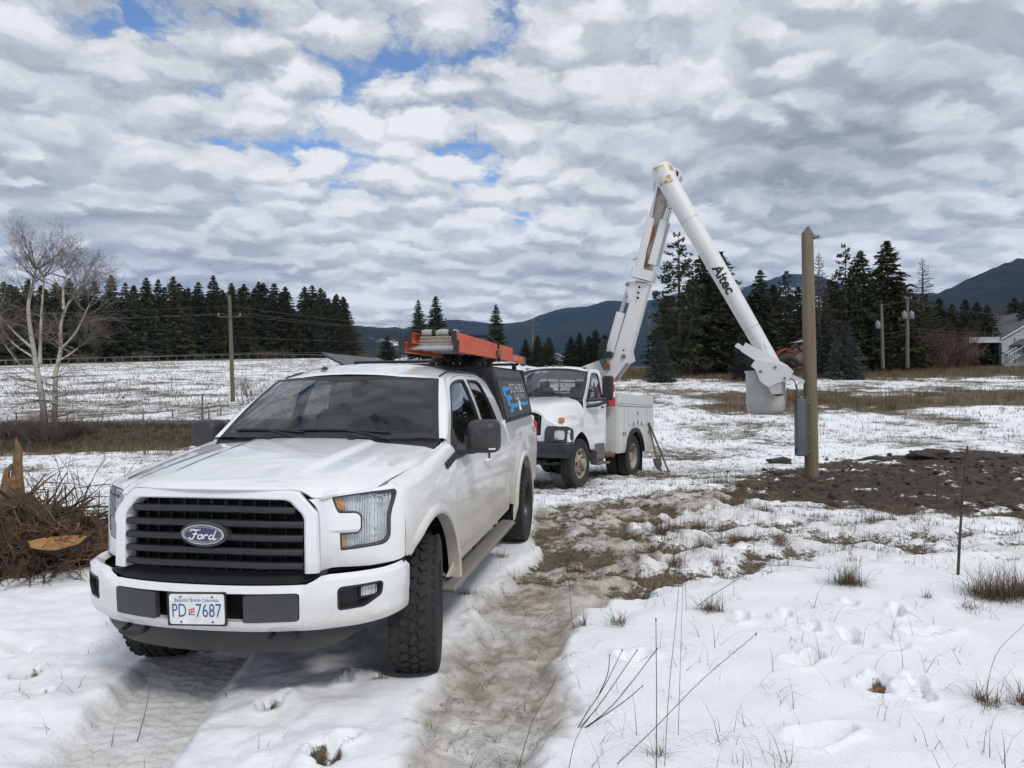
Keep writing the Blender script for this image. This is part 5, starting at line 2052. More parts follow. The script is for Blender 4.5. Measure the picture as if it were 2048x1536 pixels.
# ---- service body
sbody = sub('service_body', gmc)
B0, B1, BY = -1.98, -4.58, 1.125
arch = arc(-3.12, .485, .60, 0, 180, 18)
side = [(B0, .60), (B0, 1.68), (B1, 1.68), (B1, .60), (-3.72, .60)] + [p for p in arch[::-1] if p[1] > .60] + [(-2.53, .60)]
doors = [[(-2.02, .66), (-2.02, 1.62), (-2.34, 1.62), (-2.34, .66)], [(-2.38, .66), (-2.38, 1.62), (-2.60, 1.62), (-2.60, 1.02), (-2.50, .66)],
         [(-2.66, 1.20), (-2.66, 1.62), (-4.02, 1.62), (-4.02, 1.20)], [(-4.08, .66), (-4.08, 1.62), (-4.53, 1.62), (-4.53, .66)]]
for mir in (False, True):
    sgn = -1 if mir else 1
    pl_ = lambda x, z, o=0.0: (x, BY + o, z)
    panel('side_wall', side, pl_, M['gmc_body'], sbody, step=.2, flip=True, mirror=mir, thick=.05, smooth=20)
    for d_ in doors:
        panel('compartment_door', rounded(d_, .015), lambda x, z: pl_(x, z, .014), M['gmc_body'], sbody, step=.25, flip=True, mirror=mir, thick=.012, smooth=20)
    for x_, z_ in ((-2.30, 1.02), (-2.42, 1.02), (-3.30, 1.28), (-3.0, 1.24), (-3.6, 1.24), (-4.13, 1.02), (-3.30, 1.48)):
        MB().bbox((x_, sgn * (BY + .022), z_), (.035, .02, .085), .006).build('latch', M['steel'], sbody)
    mb = MB()
    prof = [(.58, -.01), (.665, .01), (.665, .05), (.63, .065), (.58, .055)]
    mb.grid(lambda a, k: (-3.12 + prof[int(k)][0] * math.cos(R(a)), sgn * (BY + prof[int(k)][1]), .485 + prof[int(k)][0] * math.sin(R(a))), np.linspace(8, 172, 26), range(5))
    mb.build('arch_trim', M['black_plastic'], sbody, recalc=True)
    mb = MB()
    mb.grid(lambda a, y: (-3.12 + .59 * math.cos(R(a)), sgn * y, .485 + .59 * math.sin(R(a))), np.linspace(5, 175, 16), [.55, BY])
    mb.build('arch_liner', M['void'], sbody)
    # upper bins with three lids
    MB().bbox(((B0 + B1) / 2, sgn * .93, 1.78), (B0 - B1, .40, .20), .015).build('upper_bin', M['gmc_body'], sbody)
    for a_, b_ in ((-2.02, -2.86), (-2.90, -3.84), (-3.88, -4.54)):
        MB().bbox(((a_ + b_) / 2, sgn * 1.134, 1.79), (a_ - b_, .02, .20), .006).build('bin_lid', M['gmc_body'], sbody)
        MB().bbox(((a_ + b_) / 2, sgn * .93, 1.892), (a_ - b_, .42, .022), .006).build('bin_top', M['gmc_body'], sbody)
    MB().bbox(((B0 + B1) / 2, sgn * 1.135, 1.66), (B0 - B1 + .02, .045, .03), .008).build('drip_rail', M['gmc_body'], sbody)
MB().box((B0 + .006, 0, 1.15), (.03, 2.2, 1.08)).build('front_wall', M['gmc_body'], sbody)
MB().box(((B0 + B1) / 2, 0, .98), (B0 - B1 - .05, 1.4, .06)).build('deck', M['steel'], sbody)
MB().box((B1 - .01, 0, 1.0), (.03, 2.2, .82)).build('rear_wall', M['gmc_body'], sbody)
MB().bbox((B1 - .18, 0, .66), (.36, 2.2, .10), .02).build('rear_step', M['gmc_body'], sbody)
for y_ in (1.05, .55, -.55, -1.05):
    MB().tube([(B1 - .22, y_, .70), (B1 - .22, y_, 1.60)], .018, 6).build('grab_post', M['alu'], sbody)
MB().tube([(B1 - .22, 1.05, 1.60), (B1 - .22, .55, 1.60)], .018, 6).build('grab_rail', M['alu'], sbody)
MB().tube([(B1 - .22, 1.05, 1.30), (B1 - .22, .55, 1.30)], .018, 6).build('grab_rail', M['alu'], sbody)
MB().bbox((B1 - .05, 1.02, .82), (.06, .16, .20), .02).build('tail_lamp', M['red_lens'], sbody)

# ---- turret and lower boom (laid out in world space; the boom swings towards the pole)
TUR = Vector((2.63, 17.69, 0))
BKT = Vector((5.87, 16.30, 0))
BD = (BKT - TUR).normalized()            # heading of the boom in plan
BN = Vector((-BD.y, BD.x, 0))            # across the boom, away from the camera


def bm(d, z, w_=0.0):
    """point in the boom's vertical plane: d metres along its heading, height z, w_ across"""
    return TUR + BD * d + BN * w_ + Vector((0, 0, z))


def d_at(px):
    """distance along the boom heading of the plane point that stands at photo column px"""
    k = (px - 1024) / F_PX
    return (k * TUR.y - TUR.x) / (BD.x - k * BD.y)


def bpt(px, py, w_=0.0):
    d = d_at(px)
    p = TUR + BD * d
    return bm(d, CAM_Z - (py - 769) / F_PX * p.y, w_)


def slab(poly_px, w0, w1, name, mat, parent=None, bev=0.0):
    """plate in the boom plane, outline in photo pixels, given thickness"""
    mb = MB()
    pts = [bpt(*p) for p in poly_px]
    n_ = len(pts)
    mb.v = [tuple(p + BN * w0) for p in pts] + [tuple(p + BN * w1) for p in pts]
    mb.f = [tuple(reversed(range(n_))), tuple(range(n_, 2 * n_))] + [(i, (i + 1) % n_, n_ + (i + 1) % n_, n_ + i) for i in range(n_)]
    return wbuild(mb, name, mat, parent, recalc=True, smooth=40)


def boxbeam(a, b, w0, w1, h0, h1, name, mat, parent=None, bev=.03):
    """rectangular tapered beam from world a to b; w across the boom plane, h in it"""
    a, b = Vector(a), Vector(b)
    t = (b - a).normalized()
    u = BN
    v = t.cross(u).normalized()
    mb = MB()
    for p, w_, h_ in ((a, w0, h0), (b, w1, h1)):
        w_, h_ = w_ / 2, h_ / 2
        e = min(bev, w_ * .5, h_ * .5)
        for x, y in ((-w_ + e, -h_), (w_ - e, -h_), (w_, -h_ + e), (w_, h_ - e), (w_ - e, h_), (-w_ + e, h_), (-w_, h_ - e), (-w_, -h_ + e)):
            mb.v.append(tuple(p + u * x + v * y))
    mb.f = [(i, (i + 1) % 8, 8 + (i + 1) % 8, 8 + i) for i in range(8)] + [tuple(reversed(range(8))), tuple(range(8, 16))]
    return wbuild(mb, name, mat, parent, recalc=True, smooth=40)


def wtube(path, rad, name, mat, parent=None, n=10):
    return wbuild(MB().tube(path, rad, n), name, mat, parent)


lower = sub('lower_boom', gmc)
wbuild(MB().lathe([(0, .42), (.10, .42), (.10, .34), (.9, .30), (.92, 0)], 24, TUR + Vector((-.05, .03, .55)), (0, 0, 1)), 'pedestal', M['boom_white'], lower)
# turret cheeks and the sloping tail that reaches forward over the cab
for w_ in (-.26, .22):
    slab([(1163, 741), (1172, 733), (1212, 718), (1233, 716), (1240, 707), (1262, 700), (1266, 722), (1256, 728), (1243, 746), (1232, 762), (1215, 762), (1190, 748)], w_, w_ + .04, 'turret_plate', M['boom_white'], lower)
slab([(1200, 726), (1232, 720), (1232, 760), (1212, 760)], -.20, .20, 'turret_core', M['steel'], lower)
P_base, P_col, P_elb = bpt(1243, 722), bpt(1291, 560), bpt(1335, 350)
boxbeam(P_base, bpt(1290, 565), .36, .32, .40, .34, 'lower_section', M['boom_white'], lower)
boxbeam(bpt(1286, 560), bpt(1292, 541), .50, .50, .56, .56, 'collar', M['boom_white'], lower, bev=.05)
boxbeam(bpt(1290, 545), bpt(1333, 362), .28, .26, .34, .30, 'inner_section', M['boom_rusty'], lower)
boxbeam(bpt(1282, 538), bpt(1312, 440), .05, .05, .16, .15, 'side_channel', M['boom_white'], lower)
for off in (-.19, .14):
    boxbeam(bpt(1284, 540) + BN * off, bpt(1308, 440) + BN * off, .10, .10, .20, .18, 'cylinder_barrel', M['boom_white'], lower)
    wtube([bpt(1308, 440) + BN * off, bpt(1322, 372) + BN * off], .035, 'cylinder_rod', M['chrome'], lower)
    boxbeam(bpt(1309, 532) + BN * off, bpt(1334, 444) + BN * off, .10, .10, .20, .18, 'cylinder_barrel', M['boom_white'], lower)
    wtube([bpt(1334, 444) + BN * off, bpt(1344, 412) + BN * off, bpt(1350, 380) + BN * off], .035, 'cylinder_rod', M['chrome'], lower)
    wbuild(MB().lathe([(-.05, .07), (.05, .07)], 14, bpt(1345, 418) + BN * off, BN), 'rod_eye', M['boom_white'], lower, recalc=True)
# lift cylinder of the lower boom
boxbeam(bpt(1223, 704) + BN * -.10, bpt(1245, 626) + BN * -.10, .20, .20, .21, .21, 'lift_cylinder', M['boom_white'], lower, bev=.05)
wtube([bpt(1245, 626) + BN * -.10, bpt(1262, 572) + BN * -.10], .05, 'lift_rod', M['alu'], lower)
slab([(1256, 575), (1257, 568), (1262, 565), (1276, 566), (1272, 610), (1262, 600)], -.16, .12, 'lift_lug', M['boom_white'], lower)
for px, py in ((1262, 572), (1253, 714)):
    wbuild(MB().lathe([(-.28, .055), (-.30, .05), (-.30, 0)], 14, bpt(px, py), BN), 'pin', M['steel'], lower, recalc=True)
for i, (px, py) in enumerate(((1284, 577), (1282, 588), (1281, 598), (1252, 702), (1244, 716))):
    wbuild(MB().lathe([(-.205, .03), (-.215, .03), (-.215, 0)], 8, bpt(px, py), BN), 'bolt', M['void'], lower, recalc=True)
for k in range(7):
    t = k / 6
    q = bpt(1276 + 22 * t, 566 + 2 * t)
    wbuild(MB().lathe([(-.205, .016), (-.212, .016), (-.212, 0)], 6, q, BN), 'bolt', M['void'], lower, recalc=True)
for k in range(5):
    dx = (k - 2) * 3.2
    wtube(crspline([bpt(1296 + dx, 536, -.19), bpt(1297 + dx * .6 + 3 * math.sin(k), 505, -.21), bpt(1306 + dx * .7, 478, -.19), bpt(1312 + dx * .4, 455, -.17)], 5), .018, 'hose', M['hose'] if k % 2 else M['rust'], lower, 6)
slab([(1269, 512), (1276, 508), (1279, 519), (1272, 523)], -.28, -.12, 'valve_box', M['boom_white'], lower)
# turret controls
slab([(1216, 704), (1231, 704), (1231, 717), (1216, 717)], -.42, -.26, 'control_box', M['black_plastic'], lower)
slab([(1215, 728), (1226, 728), (1226, 740), (1215, 740)], -.42, -.26, 'valve_block', M['rust'], lower)
for k in range(4):
    wtube(crspline([bpt(1214 + 3 * k, 735, -.36), bpt(1207 + 4 * k, 715, -.38), bpt(1209 + 3 * k, 690, -.36), bpt(1214 + 2 * k, 682, -.34), bpt(1218 + k, 700, -.34)], 5), .016, 'control_hose', M['black_plastic'], lower, 6)

# ---- upper boom: round fibreglass arm
upper = sub('upper_boom', gmc)
E0, E1 = bpt(1333, 352, -.30), bpt(1552, 742, -.22)
t_ = (E1 - E0).normalized()
def arm_ring(k, r_):
    return E0 + (E1 - E0) * k
n_seg = 30
mb = MB()
L_ = (E1 - E0).length
mb.tube([E0 + t_ * (L_ * k) for k in np.linspace(.045, 1.0, n_seg)], [.232 - .062 * k for k in np.linspace(0, 1, n_seg)], 28)
wbuild(mb, 'arm_tube', M['boom_white'], upper)
mb = MB()
mb.tube([E0 + t_ * a for a in (-.20, -.18, -.12, 0, .12, .28)], [.08, .17, .225, .248, .246, .238], 24)
wbuild(mb, 'elbow_cap', M['boom_white'], upper)
for k0, k1, rr, ang0, ang1 in ((-.12, .04, .251, 150, 260), (.12, .30, .248, 120, 215)):
    u_ = BN.cross(t_).normalized()
    mb = MB()
    mb.grid(lambda k, a: E0 + t_ * (k + .10 * (a - ang0) / (ang1 - ang0)) + (BN * math.cos(R(a)) + u_ * math.sin(R(a))) * rr, np.linspace(k0, k1, 5), np.linspace(ang0, ang1, 14))
    wbuild(mb, 'yellow_patch', M['yellowed'], upper)
wbuild(MB().lathe([(-.30, .20), (-.30, .26), (.26, .26), (.26, 0)], 24, bpt(1336, 352), BN), 'elbow_drum', M['boom_white'], upper, recalc=True)
wbuild(MB().lathe([(-.12, .10), (-.12, .16), (.20, .16), (.20, 0)], 18, bpt(1354, 352), BN), 'elbow_sheave', M['boom_white'], upper, recalc=True)
slab([(1312, 352), (1320, 345), (1330, 352), (1326, 385), (1316, 392), (1310, 380)], -.05, .24, 'elbow_link', M['boom_white'], upper)


def on_arm(k, a, out=0.005):
    """k metres along the arm, a metres round it (0 faces the camera)"""
    r_ = .232 - .062 * min(max(k / L_, 0), 1) + out
    u_ = t_.cross(BN).normalized()
    ph = a / r_
    return E0 + t_ * k + (-BN * math.cos(ph) + u_ * math.sin(ph)) * r_


vv, ff = text_geo('Altec', .33, cuts=2, bold=.012)
kc = (bpt(1447, 569) - E0).dot(t_)
wbuild(MB().add([on_arm(kc + p.x, p.y) for p in vv], ff), 'arm_lettering', M['dark_print'], upper, smooth=0)
for kk in (.20, .215, .93):
    pass
for frac, n_d in ((.255, 12), (.80, 12)):
    for k in range(n_d):
        p0 = on_arm(L_ * frac, -.26 + .52 * k / (n_d - 1))
        wbuild(MB().ball(p0, .009, 6, 4), 'rivet', M['dark_print'], upper)
for kk, aa, hh in ((.60, .0, 9), (.86, .02, 3)):
    for j in range(hh):
        mb = MB()
        w0 = .10 + .05 * ((j * 7) % 3)
        c = L_ * (.42 + .014 * j) if hh == 9 else L_ * (.845 + .018 * j)
        pts = [on_arm(c, -.14), on_arm(c, -.14 + w0 * .7), on_arm(c + .012, -.14 + w0 * .7), on_arm(c + .012, -.14)]
        mb.add(pts, [(0, 1, 2, 3)])
        wbuild(mb, 'decal_line', M['boom_rusty'], upper, smooth=0)
mb = MB()
c = L_ * .885
mb.add([on_arm(c, -.06), on_arm(c, .07), on_arm(c + .07, .07), on_arm(c + .14, .07), on_arm(c + .14, -.06), on_arm(c + .07, -.06)], [(0, 1, 2, 5), (5, 2, 3, 4)])
wbuild(mb, 'decal_plate', M['alu'], upper, smooth=0)

# ---- platform: bracket, levelling arms, bucket
plat = sub('platform', gmc)
zq = lambda a, b: (1420 + a * .1953, 660 + b * .1953)
slab([zq(*p) for p in ((385, 150), (335, 235), (480, 330), (600, 420), (830, 470), (860, 440), (800, 380), (650, 290), (500, 205))], -.42, -.02, 'boom_tip_cover', M['boom_white'], plat)
slab([zq(*p) for p in ((490, 320), (445, 385), (495, 430), (530, 530), (560, 560), (625, 600), (700, 560), (815, 530), (860, 450), (810, 395), (640, 350))], -.62, -.40, 'bracket', M['boom_white'], plat)
slab([zq(*p) for p in ((300, 148), (268, 185), (345, 232), (372, 195))], -.30, -.14, 'levelling_arm', M['boom_white'], plat)
slab([zq(*p) for p in ((845, 470), (830, 505), (960, 572), (978, 535))], -.34, -.20, 'jib_arm', M['boom_white'], plat)
slab([zq(*p) for p in ((610, 600), (650, 665), (700, 680), (745, 640), (745, 560), (700, 560))], -.60, -.44, 'swivel', M['bucket_grey'], plat)
slab([zq(*p) for p in ((650, 668), (700, 690), (760, 680), (755, 665), (700, 668))], -.62, -.42, 'grip', M['black_plastic'], plat)
for px, py in ((540, 440), (685, 402), (778, 510)):
    wbuild(MB().lathe([(-.625, .03), (-.64, .03), (-.64, 0)], 10, bpt(*zq(px, py)), BN), 'bolt', M['steel'], plat, recalc=True)
# the bucket hangs on the bracket's far side
bc0 = bpt(1531, 832, .12)
bw_, bh_ = .43, 1.02


def bucket_ring(h, s, wall=0.0):
    pts = []
    for k in range(40):
        a = 2 * PI * k / 40
        e = .42
        x = math.copysign(abs(math.cos(a)) ** e, math.cos(a)) * (bw_ * s - wall)
        y = math.copysign(abs(math.sin(a)) ** e, math.sin(a)) * (.36 * s - wall)
        pts.append(tuple(bc0 + BD * x + BN * y + Vector((0, 0, h))))
    return pts


rings = [(0.0, .0, 0), (0.0, .55, 0), (.012, .76, 0), (.05, .88, 0), (.12, .95, 0), (.30, .985, 0), (.95, 1.0, 0), (.955, 1.05, 0), (1.0, 1.06, 0), (1.005, 1.0, 0), (.98, .95, 0), (.15, .88, 0), (.10, .0, 0)]
mb = MB()
for h, s, w_ in rings:
    mb.v += bucket_ring(h, max(s, .01))
for i in range(len(rings) - 1):
    for k in range(40):
        k2 = (k + 1) % 40
        mb.f.append((i * 40 + k, i * 40 + k2, (i + 1) * 40 + k2, (i + 1) * 40 + k))
wbuild(mb, 'bucket', M['bucket_grey'], plat, smooth=50, recalc=True)

# ============================================================ mountains
def hill_material(name, forest, snow_amt, scale, bare=(0.10, 0.09, 0.08)):
    m, t = new_mat(name)
    pos = t.n('ShaderNodeNewGeometry').outputs['Position']
    n1 = t.noise(pos, scale, 5, 0.6)
    n2 = t.noise(t.mapping(pos, scale=(1, 1, 2.5)), scale * 6, 5, 0.65)
    f = t.mix(n2, tuple(c * .6 for c in forest), tuple(c * 1.5 for c in forest))
    s = t.mr(t.math('ADD', t.math('MULTIPLY', n1, .6), t.math('MULTIPLY', n2, .4)), 1 - snow_amt, 1 - snow_amt + .05)
    s = t.math('MULTIPLY', s, t.mr(n2, 0.42, 0.56))
    return finish(m, t, t.mix(s, f, (0.72, 0.75, 0.80)), 0.95, spec=0.1)


def ridge(name, crest, Yc, depth, mat, rough=.05, trees=0.0, seed=1, foot=-30.0, back=1.3):
    """crest: (px, py) of the skyline; a long hill with its crest at distance Yc"""
    pxs = np.array([c[0] for c in crest], float)
    X = np.linspace((pxs[0] - 1024) / F_PX * Yc, (pxs[-1] - 1024) / F_PX * Yc, 260)
    pys = np.interp(X / Yc * F_PX + 1024, pxs, [c[1] for c in crest])
    hc = CAM_Z - (pys - 769) / F_PX * Yc
    ts = np.concatenate([np.linspace(-1, 0, 36), np.linspace(.06, back, 8)])
    v = []
    for t in ts:
        Y = Yc + t * depth
        k = math.cos(min(abs(t), 1) * PI / 2) ** .8 if t < 0 else math.cos(min(t / back, 1) * PI / 2)
        nz = fnoise(X / (depth * .16) + seed, np.full_like(X, Y / (depth * .16)), seed, 5)
        h = foot + (hc - foot) * k * (1 + rough * nz * (1.8 * min(abs(t) * 3, 1)))
        if trees and abs(t) < .05:
            h = h + trees * np.abs(fnoise(X / 9.0, X * 0, seed + 3, 2))
        v.append(np.stack([X * (Y / Yc) ** .35, np.full_like(X, Y), h], 1))
    v = np.concatenate(v)
    nx, ny = len(X), len(ts)
    mb = MB()
    mb.v = [tuple(p) for p in v]
    mb.f = [(j * nx + i, j * nx + i + 1, (j + 1) * nx + i + 1, (j + 1) * nx + i) for j in range(ny - 1) for i in range(nx - 1)]
    return kind(mb.build(name, mat, None, smooth=80), 'structure')


M['far_hill'] = hill_material('far_hill', (0.012, 0.018, 0.020), 0.435, 0.0013)
M['mid_hill'] = hill_material('mid_hill', (0.014, 0.020, 0.020), 0.46, 0.0030)
M['near_hill'] = hill_material('near_hill', (0.012, 0.018, 0.016), 0.38, 0.0040)
ridge('mountain', [(300, 640), (520, 622), (600, 620), (640, 645), (700, 662), (760, 668), (840, 665), (880, 657), (920, 651), (960, 653), (1000, 657), (1040, 652), (1080, 642), (1115, 631), (1150, 628), (1200, 621), (1260, 618), (1290, 614), (1330, 604), (1400, 600), (1470, 592), (1510, 584), (1560, 592), (1610, 600), (1700, 606), (1800, 608), (1870, 608), (1960, 610), (2100, 612)], 4200, 2400, M['far_hill'], .06, 0, 1)
ridge('hill', [(560, 690), (650, 668), (700, 658), (740, 654), (790, 656), (830, 662), (880, 674), (930, 690), (1000, 705)], 1700, 700, M['mid_hill'], .05, 4, 5)
ridge('hill', [(1780, 640), (1850, 612), (1885, 592), (1915, 580), (1950, 562), (1985, 548), (2020, 535), (2050, 526), (2120, 508), (2260, 490), (2500, 520)], 1900, 1100, M['near_hill'], .05, 7, 9)

# ============================================================ trees
def leaf_mat(name, col, var=0.5):
    m, t = new_mat(name)
    oi = t.n('ShaderNodeObjectInfo')
    pos = t.n('ShaderNodeNewGeometry').outputs['Position']
    n = t.noise(pos, 0.9, 3, 0.6)
    k = t.math('ADD', t.mr(n, .3, .7, 1 - var, 1 + var, smooth=False), t.math('MULTIPLY', t.math('SUBTRACT', oi.outputs['Random'], .5), .5))
    c = t.n('ShaderNodeVectorMath', _operation='SCALE')
    t.set(c, 0, col)
    t.set(c, 'Scale', k)
    return finish(m, t, c.outputs[0], 0.85, spec=0.15)


M['needles'] = leaf_mat('needles', (0.042, 0.052, 0.024))
M['needles_warm'] = leaf_mat('needles_warm', (0.052, 0.050, 0.020))
M['needles_blue'] = leaf_mat('needles_blue', (0.050, 0.062, 0.055))
M['bark_dark'] = simple('bark_dark', (0.055, 0.043, 0.034), 0.9, 0, 0.4, 6, bump=.02)
M['aspen_twig'] = simple('aspen_twig', (0.165, 0.138, 0.120), 0.9, 0, 0.3, 6)
M['twig'] = simple('twig', (0.105, 0.080, 0.064), 0.9, 0, 0.3, 6)
M['twig_red'] = simple('twig_red', (0.115, 0.070, 0.052), 0.9, 0, 0.3, 6)


def conifer_mesh(seed, H=20.0, rad=.17, start=.06, levels=54, per=9, clumps=10, size=.54, style='spruce'):
    """trunk and crown meshes; crown = needle sprays set along drooping branches"""
    rng = np.random.default_rng(seed)
    tb = MB()
    tb.tube([(0, 0, -.6), (0, 0, H * .25), (.06 * math.sin(seed), .05, H * .6), (0, 0, H * .985)], [H * .0125, H * .0105, H * .007, H * .0012], 7)
    V, Fc = [], []
    for i in range(levels):
        t = (i + rng.uniform(-.3, .3)) / levels
        z = H * (start + (1 - start) * t)
        if style == 'pine':
            prof = (1 - t) ** .55 * (.35 + .65 * min(1, t * 3.2)) * .95
        else:
            prof = (1 - t) ** .78 * min(1, .65 + t * 4)
        Lb = H * rad * max(prof, 0) + H * .004
        nb = max(3, int(per * (.55 + .45 * (1 - t)) + rng.uniform(-.5, .8)))
        if style == 'larch':
            nb = max(2, nb - 1)
        a0 = rng.uniform(0, 6.28)
        for b in range(nb):
            a = a0 + 6.28 * b / nb + rng.uniform(-.35, .35)
            L = Lb * rng.uniform(.62, 1.14) * (1 if rng.random() > .08 else .5)
            if style == 'pine' and rng.random() < .22:
                continue
            dr = rng.uniform(-.30, -.05) if style == 'spruce' else rng.uniform(-.10, .30)
            if t > .8:
                dr += .35
            ca, sa = math.cos(a), math.sin(a)
            if style == 'larch' or (style == 'pine'):
                tb.tube([(0, 0, z), (ca * L * .5, sa * L * .5, z + dr * L * .5), (ca * L, sa * L, z + dr * L + .08 * L)], [.075 * H / 20 * (1.2 - t), .05 * H / 20, .03 * H / 20], 3, caps=False)
            if style == 'larch':
                for j in range(20):
                    q = rng.uniform(.2, 1)
                    bx = Vector((ca * L * q, sa * L * q, z + dr * L * q))
                    e = Vector((rng.normal(), rng.normal(), rng.normal() * .5 - .3))
                    e.normalize()
                    tip = bx + e * L * .22
                    wv2 = e.cross(Vector((0, 0, 1))) * .055 * H / 20
                    k = len(V)
                    V += [tuple(bx + wv2), tuple(bx - wv2), tuple(tip)]
                    Fc.append((k, k + 1, k + 2))
                continue
            for j in range(clumps):
                q = (j + rng.uniform(.1, .9)) / clumps
                if style == 'pine':
                    q = .45 + .6 * q * rng.uniform(.8, 1)
                else:
                    q = q ** .75
                bz = z + dr * L * q - .10 * L * q * q + .16 * L * max(0, q - .6)
                side = rng.normal(0, .20 + (.08 if style == 'pine' else 0)) * L * (1.1 - q * .6)
                c = np.array([ca * L * q - sa * side, sa * L * q + ca * side, bz + rng.normal(0, .02) * H * (.35 if style == 'pine' else .15)])
                s = size * H / 20 * rng.uniform(.65, 1.35) * (.30 + .70 * (1 - t) ** .6)
                for r in range(2):
                    d = np.array([ca, sa, -.25]) * (1.0) + rng.normal(0, .55, 3)
                    if style == 'pine':
                        d = rng.normal(0, 1, 3)
                    d /= np.linalg.norm(d)
                    n = np.cross(d, rng.normal(0, 1, 3))
                    n /= np.linalg.norm(n) + 1e-9
                    k = len(V)
                    V += [tuple(c - d * s * .7 + n * s * .10), tuple(c - d * s * .2 + n * s * .34), tuple(c + d * s), tuple(c - d * s * .3 - n * s * .34)]
                    Fc.append((k, k + 1, k + 2, k + 3))
    cb = MB()
    cb.v, cb.f = V, Fc
    return tb, cb


CON = {}
for key, kw, mt in (('s0', dict(seed=1, rad=.22), 'needles'), ('s1', dict(seed=2, rad=.25, size=.60), 'needles'), ('s2', dict(seed=3, rad=.195, levels=54), 'needles'), ('s3', dict(seed=4, rad=.27, size=.62), 'needles_warm'),
                    ('s4', dict(seed=11, rad=.235, start=.12), 'needles_warm'),
                    ('p0', dict(seed=5, rad=.21, style='pine', start=.10, levels=34, per=6, clumps=13, size=.52), 'needles'), ('p1', dict(seed=6, rad=.18, style='pine', start=.14, levels=34, per=6, clumps=13, size=.50), 'needles'),
                    ('l0', dict(seed=7, rad=.19, style='larch', start=.10, levels=60, per=7), 'twig'), ('l1', dict(seed=8, rad=.16, style='larch', start=.08, levels=60, per=7), 'twig'),
                    ('b0', dict(seed=9, rad=.36, start=.02, levels=38, per=10, clumps=9, size=.72), 'needles_blue'), ('b1', dict(seed=10, rad=.34, start=.02, levels=38, per=10, clumps=9, size=.75), 'needles_blue')):
    tb, cb = conifer_mesh(**kw)
    CON[key] = (tb.mesh('trunk', M['bark_dark'] if key[0] != 'l' else M['twig'], 60), cb.mesh('crown', M[mt], 0))


def plant(key, px, top, Y, label, group=None, width=1.0, name='conifer_tree', cat='tree', base=None, lean=0.0):
    """a tree whose top stands at photo pixel (px, top) when its foot is on the ground at distance Y"""
    X = (px - 1024) / F_PX * Y
    gz_ = float(Hbase(X, Y))
    h = CAM_Z - (top - 769) / F_PX * Y - gz_
    o = thing(name, label, cat, (X, Y, gz_ - .05), random.uniform(0, 6.28), group)
    k = h / 20.0
    o.scale = (k * width, k * width, k)
    for part, me in zip(('trunk', 'crown'), CON[key]):
        c = bpy.data.objects.new(part, me)
        C.objects.link(c)
        c.parent = o
    return o


random.seed(3)
# forest wall behind the field on the left
fl = 'dark conifer in the back rows of the dense left forest'
gl = 'conifers of the left forest'
tops = [(-62, 560), (-30, 556), (8, 552), (34, 562), (58, 548), (84, 560), (112, 556), (140, 546), (166, 562), (190, 552), (224, 541), (252, 556), (272, 575), (294, 546), (318, 550), (348, 545), (372, 570), (398, 556), (428, 543), (446, 572), (466, 566), (486, 575), (510, 570), (545, 584), (572, 567), (617, 583), (635, 592), (650, 577), (672, 586), (690, 592)]
ORD = 'first second third fourth fifth sixth seventh eighth ninth tenth eleventh twelfth thirteenth fourteenth fifteenth sixteenth seventeenth eighteenth nineteenth twentieth twenty-first twenty-second twenty-third twenty-fourth twenty-fifth twenty-sixth twenty-seventh twenty-eighth twenty-ninth thirtieth'.split()
for i, (px, top) in enumerate(tops):
    lab_ = 'front-row conifer of the left forest, %s from its right end' % ORD[len(tops) - 1 - i]
    Y = interp(px, [-100, 0, 300, 600, 700], [118, 124, 152, 186, 196]) + random.uniform(-3, 3)
    plant(['s0', 's1', 's2', 's3', 's4'][(i * 3 + i // 4) % 5], px, top, Y, lab_, gl, random.uniform(.95, 1.45))
for i, px in enumerate([p for p in range(-70, 690, 14) if not 578 < p < 606]):
    Y = interp(px, [-100, 0, 300, 600, 700], [132, 139, 168, 202, 212]) + random.uniform(-4, 6)
    plant(['s1', 's3', 's0', 's2', 's4'][(i * 2 + i // 3) % 5], px + random.uniform(-6, 6), random.uniform(556, 592), Y, fl, gl, random.uniform(1.3, 1.7))
# free-standing conifers in the middle distance
plant('s0', 838, 596, 150, 'left one of two conifers rising above the orange ladder', None, 1.25)
plant('s1', 873, 588, 150, 'right one of two conifers rising above the orange ladder', None, 1.2)
plant('s2', 993, 606, 150, 'lone slim conifer standing against the blue mountain', None, 1.35)
plant('l1', 800, 645, 140, 'small bare tree left of the two conifers above the ladder', None, 1.1, 'bare_tree')
ords = ('first', 'second', 'third', 'fourth', 'fifth', 'sixth', 'seventh', 'eighth', 'ninth')
for i, (px, top, w_) in enumerate(((775, 668, 2.0), (1052, 676, 2.1), (1076, 668, 2.0), (1098, 672, 2.2), (1143, 672, 2.2), (1160, 664, 1.9), (1178, 670, 2.2), (1192, 658, 1.8), (1210, 668, 2.1))):
    plant('s' + str(int(px) % 3), px, top, 135 + px % 13, 'short dark conifer below the mountain, %s from the left of its row' % ords[i], 'low conifers below the mountain', w_)
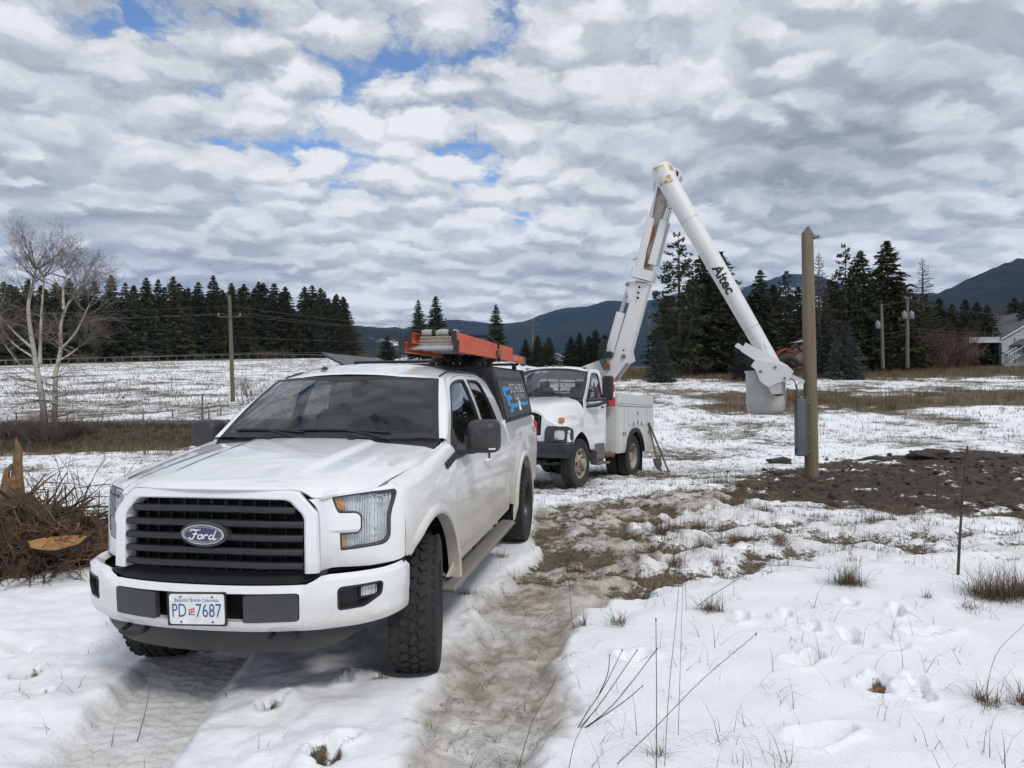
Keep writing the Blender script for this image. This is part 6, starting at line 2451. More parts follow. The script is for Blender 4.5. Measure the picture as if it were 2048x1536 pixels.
# the group on the right
R_ = [('p0', 1360, 466, 66, 1.25, 'tall open-crowned pine just left of the white upper boom'), ('s1', 1408, 500, 72, 1.35, 'dark spruce right behind the tall pine beside the boom'), ('s3', 1443, 503, 74, 1.45, 'broad dark spruce behind the white upper boom'),
      ('s0', 1522, 540, 76, 1.35, 'pointed dark spruce right of the boom and left of the small house'), ('p1', 1573, 541, 78, 1.1, 'slim pine standing behind the small house'),
      ('l0', 1640, 505, 74, 1.15, 'bare larch seen just right of the new wooden pole'), ('p0', 1693, 491, 76, 1.05, 'dark pine left of the tallest spruce on the right'), ('s1', 1722, 503, 77, 1.3, 'dark spruce between a pine and the tallest right spruce'),
      ('s3', 1776, 484, 78, 1.4, 'tallest spruce of the right group, above the transformer poles'), ('l1', 1848, 519, 80, 1.5, 'bare larch at the right end of the tree group')]
for key, px, top, Y, w_, lab in R_:
    plant(key, px, top, Y, lab, None, w_)
fr_l = 'dark conifer filling the background of the right tree group'
for i, (px, top) in enumerate(((1335, 590), (1385, 560), (1425, 560), (1470, 575), (1500, 590), (1548, 570), (1598, 575), (1625, 590), (1662, 560), (1675, 570), (1705, 560), (1745, 560), (1760, 545), (1800, 565), (1822, 580), (1850, 592), (1880, 600), (1905, 612), (1932, 603), (1955, 608), (1975, 615), (2030, 600), (2055, 596), (1420, 600), (1460, 610), (1530, 600))):
    plant(['s1', 's3', 's0', 's4'][i % 4], px, top, 92 + (i * 7) % 14, fr_l, 'background conifers on the right', 1.5)
plant('b0', 1322, 658, 60, 'small rounded blue spruce in front of the tall pine', None, 1.05, 'blue_spruce')
plant('b1', 1486, 668, 62, 'low dark spruce behind the bucket', None, 1.1, 'blue_spruce')
plant('b0', 1693, 642, 62, 'broad blue-green spruce right of the wooden pole', None, 1.15, 'blue_spruce')
plant('b1', 1655, 636, 66, 'blue-green spruce half behind the broad one beside the pole', None, 1.1, 'blue_spruce')


# ---- branching trees and bushes
def grow(mb, rng, p, d, L, r, depth, spread=.55, up=.25, kids=(3, 5), seg=3, sides=4):
    pts, rad = [p], [r]
    q, e = p.copy(), d.normalized()
    for i in range(seg):
        e = (e + Vector((rng.normal(), rng.normal(), rng.normal())) * .13 + Vector((0, 0, up * .3))).normalized()
        q = q + e * (L / seg)
        pts.append(q.copy())
        rad.append(r * (1 - .62 * (i + 1) / seg))
    mb.tube(pts, rad, sides if depth > 1 else 3, caps=False)
    if depth <= 0:
        return
    n = int(rng.integers(kids[0], kids[1] + 1))
    for k in range(n):
        t = .30 + .70 * (k + rng.uniform(.2, .9)) / n
        i = min(int(t * seg), seg - 1)
        b = pts[i].lerp(pts[i + 1], t * seg - i)
        ax = Vector((rng.normal(), rng.normal(), rng.normal())).normalized()
        side = e.cross(ax)
        if side.length < 1e-3:
            continue
        side.normalize()
        nd = (e + side * rng.uniform(spread * .6, spread * 1.5) + Vector((0, 0, up))).normalized()
        grow(mb, rng, b, nd, L * rng.uniform(.52, .76), max(rad[i] * .55, .0035), depth - 1, spread, up, kids, seg, sides)


def birch_bark():
    m, t = new_mat('pale_bark')
    co = t.n('ShaderNodeTexCoord').outputs['Object']
    n = t.noise(t.mapping(co, scale=(1, 1, 4)), 4.0, 5, 0.65)
    z = t.n('ShaderNodeSeparateXYZ')
    t.set(z, 0, co)
    dark = t.math('MAXIMUM', t.mr(n, .55, .66, 0, .9), t.mr(z.outputs[2], .4, 2.4, .85, 0))
    return finish(m, t, t.mix(dark, (0.40, 0.37, 0.33), (0.055, 0.045, 0.038)), 0.85)


M['pale_bark'] = birch_bark()
BY_ = 29.0
b0 = at(97, 862, BY_)
birch = thing('aspen_tree', 'leafless pale-barked tree with two trunks at the left edge', 'tree', b0)
rng = np.random.default_rng(21)


def bp(px, py, dy=0.0):
    return at(px, py, BY_ + dy) - b0


trunks = [([(90, 866), (86, 800), (76, 740), (68, 690), (60, 640), (58, 600), (66, 565), (74, 530)], .14, 0.0, .042), ([(106, 864), (110, 800), (112, 740), (122, 690), (122, 645), (134, 605), (150, 585)], .125, .5, .038),
          ([(80, 720), (82, 660), (86, 590), (90, 545)], .075, .3, .028), ([(122, 690), (150, 660), (166, 630), (180, 600)], .05, -.3, .02), ([(115, 715), (140, 700), (156, 688)], .05, .2, .02), ([(68, 690), (40, 665), (15, 640), (-10, 610)], .06, .3, .02), ([(66, 705), (30, 680), (0, 645)], .05, -.6, .02), ([(128, 610), (128, 570), (136, 540)], .06, .3, .025),
          ([(76, 745), (40, 720), (10, 680)], .05, .4, .02)]
crown = MB()
for path, r0, dy, r1 in trunks:
    pts = crspline([bp(px, py, dy * i / len(path)) for i, (px, py) in enumerate(path)], 4)
    n_ = len(pts)
    mb = MB()
    mb.tube(pts, [r0 + (r1 - r0) * (i / (n_ - 1)) ** .8 for i in range(n_)], 9)
    mb.build('trunk', M['pale_bark'], birch)
    e = (pts[-1] - pts[-3]).normalized()
    for k in range(5):
        dd = (e + Vector((rng.normal() * .8, rng.normal() * .8, .35))).normalized()
        grow(crown, rng, pts[-1], dd, rng.uniform(.95, 1.35) * (1.0 if r0 > .09 else .70), r1 * .7, 4, .80, .07, (3, 4))
    for k in range(int(n_ * .5)):
        i = int(rng.integers(n_ // 2, n_))
        dd = Vector((rng.normal(), rng.normal(), .35 + rng.random() * .5)).normalized()
        grow(crown, rng, pts[i], dd, rng.uniform(.8, 1.5), .028, 3, .6, .14, (3, 4))
# drooping dead branches near the foot
for k in range(16):
    a = rng.uniform(-.5, 3.6)
    s = bp(rng.uniform(84, 118), rng.uniform(745, 830))
    grow(crown, rng, s, Vector((math.cos(a), -abs(math.sin(a)) * .6, rng.uniform(-.15, .2))), rng.uniform(.9, 1.7), .03, 2, .6, -.06, (3, 4))
crown.build('crown', M['aspen_twig'], birch, smooth=0)


def bush_mesh(seed, n=26, h=1.0, depth=2, mat='twig', spread=.5, wide=1.0, thick=.012):
    rng = np.random.default_rng(seed)
    mb = MB()
    for k in range(n):
        a = rng.uniform(0, 6.28)
        q = rng.uniform(0, .45) * wide
        d = Vector((math.cos(a) * rng.uniform(.1, .8) * wide, math.sin(a) * rng.uniform(.1, .8) * wide, 1)).normalized()
        grow(mb, rng, Vector((math.cos(a) * q, math.sin(a) * q, -.05)), d, h * rng.uniform(.45, .75), thick, depth, spread, .12, (3, 4), 2, 3)
    return mb.mesh('bush', M[mat], 0)


BUSH = [bush_mesh(31, 30, mat='twig'), bush_mesh(32, 34, mat='twig_red'), bush_mesh(33, 18, h=1.1, mat='twig')]


def bush(k, px, base, Y, h, label, group=None, wide=1.0, name='bare_bush'):
    X = (px - 1024) / F_PX * Y
    o = bpy.data.objects.new(name, BUSH[k])
    C.objects.link(o)
    o.location = (X, Y, float(Hbase(X, Y)))
    o.rotation_euler = (0, 0, random.uniform(0, 6.28))
    o.scale = (h * wide, h * wide, h)
    return tag(o, label, 'bush', group)


bush(2, 503, 790, 47, 1.9, 'small leafless bush beside the left utility pole', None, 1.0)
gb = 'leafless bushes at the foot of the aspen'
for px, Y, h in ((60, 28.4, .9), (120, 28.6, 1.0), (150, 29.2, .8), (30, 29.0, .8), (92, 27.9, .8), (180, 29.4, .5), (0, 28.6, .6)):
    bush(int(px) % 2, px, 0, Y, h, 'brown leafless brush at the foot of the pale tree', gb, 1.5)
gr = 'reddish brush along the right tree line'
for px, Y, h, w_ in ((1745, 78, 2.0, 1.6), (1780, 76, 2.3, 1.7), (1815, 80, 3.0, 1.6), (1850, 82, 4.2, 1.4), (1880, 84, 4.6, 1.4), (1905, 86, 4.0, 1.3), (1920, 87, 2.5, 1.2), (1720, 79, 1.8, 1.5), (1690, 82, 2.0, 1.5), (1570, 74, 1.4, 2.0), (1530, 74, 1.3, 2.0), (1430, 72, 1.8, 2.0), (1390, 70, 1.6, 2.0), (1350, 72, 1.5, 2.0), (1850, 88, 5.0, 1.3), (1962, 99, 7.5, .8), (1985, 100, 7.0, .8), (1942, 99, 6.5, .8)):
    bush(1, px, 0, Y, h, 'reddish-brown leafless brush below the right-hand conifers', gr, w_)
gm = 'brush at the edge of the left forest'
for px, top in ((170, 0), (290, 0), (405, 0), (530, 0), (560, 0), (585, 0), (690, 0), (730, 0), (760, 0), (240, 0), (60, 0)):
    Y = interp(px, [-100, 0, 300, 600, 800], [110, 116, 143, 176, 180])
    bush(0, px, 0, Y, 1.5 + .4 * (px % 3), 'low leafless brush at the foot of the left forest', gm, 1.6)

# ============================================================ road, fences, poles
xs_ = np.linspace(-70, -.5, 80)
mb = MB()
def road_y(x, k):
    return 31.7 + road_skew(np.clip(x, -60, 20)) + k
mb.grid(lambda x, k: (x, float(road_y(x, k)), float(Hbase(x, road_y(x, k))) + .03 - .06 * abs(k / 2.6 - 1) ** 4), xs_, np.linspace(0, 5.2, 8))
M['gravel'] = simple('gravel', (0.085, 0.075, 0.064), 0.95, 0, 0.45, 3.0, bump=.01, detail=8)
kind(mb.build('gravel_road', M['gravel'], None), 'structure')

M['pole_wood'] = simple('pole_wood', (0.125, 0.112, 0.070), 0.85, 0, 0.3, 5)
M['pole_grey'] = simple('pole_grey', (0.14, 0.125, 0.10), 0.85, 0, 0.3, 5)
M['wire'] = simple('wire', (0.10, 0.10, 0.10), 0.6, 0.3, 0.1)
M['galv'] = simple('galv', (0.24, 0.25, 0.26), 0.45, 0.4, 0.1, 6)


def upole(base, top, r, label, arms=(), cans=(), mat='pole_grey', name='utility_pole', arm=.11):
    """leaning timber pole; arms: (fraction, half width); cans: (fraction, dx)"""
    o = thing(name, label, 'utility pole', base)
    d = top - base
    MB().tube([(0, 0, -.3), tuple(d * .5), tuple(d)], [r, r * .88, r * .75], 10).build('shaft', M[mat], o)
    for f, hw in arms:
        p = d * f
        MB().box((p.x, p.y - r, p.z), (hw * 2, arm * .9, arm)).build('crossarm', M[mat], o)
        for s in (-1, 1):
            MB().lathe([(0, .05), (.08, .06), (.12, .04), (.18, .05), (.2, 0)], 8, (p.x + s * hw * .92, p.y - r, p.z + .06), (0, 0, 1)).build('insulator', M['galv'], o)
    for f, dx in cans:
        p = d * f
        mb = MB()
        mb.lathe([(0, 0), (0, .22), (.03, .24), (.62, .24), (.66, .22), (.70, .10), (.85, .05), (.86, 0)], 14, (p.x + dx, p.y - .1, p.z - .4), (0, 0, 1))
        mb.build('transformer', M['galv'], o)
        MB().box((p.x + dx * .5, p.y - .1, p.z), (abs(dx), .08, .08)).build('bracket', M['galv'], o)
    return o


PL = (at(466, 800, 49), at(460, 585, 49))
upole(PL[0], PL[1], .15, 'mossy wooden utility pole standing in the left snowy field', [(.80, .80)], mat='pole_wood', arm=.05)
PR1 = (at(1766, 735, 70), at(1764, 612, 70))
PR2 = (at(1815, 734, 71), at(1816, 598, 71))
upole(*PR1, .17, 'wooden utility pole with one can transformer before the right conifers', [], [(.66, -.45)])
upole(*PR2, .19, 'wooden utility pole with two grey transformers before the right conifers', [(.97, .35)], [(.73, -.36), (.73, .36)])
PF = (at(1066, 716, 160), at(1067, 637, 160))
upole(*PF, .22, 'distant utility pole with two crossarms below the mountain', [(.86, 1.5), (.72, 1.5)])
upole(at(1300, 700, 150), at(1299, 622, 150), .16, 'faint distant utility pole behind the lower boom', [(.9, .8)])


def wire(a, b, sag, label, group, r=.012):
    pts = [Vector(a).lerp(Vector(b), t) - Vector((0, 0, sag * 4 * t * (1 - t))) for t in np.linspace(0, 1, 18)]
    return tag(MB().tube(pts, r, 4).build('overhead_wire', M['wire'], None), label, 'wire', group)


gw = 'overhead wires left'
lw = 'thin overhead wire strung from the pole in the left field'
for dx, py, wn_ in ((-.75, 621, 'left crossarm'), (.75, 621, 'right crossarm'), (0, 606, 'topmost'), (0, 668, 'middle'), (0, 700, 'lowest')):
    a = at(460 + (465 - 460) * (py - 585) / 215, py, 49) + Vector((dx, 0, 0))
    wire(a, a + Vector((-60, 8 + dx, 1.5)), .8, wn_ + ' wire running left from the pole in the field', gw, .008)
    wire(a, at(1066, 640 + (py - 606) * .12, 160) + Vector((dx, 0, 0)), 1.6, wn_ + ' wire running right from the pole in the field', gw, .010)
rw = 'overhead wires right'
rl = 'thin overhead wire between the right-hand utility poles'
t1, t2 = PR1[1], PR2[1]
for z_, s, wn_ in ((-.1, .25, 'top'), (-2.9, .5, 'middle'), (-3.3, .6, 'lowest')):
    wire(t1 + Vector((0, 0, z_)), t2 + Vector((0, 0, z_ - .3)), s * .3, wn_ + ' wire between the two right-hand transformer poles', rw, .013)
    wire(t1 + Vector((0, 0, z_)), at(1250, 640 - z_ * 10, 90), 1.2, wn_ + ' wire running left from the right-hand transformer poles', rw, .013)
    wire(t2 + Vector((0, 0, z_ - .2)), at(2150, 640 - z_ * 8, 86), .6, wn_ + ' wire running to the house from the transformer poles', rw, .013)

# fence posts and the thin rail at the forest edge
gp = 'fence posts along the road'
for px, top, bot, Y, r in ((404, 782, 838, 33.2, .045), (345, 812, 832, 39, .04), (417, 818, 833, 38.6, .04), (441, 805, 822, 40.5, .04), (134, 834, 848, 37.6, .04), (32, 838, 850, 36.6, .04), (205, 824, 842, 38.0, .035), (286, 820, 838, 38.4, .035)):
    X = (px - 1024) / F_PX * Y
    g = float(Hbase(X, Y))
    h = max(.5, CAM_Z - (top - 769) / F_PX * Y - g)
    o = MB().tube([(0, 0, -.2), (.02 * math.sin(px), 0, h)], [r, r * .9], 7).build('fence_post', M['pole_grey'], None)
    o.location = (X, Y, g)
    tag(o, 'tall dark post beside the road, left of the passenger mirror' if px == 404 else 'short weathered fence post along the far side of the road', 'post', gp)
rail = thing('rail_fence', 'low wooden rail fence along the edge of the left forest', 'fence', (0, 0, 0))
pp = []
for px in range(-60, 660, 18):
    Y = interp(px, [-100, 0, 300, 600, 700], [107, 113, 140, 173, 183])
    X = (px - 1024) / F_PX * Y
    z_ = float(Hbase(X, Y))
    pp.append(Vector((X, Y, z_ + 1.0)))
    MB().box((X, Y, z_ + .5), (.12, .12, 1.2)).build('post', M['pole_grey'], rail)
for a, b in zip(pp, pp[1:]):
    MB().tube([a, b], .09, 5).build('rail', M['pole_grey'], rail)

# ============================================================ buildings
M['siding_grey'] = simple('siding_grey', (0.44, 0.46, 0.48), 0.7, 0, 0.08, 3)
M['siding_tan'] = simple('siding_tan', (0.30, 0.28, 0.25), 0.7, 0, 0.08, 3)
M['roof_dark'] = simple('roof_dark', (0.10, 0.105, 0.115), 0.8, 0, 0.2, 2)
M['trim_white'] = simple('trim_white', (0.68, 0.69, 0.70), 0.6, 0, 0.06, 4)
M['window_dark'] = simple('window_dark', (0.03, 0.035, 0.045), 0.12, 0, 0.2, 2)
M['shed_dark'] = simple('shed_dark', (0.085, 0.075, 0.068), 0.9, 0, 0.3, 2)


def house(name, label, Y, px0, px1, eave, ridge_, base, depth, wallm, siding='v', ridge_f=.5, cat='house'):
    """gable end faces the camera; px span and rows are read at distance Y"""
    p0 = at(px0, base, Y)
    W = (px1 - px0) / F_PX * Y
    he = (base - eave) / F_PX * Y
    hr = (base - ridge_) / F_PX * Y
    o = thing(name, label, cat, p0)
    poly = [(0, -.8), (W, -.8), (W, he), (W * ridge_f, hr), (0, he)]
    mb = MB()
    mb.prism(poly, lambda u, v, d: (u, d, v), 0, depth)
    mb.build('wall', M[wallm], o, smooth=0, recalc=True)
    for a, b in (((-.35, he - .12), (W * ridge_f, hr + .05)), ((W * ridge_f, hr + .05), (W + .35, he - .12))):
        mb = MB()
        mb.prism([a, b, (b[0], b[1] + .16), (a[0], a[1] + .16)], lambda u, v, d: (u, d, v), -.45, depth + .4)
        mb.build('roof', M['roof_dark'], o, smooth=0, recalc=True)
        mb = MB()
        mb.prism([(a[0], a[1] - .16), (b[0], b[1] - .16), b, a], lambda u, v, d: (u, d, v), -.47, -.43)
        mb.build('barge_board', M['trim_white'], o, smooth=0, recalc=True)
    n = int(W / (.30 if siding == 'v' else 99)) if siding == 'v' else 0
    for k in range(1, n):
        x = W * k / n
        h = he + (hr - he) * (x / (W * ridge_f) if x < W * ridge_f else (W - x) / (W - W * ridge_f))
        MB().box((x, -.012, h / 2), (.04, .024, h)).build('batten', M[wallm], o, smooth=0)
    if siding == 'h':
        for k in range(int(he / .22)):
            MB().box((W / 2, -.012, k * .22 + .1), (W, .03, .19), Matrix.Rotation(R(-5), 3, 'X')).build('clapboard', M[wallm], o, smooth=0)
    return o, W, he, hr


hs, W, he, hr = house('house', 'pale grey gabled house with a porch at the right edge', 90, 2004, 2190, 682, 628, 733, 14, 'siding_grey')
MB().box((W * .14, -.02, he * .5), (.09, .05, he)).build('corner_board', M['roof_dark'], hs)
po = sub('porch', hs)
mb = MB()
mb.prism([(1.0, he - .95), (2.4, he - .15), (8, he - .15), (8, he - .35), (2.4, he - .35), (1.0, he - 1.15)], lambda u, v, d: (u, d, v), -2.2, 0)
mb.build('porch_roof', M['roof_dark'], po, smooth=0, recalc=True)
MB().tube(crspline([(1.15, -2.2, he - 1.15), (1.55, -2.2, he - 1.25), (1.65, -2.2, he - 1.7), (1.65, -2.2, .2)], 4), .07, 7).build('downpipe', M['trim_white'], po)
MB().box((5.2, -1.9, .55), (6.4, .12, 1.1)).build('porch_wall', M['siding_tan'], po)
for k in range(3):
    w_ = MB().box((2.7 + k * 1.5, -.04, 1.75), (1.3, .05, 1.0)).build('window', M['window_dark'], hs)
    MB().box((2.7 + k * 1.5, -.05, 2.28), (1.4, .06, .08)).build('window_frame', M['trim_white'], hs)
st = sub('steps', hs)
for k in range(4):
    MB().box((-.1 - k * .35, -2.6, .85 - k * .25), (.36, 1.2, .10)).build('step', M['trim_white'], st)
for y_ in (-2.05, -3.15):
    MB().tube([(.4, y_, 1.9), (-1.4, y_, .9)], .04, 5).build('handrail', M['trim_white'], st)
    for k in range(7):
        MB().tube([(.3 - k * .27, y_, 1.82 - k * .15), (.3 - k * .27, y_, .95 - k * .15)], .02, 4).build('baluster', M['trim_white'], st)
MB().tube([(-.4, 1, he), (-.4, 1, he + 1.1)], .10, 8).build('flue', M['galv'], hs)

cpb = at(1931, 736, 90)
cp = thing('carport', 'flat-roofed carport with white fascia beside the grey house', 'carport', cpb)
Wc = (2003 - 1931) / F_PX * 90
MB().box((Wc / 2, 3, 3.42), (Wc, 6.4, .16)).build('flat_roof', M['siding_grey'], cp)
MB().box((Wc / 2, -.2, 3.05), (Wc, .12, .52)).build('fascia', M['siding_grey'], cp)
for x_ in (.12, 1.5, Wc - .15):
    MB().box((x_, .1, 1.2), (.16, .16, 3.4)).build('post', M['shed_dark'], cp)
MB().box((Wc / 2, 6.1, 1.5), (Wc, .12, 3.2)).build('back_wall', M['shed_dark'], cp)
MB().box((1.6, 1.0, .9), (1.6, .1, 1.5)).build('side_screen', M['siding_tan'], cp)
h2, W2, he2, hr2 = house('small_house', 'small tan clapboard house seen behind the worker', 88, 1569, 1634, 690, 683, 742, 9, 'siding_tan', 'h', .62)
w_ = MB().box((W2 * .72, -.06, he2 * .55), (.9, .06, .9)).build('window', M['window_dark'], h2)
MB().box((W2 * .72, -.07, he2 * .55 + .5), (1.1, .07, .1)).build('window_frame', M['trim_white'], h2)
h3, W3, he3, hr3 = house('barn', 'distant low pale building below the small conifers', 170, 1086, 1138, 716, 706, 730, 16, 'siding_grey', '', .5, 'building')
house('shed', 'distant grey shed roof left of the pickup canopy hatch', 200, 622, 665, 710, 703, 716, 10, 'siding_grey', '', .5, 'shed')

# ============================================================ haze
mb = MB().box((0, 1800, 480), (9500, 9800, 1000 + 140))
haze = mb.build('haze', None, None, smooth=0)
hm, ht = new_mat('thin_air')
pv = ht.n('ShaderNodeVolumePrincipled')
ht.set(pv, 'Color', (0.30, 0.54, 1.0))
ht.set(pv, 'Density', 0.000055)
ht.set(pv, 'Anisotropy', 0.1)
ho = ht.n('ShaderNodeOutputMaterial')
ht.set(ho, 'Volume', pv.outputs[0])
haze.data.materials.append(hm)
kind(haze, 'stuff', 'thin bluish air over the valley')

# ============================================================ ladder and load on the pickup's rack
FM = Matrix.Translation((FORD_O[0], FORD_O[1], 0)) @ Matrix.Rotation(R(-99.85), 4, 'Z')


def on_ford(name, label, cat, base, group=None):
    """a top-level thing standing on the pickup; its parts use pickup axes relative to base"""
    return thing(name, label, cat, FM @ Vector(base), R(-99.85), group)


M['ladder_orange'] = simple('ladder_orange', (0.56, 0.115, 0.055), 0.55, 0, 0.25, 9)
M['weathered_wood'] = simple('weathered_wood', (0.27, 0.245, 0.21), 0.85, 0, 0.3, 14)
M['canvas'] = simple('canvas', (0.34, 0.32, 0.28), 0.9, 0, 0.2, 14)
M['strap'] = simple('strap', (0.015, 0.015, 0.016), 0.8)
LB = Vector((-3.2, .54, 2.027))
lad = on_ford('extension_ladder', 'orange fibreglass extension ladder lying on the pickup roof rack', 'ladder', LB)


def rail(x0, x1, y, z, inner):
    mb = MB()
    s = 1 if y > 0 else -1
    L = x0 - x1
    cx = (x0 + x1) / 2
    mb.box((cx, y, z), (L, .006, .086))
    mb.box((cx, y - s * .016, z + .040), (L, .032, .006))
    mb.box((cx, y - s * .016, z - .040), (L, .032, .006))
    return mb.build('rail', M['ladder_orange'], lad, smooth=0)


for y_ in (-.23, .23):
    rail(1.84, -1.66, y_, .045, 1)
    rail(1.76, -1.05, y_ * .84, .128, 1)
    MB().box((1.85, y_, .045), (.03, .045, .10)).build('end_cap', M['black_plastic'], lad)
    MB().box((1.775, y_ * .84, .128), (.03, .04, .095)).build('end_cap', M['black_plastic'], lad)
    MB().box((-1.70, y_ * .95, .030), (.12, .05, .12)).build('foot', M['steel'], lad)
for k in range(12):
    x_ = 1.70 - k * .30
    MB().tube([(x_, -.23, .045), (x_, .23, .045)], .016, 8).build('rung', M['alu'], lad)
    if -1.0 < x_ < .25:
        MB().tube([(x_ - .05, -.19, .128), (x_ - .05, .19, .128)], .016, 8).build('rung', M['alu'], lad)
v_, f_ = text_geo('I 0 I I 0 I', .06)
MB().add([(-1.05 - p.x, .2335, .045 + p.y) for p in v_], f_).build('rail_marks', M['white_print'], lad, smooth=0)
for k in range(3):
    o_ = on_ford('plank', ['bottom', 'middle', 'top'][k] + ' weathered grey plank of the three inside the orange ladder', 'plank', LB + Vector((.98, 0, .064 + .029 * k)), 'grey planks in the ladder')
    MB().bbox((0, 0, .014), (1.26 - .05 * k, .33 + .012 * (k % 2), .026), .004).build('board', M['weathered_wood'], o_)
roll = on_ford('canvas_roll', 'rolled grey canvas with dark straps on the plank stack', 'canvas roll', LB + Vector((1.50, 0, .148)))
mb = MB()
mb.tube([(0, y_, .032 + .003 * math.sin(y_ * 40)) for y_ in np.linspace(-.16, .16, 13)], [.026, .032, .030, .033, .031, .027, .032, .034, .031, .028, .033, .032, .024], 14)
mb.build('cloth', M['canvas'], roll)
for y_ in (-.05, .10):
    MB().lathe([(-.018, .036), (.018, .036)], 18, (0, y_, .032), (0, 1, 0)).build('binding', M['strap'], roll)
stp = on_ford('ratchet_strap', 'black ratchet strap holding the orange ladder to the rack', 'strap', (-3.05, .54, 1.995))
mb = MB()
mb.tube([(0, -.26, .0), (0, -.25, .19), (0, -.1, .275), (0, .12, .275), (0, .25, .19), (0, .26, 0)], .014, 6)
mb.build('webbing', M['strap'], stp)
MB().bbox((0, .262, .09), (.07, .035, .10), .01).build('ratchet', M['steel'], stp)
# loose black strap coils hanging in front of the load
tot = on_ford('black_bag', 'black strap bundle under the ladder behind the cab roof', 'strap bundle', (-2.70, .42, 1.965))
mb = MB()
for k in range(7):
    a = k * .9
    mb.tube(crspline([(.10 * math.cos(a), -.22 + .07 * k, .0), (.12 * math.sin(a), -.20 + .07 * k, .075), (-.05, -.17 + .07 * k, .05), (-.10, -.15 + .07 * k, .0)], 4), .03, 7)
mb.build('strap_coil', M['strap'], tot)

# ============================================================ new wooden pole and its enclosure
M['new_pole'] = None


def pole_mat():
    m, t = new_mat('new_pole_wood')
    co = t.n('ShaderNodeTexCoord').outputs['Object']
    g = t.noise(t.mapping(co, scale=(14, 14, 0.7)), 1.0, 5, 0.6)
    vo = t.n('ShaderNodeTexVoronoi')
    t.set(vo, 'Vector', t.mapping(co, scale=(2.2, 2.2, 2.6)))
    t.set(vo, 'Scale', 1.6)
    knot = t.mr(vo.outputs['Distance'], .05, .12, .75, 0)
    c = t.mix(g, (0.110, 0.084, 0.052), (0.245, 0.200, 0.135))
    c = t.mix(knot, c, (0.05, 0.03, 0.02))
    return finish(m, t, c, 0.75, bump=g, bump_d=.004)


M['new_pole'] = pole_mat()
pb = Vector((6.75, 16.15, HZ(6.75, 16.15) - .05))
ptop = at(1617, 456, 16.15)
pole = thing('wooden_pole', 'new bare wooden pole with pointed top set in the dug soil', 'pole', pb)
d_ = ptop - pb
mb = MB()
mb.tube([(0, 0, -.3), tuple(d_ * .25), tuple(d_ * .5), tuple(d_ * .75), tuple(d_ * .975)], [.152, .148, .141, .133, .126], 20)
mb.build('shaft', M['new_pole'], pole)
mb = MB()
c_ = d_ * .972
ring = [(c_.x + .126 * math.cos(a), c_.y + .126 * math.sin(a), c_.z) for a in np.linspace(0, 2 * PI, 21)[:-1]]
top_ = [(c_.x + .0 * math.cos(a), c_.y + .126 * math.sin(a), c_.z + .16 - .02 * abs(math.sin(a))) for a in np.linspace(0, 2 * PI, 21)[:-1]]
mb.add(ring + top_, [(i, (i + 1) % 20, 20 + (i + 1) % 20, 20 + i) for i in range(20)])
mb.build('pointed_cap', M['new_pole'], pole, recalc=True)
MB().lathe([(0, .05), (.05, .06), (.08, .035), (.12, .05), (.14, 0)], 10, (d_.x + .11, -.06, d_.z - .25), (1, -.4, 0)).build('insulator', M['galv'], pole)
for k, f in enumerate((.12, .2, .27, .33, .42, .5, .56, .66, .74, .86)):
    p = d_ * f
    MB().lathe([(0, .012), (.012, .010), (.012, 0)], 7, (p.x + .05 * math.sin(k * 2.1), p.y - .138 + .02 * abs(math.sin(k * 2.1)), p.z), (.3 * math.sin(k * 2.1), -1, 0)).build('bolt_head', M['void'], pole)

M['enclosure_grey'] = simple('enclosure_grey', (0.125, 0.140, 0.150), 0.45, 0.2, 0.1, 4)
e0 = at(1600, 915, 15.95)
enc = thing('electrical_enclosure', 'tall narrow grey metal enclosure mounted left of the wooden pole', 'enclosure', e0)
MB().bbox((0, 0, .64), (.215, .16, 1.27), .01).build('box', M['enclosure_grey'], enc)
MB().bbox((-.004, -.084, .64), (.185, .012, 1.22), .004).build('door', M['enclosure_grey'], enc)
MB().bbox((.145, .02, .64), (.030, .10, 1.36), .006).build('side_strip', M['enclosure_grey'], enc)
for z_ in (.10, .50, 1.18):
    MB().box((.15, .03, z_), (.16, .05, .04)).build('standoff', M['steel'], enc)
MB().tube(crspline([(-.09, 0, 1.27), (-.09, 0, 1.42), (-.085, .02, 1.6), (-.13, .05, 1.7)], 5), .012, 6).build('cable', M['black_plastic'], enc)
MB().tube(crspline([(-.02, 0, 1.27), (-.03, 0, 1.42), (-.06, .02, 1.55), (.02, .05, 1.66)], 5), .010, 6).build('cable', M['steel'], enc)
MB().bbox((.02, 0, 1.30), (.08, .05, .07), .01).build('hub', M['steel'], enc)
MB().bbox((-.112, 0, .12), (.02, .06, .10), .005).build('hasp', M['black_plastic'], enc)
MB().tube(crspline([(.12, 0, .0), (.13, 0, -.12), (.16, .02, -.2)], 4), .010, 6).build('cable', M['black_plastic'], enc)

# ============================================================ worker in the bucket
M['jacket'] = simple('jacket', (0.040, 0.034, 0.028), 0.9, 0, 0.35, 10)
M['trousers'] = simple('trousers', (0.03, 0.033, 0.04), 0.9, 0, 0.3, 10)
M['skin'] = simple('skin', (0.42, 0.22, 0.15), 0.55, 0, 0.1, 10)
M['harness_red'] = simple('harness_red', (0.26, 0.035, 0.018), 0.7, 0, 0.2, 10)
M['cap_grey'] = simple('cap_grey', (0.055, 0.052, 0.048), 0.85, 0, 0.2, 10)
wx = (1543 - 1024) / F_PX * 16.45
wb = Vector((wx, 16.45, bc0.z + .11))
man = thing('person', 'worker in dark jacket and red harness leaning from the bucket to the pole', 'person', wb)


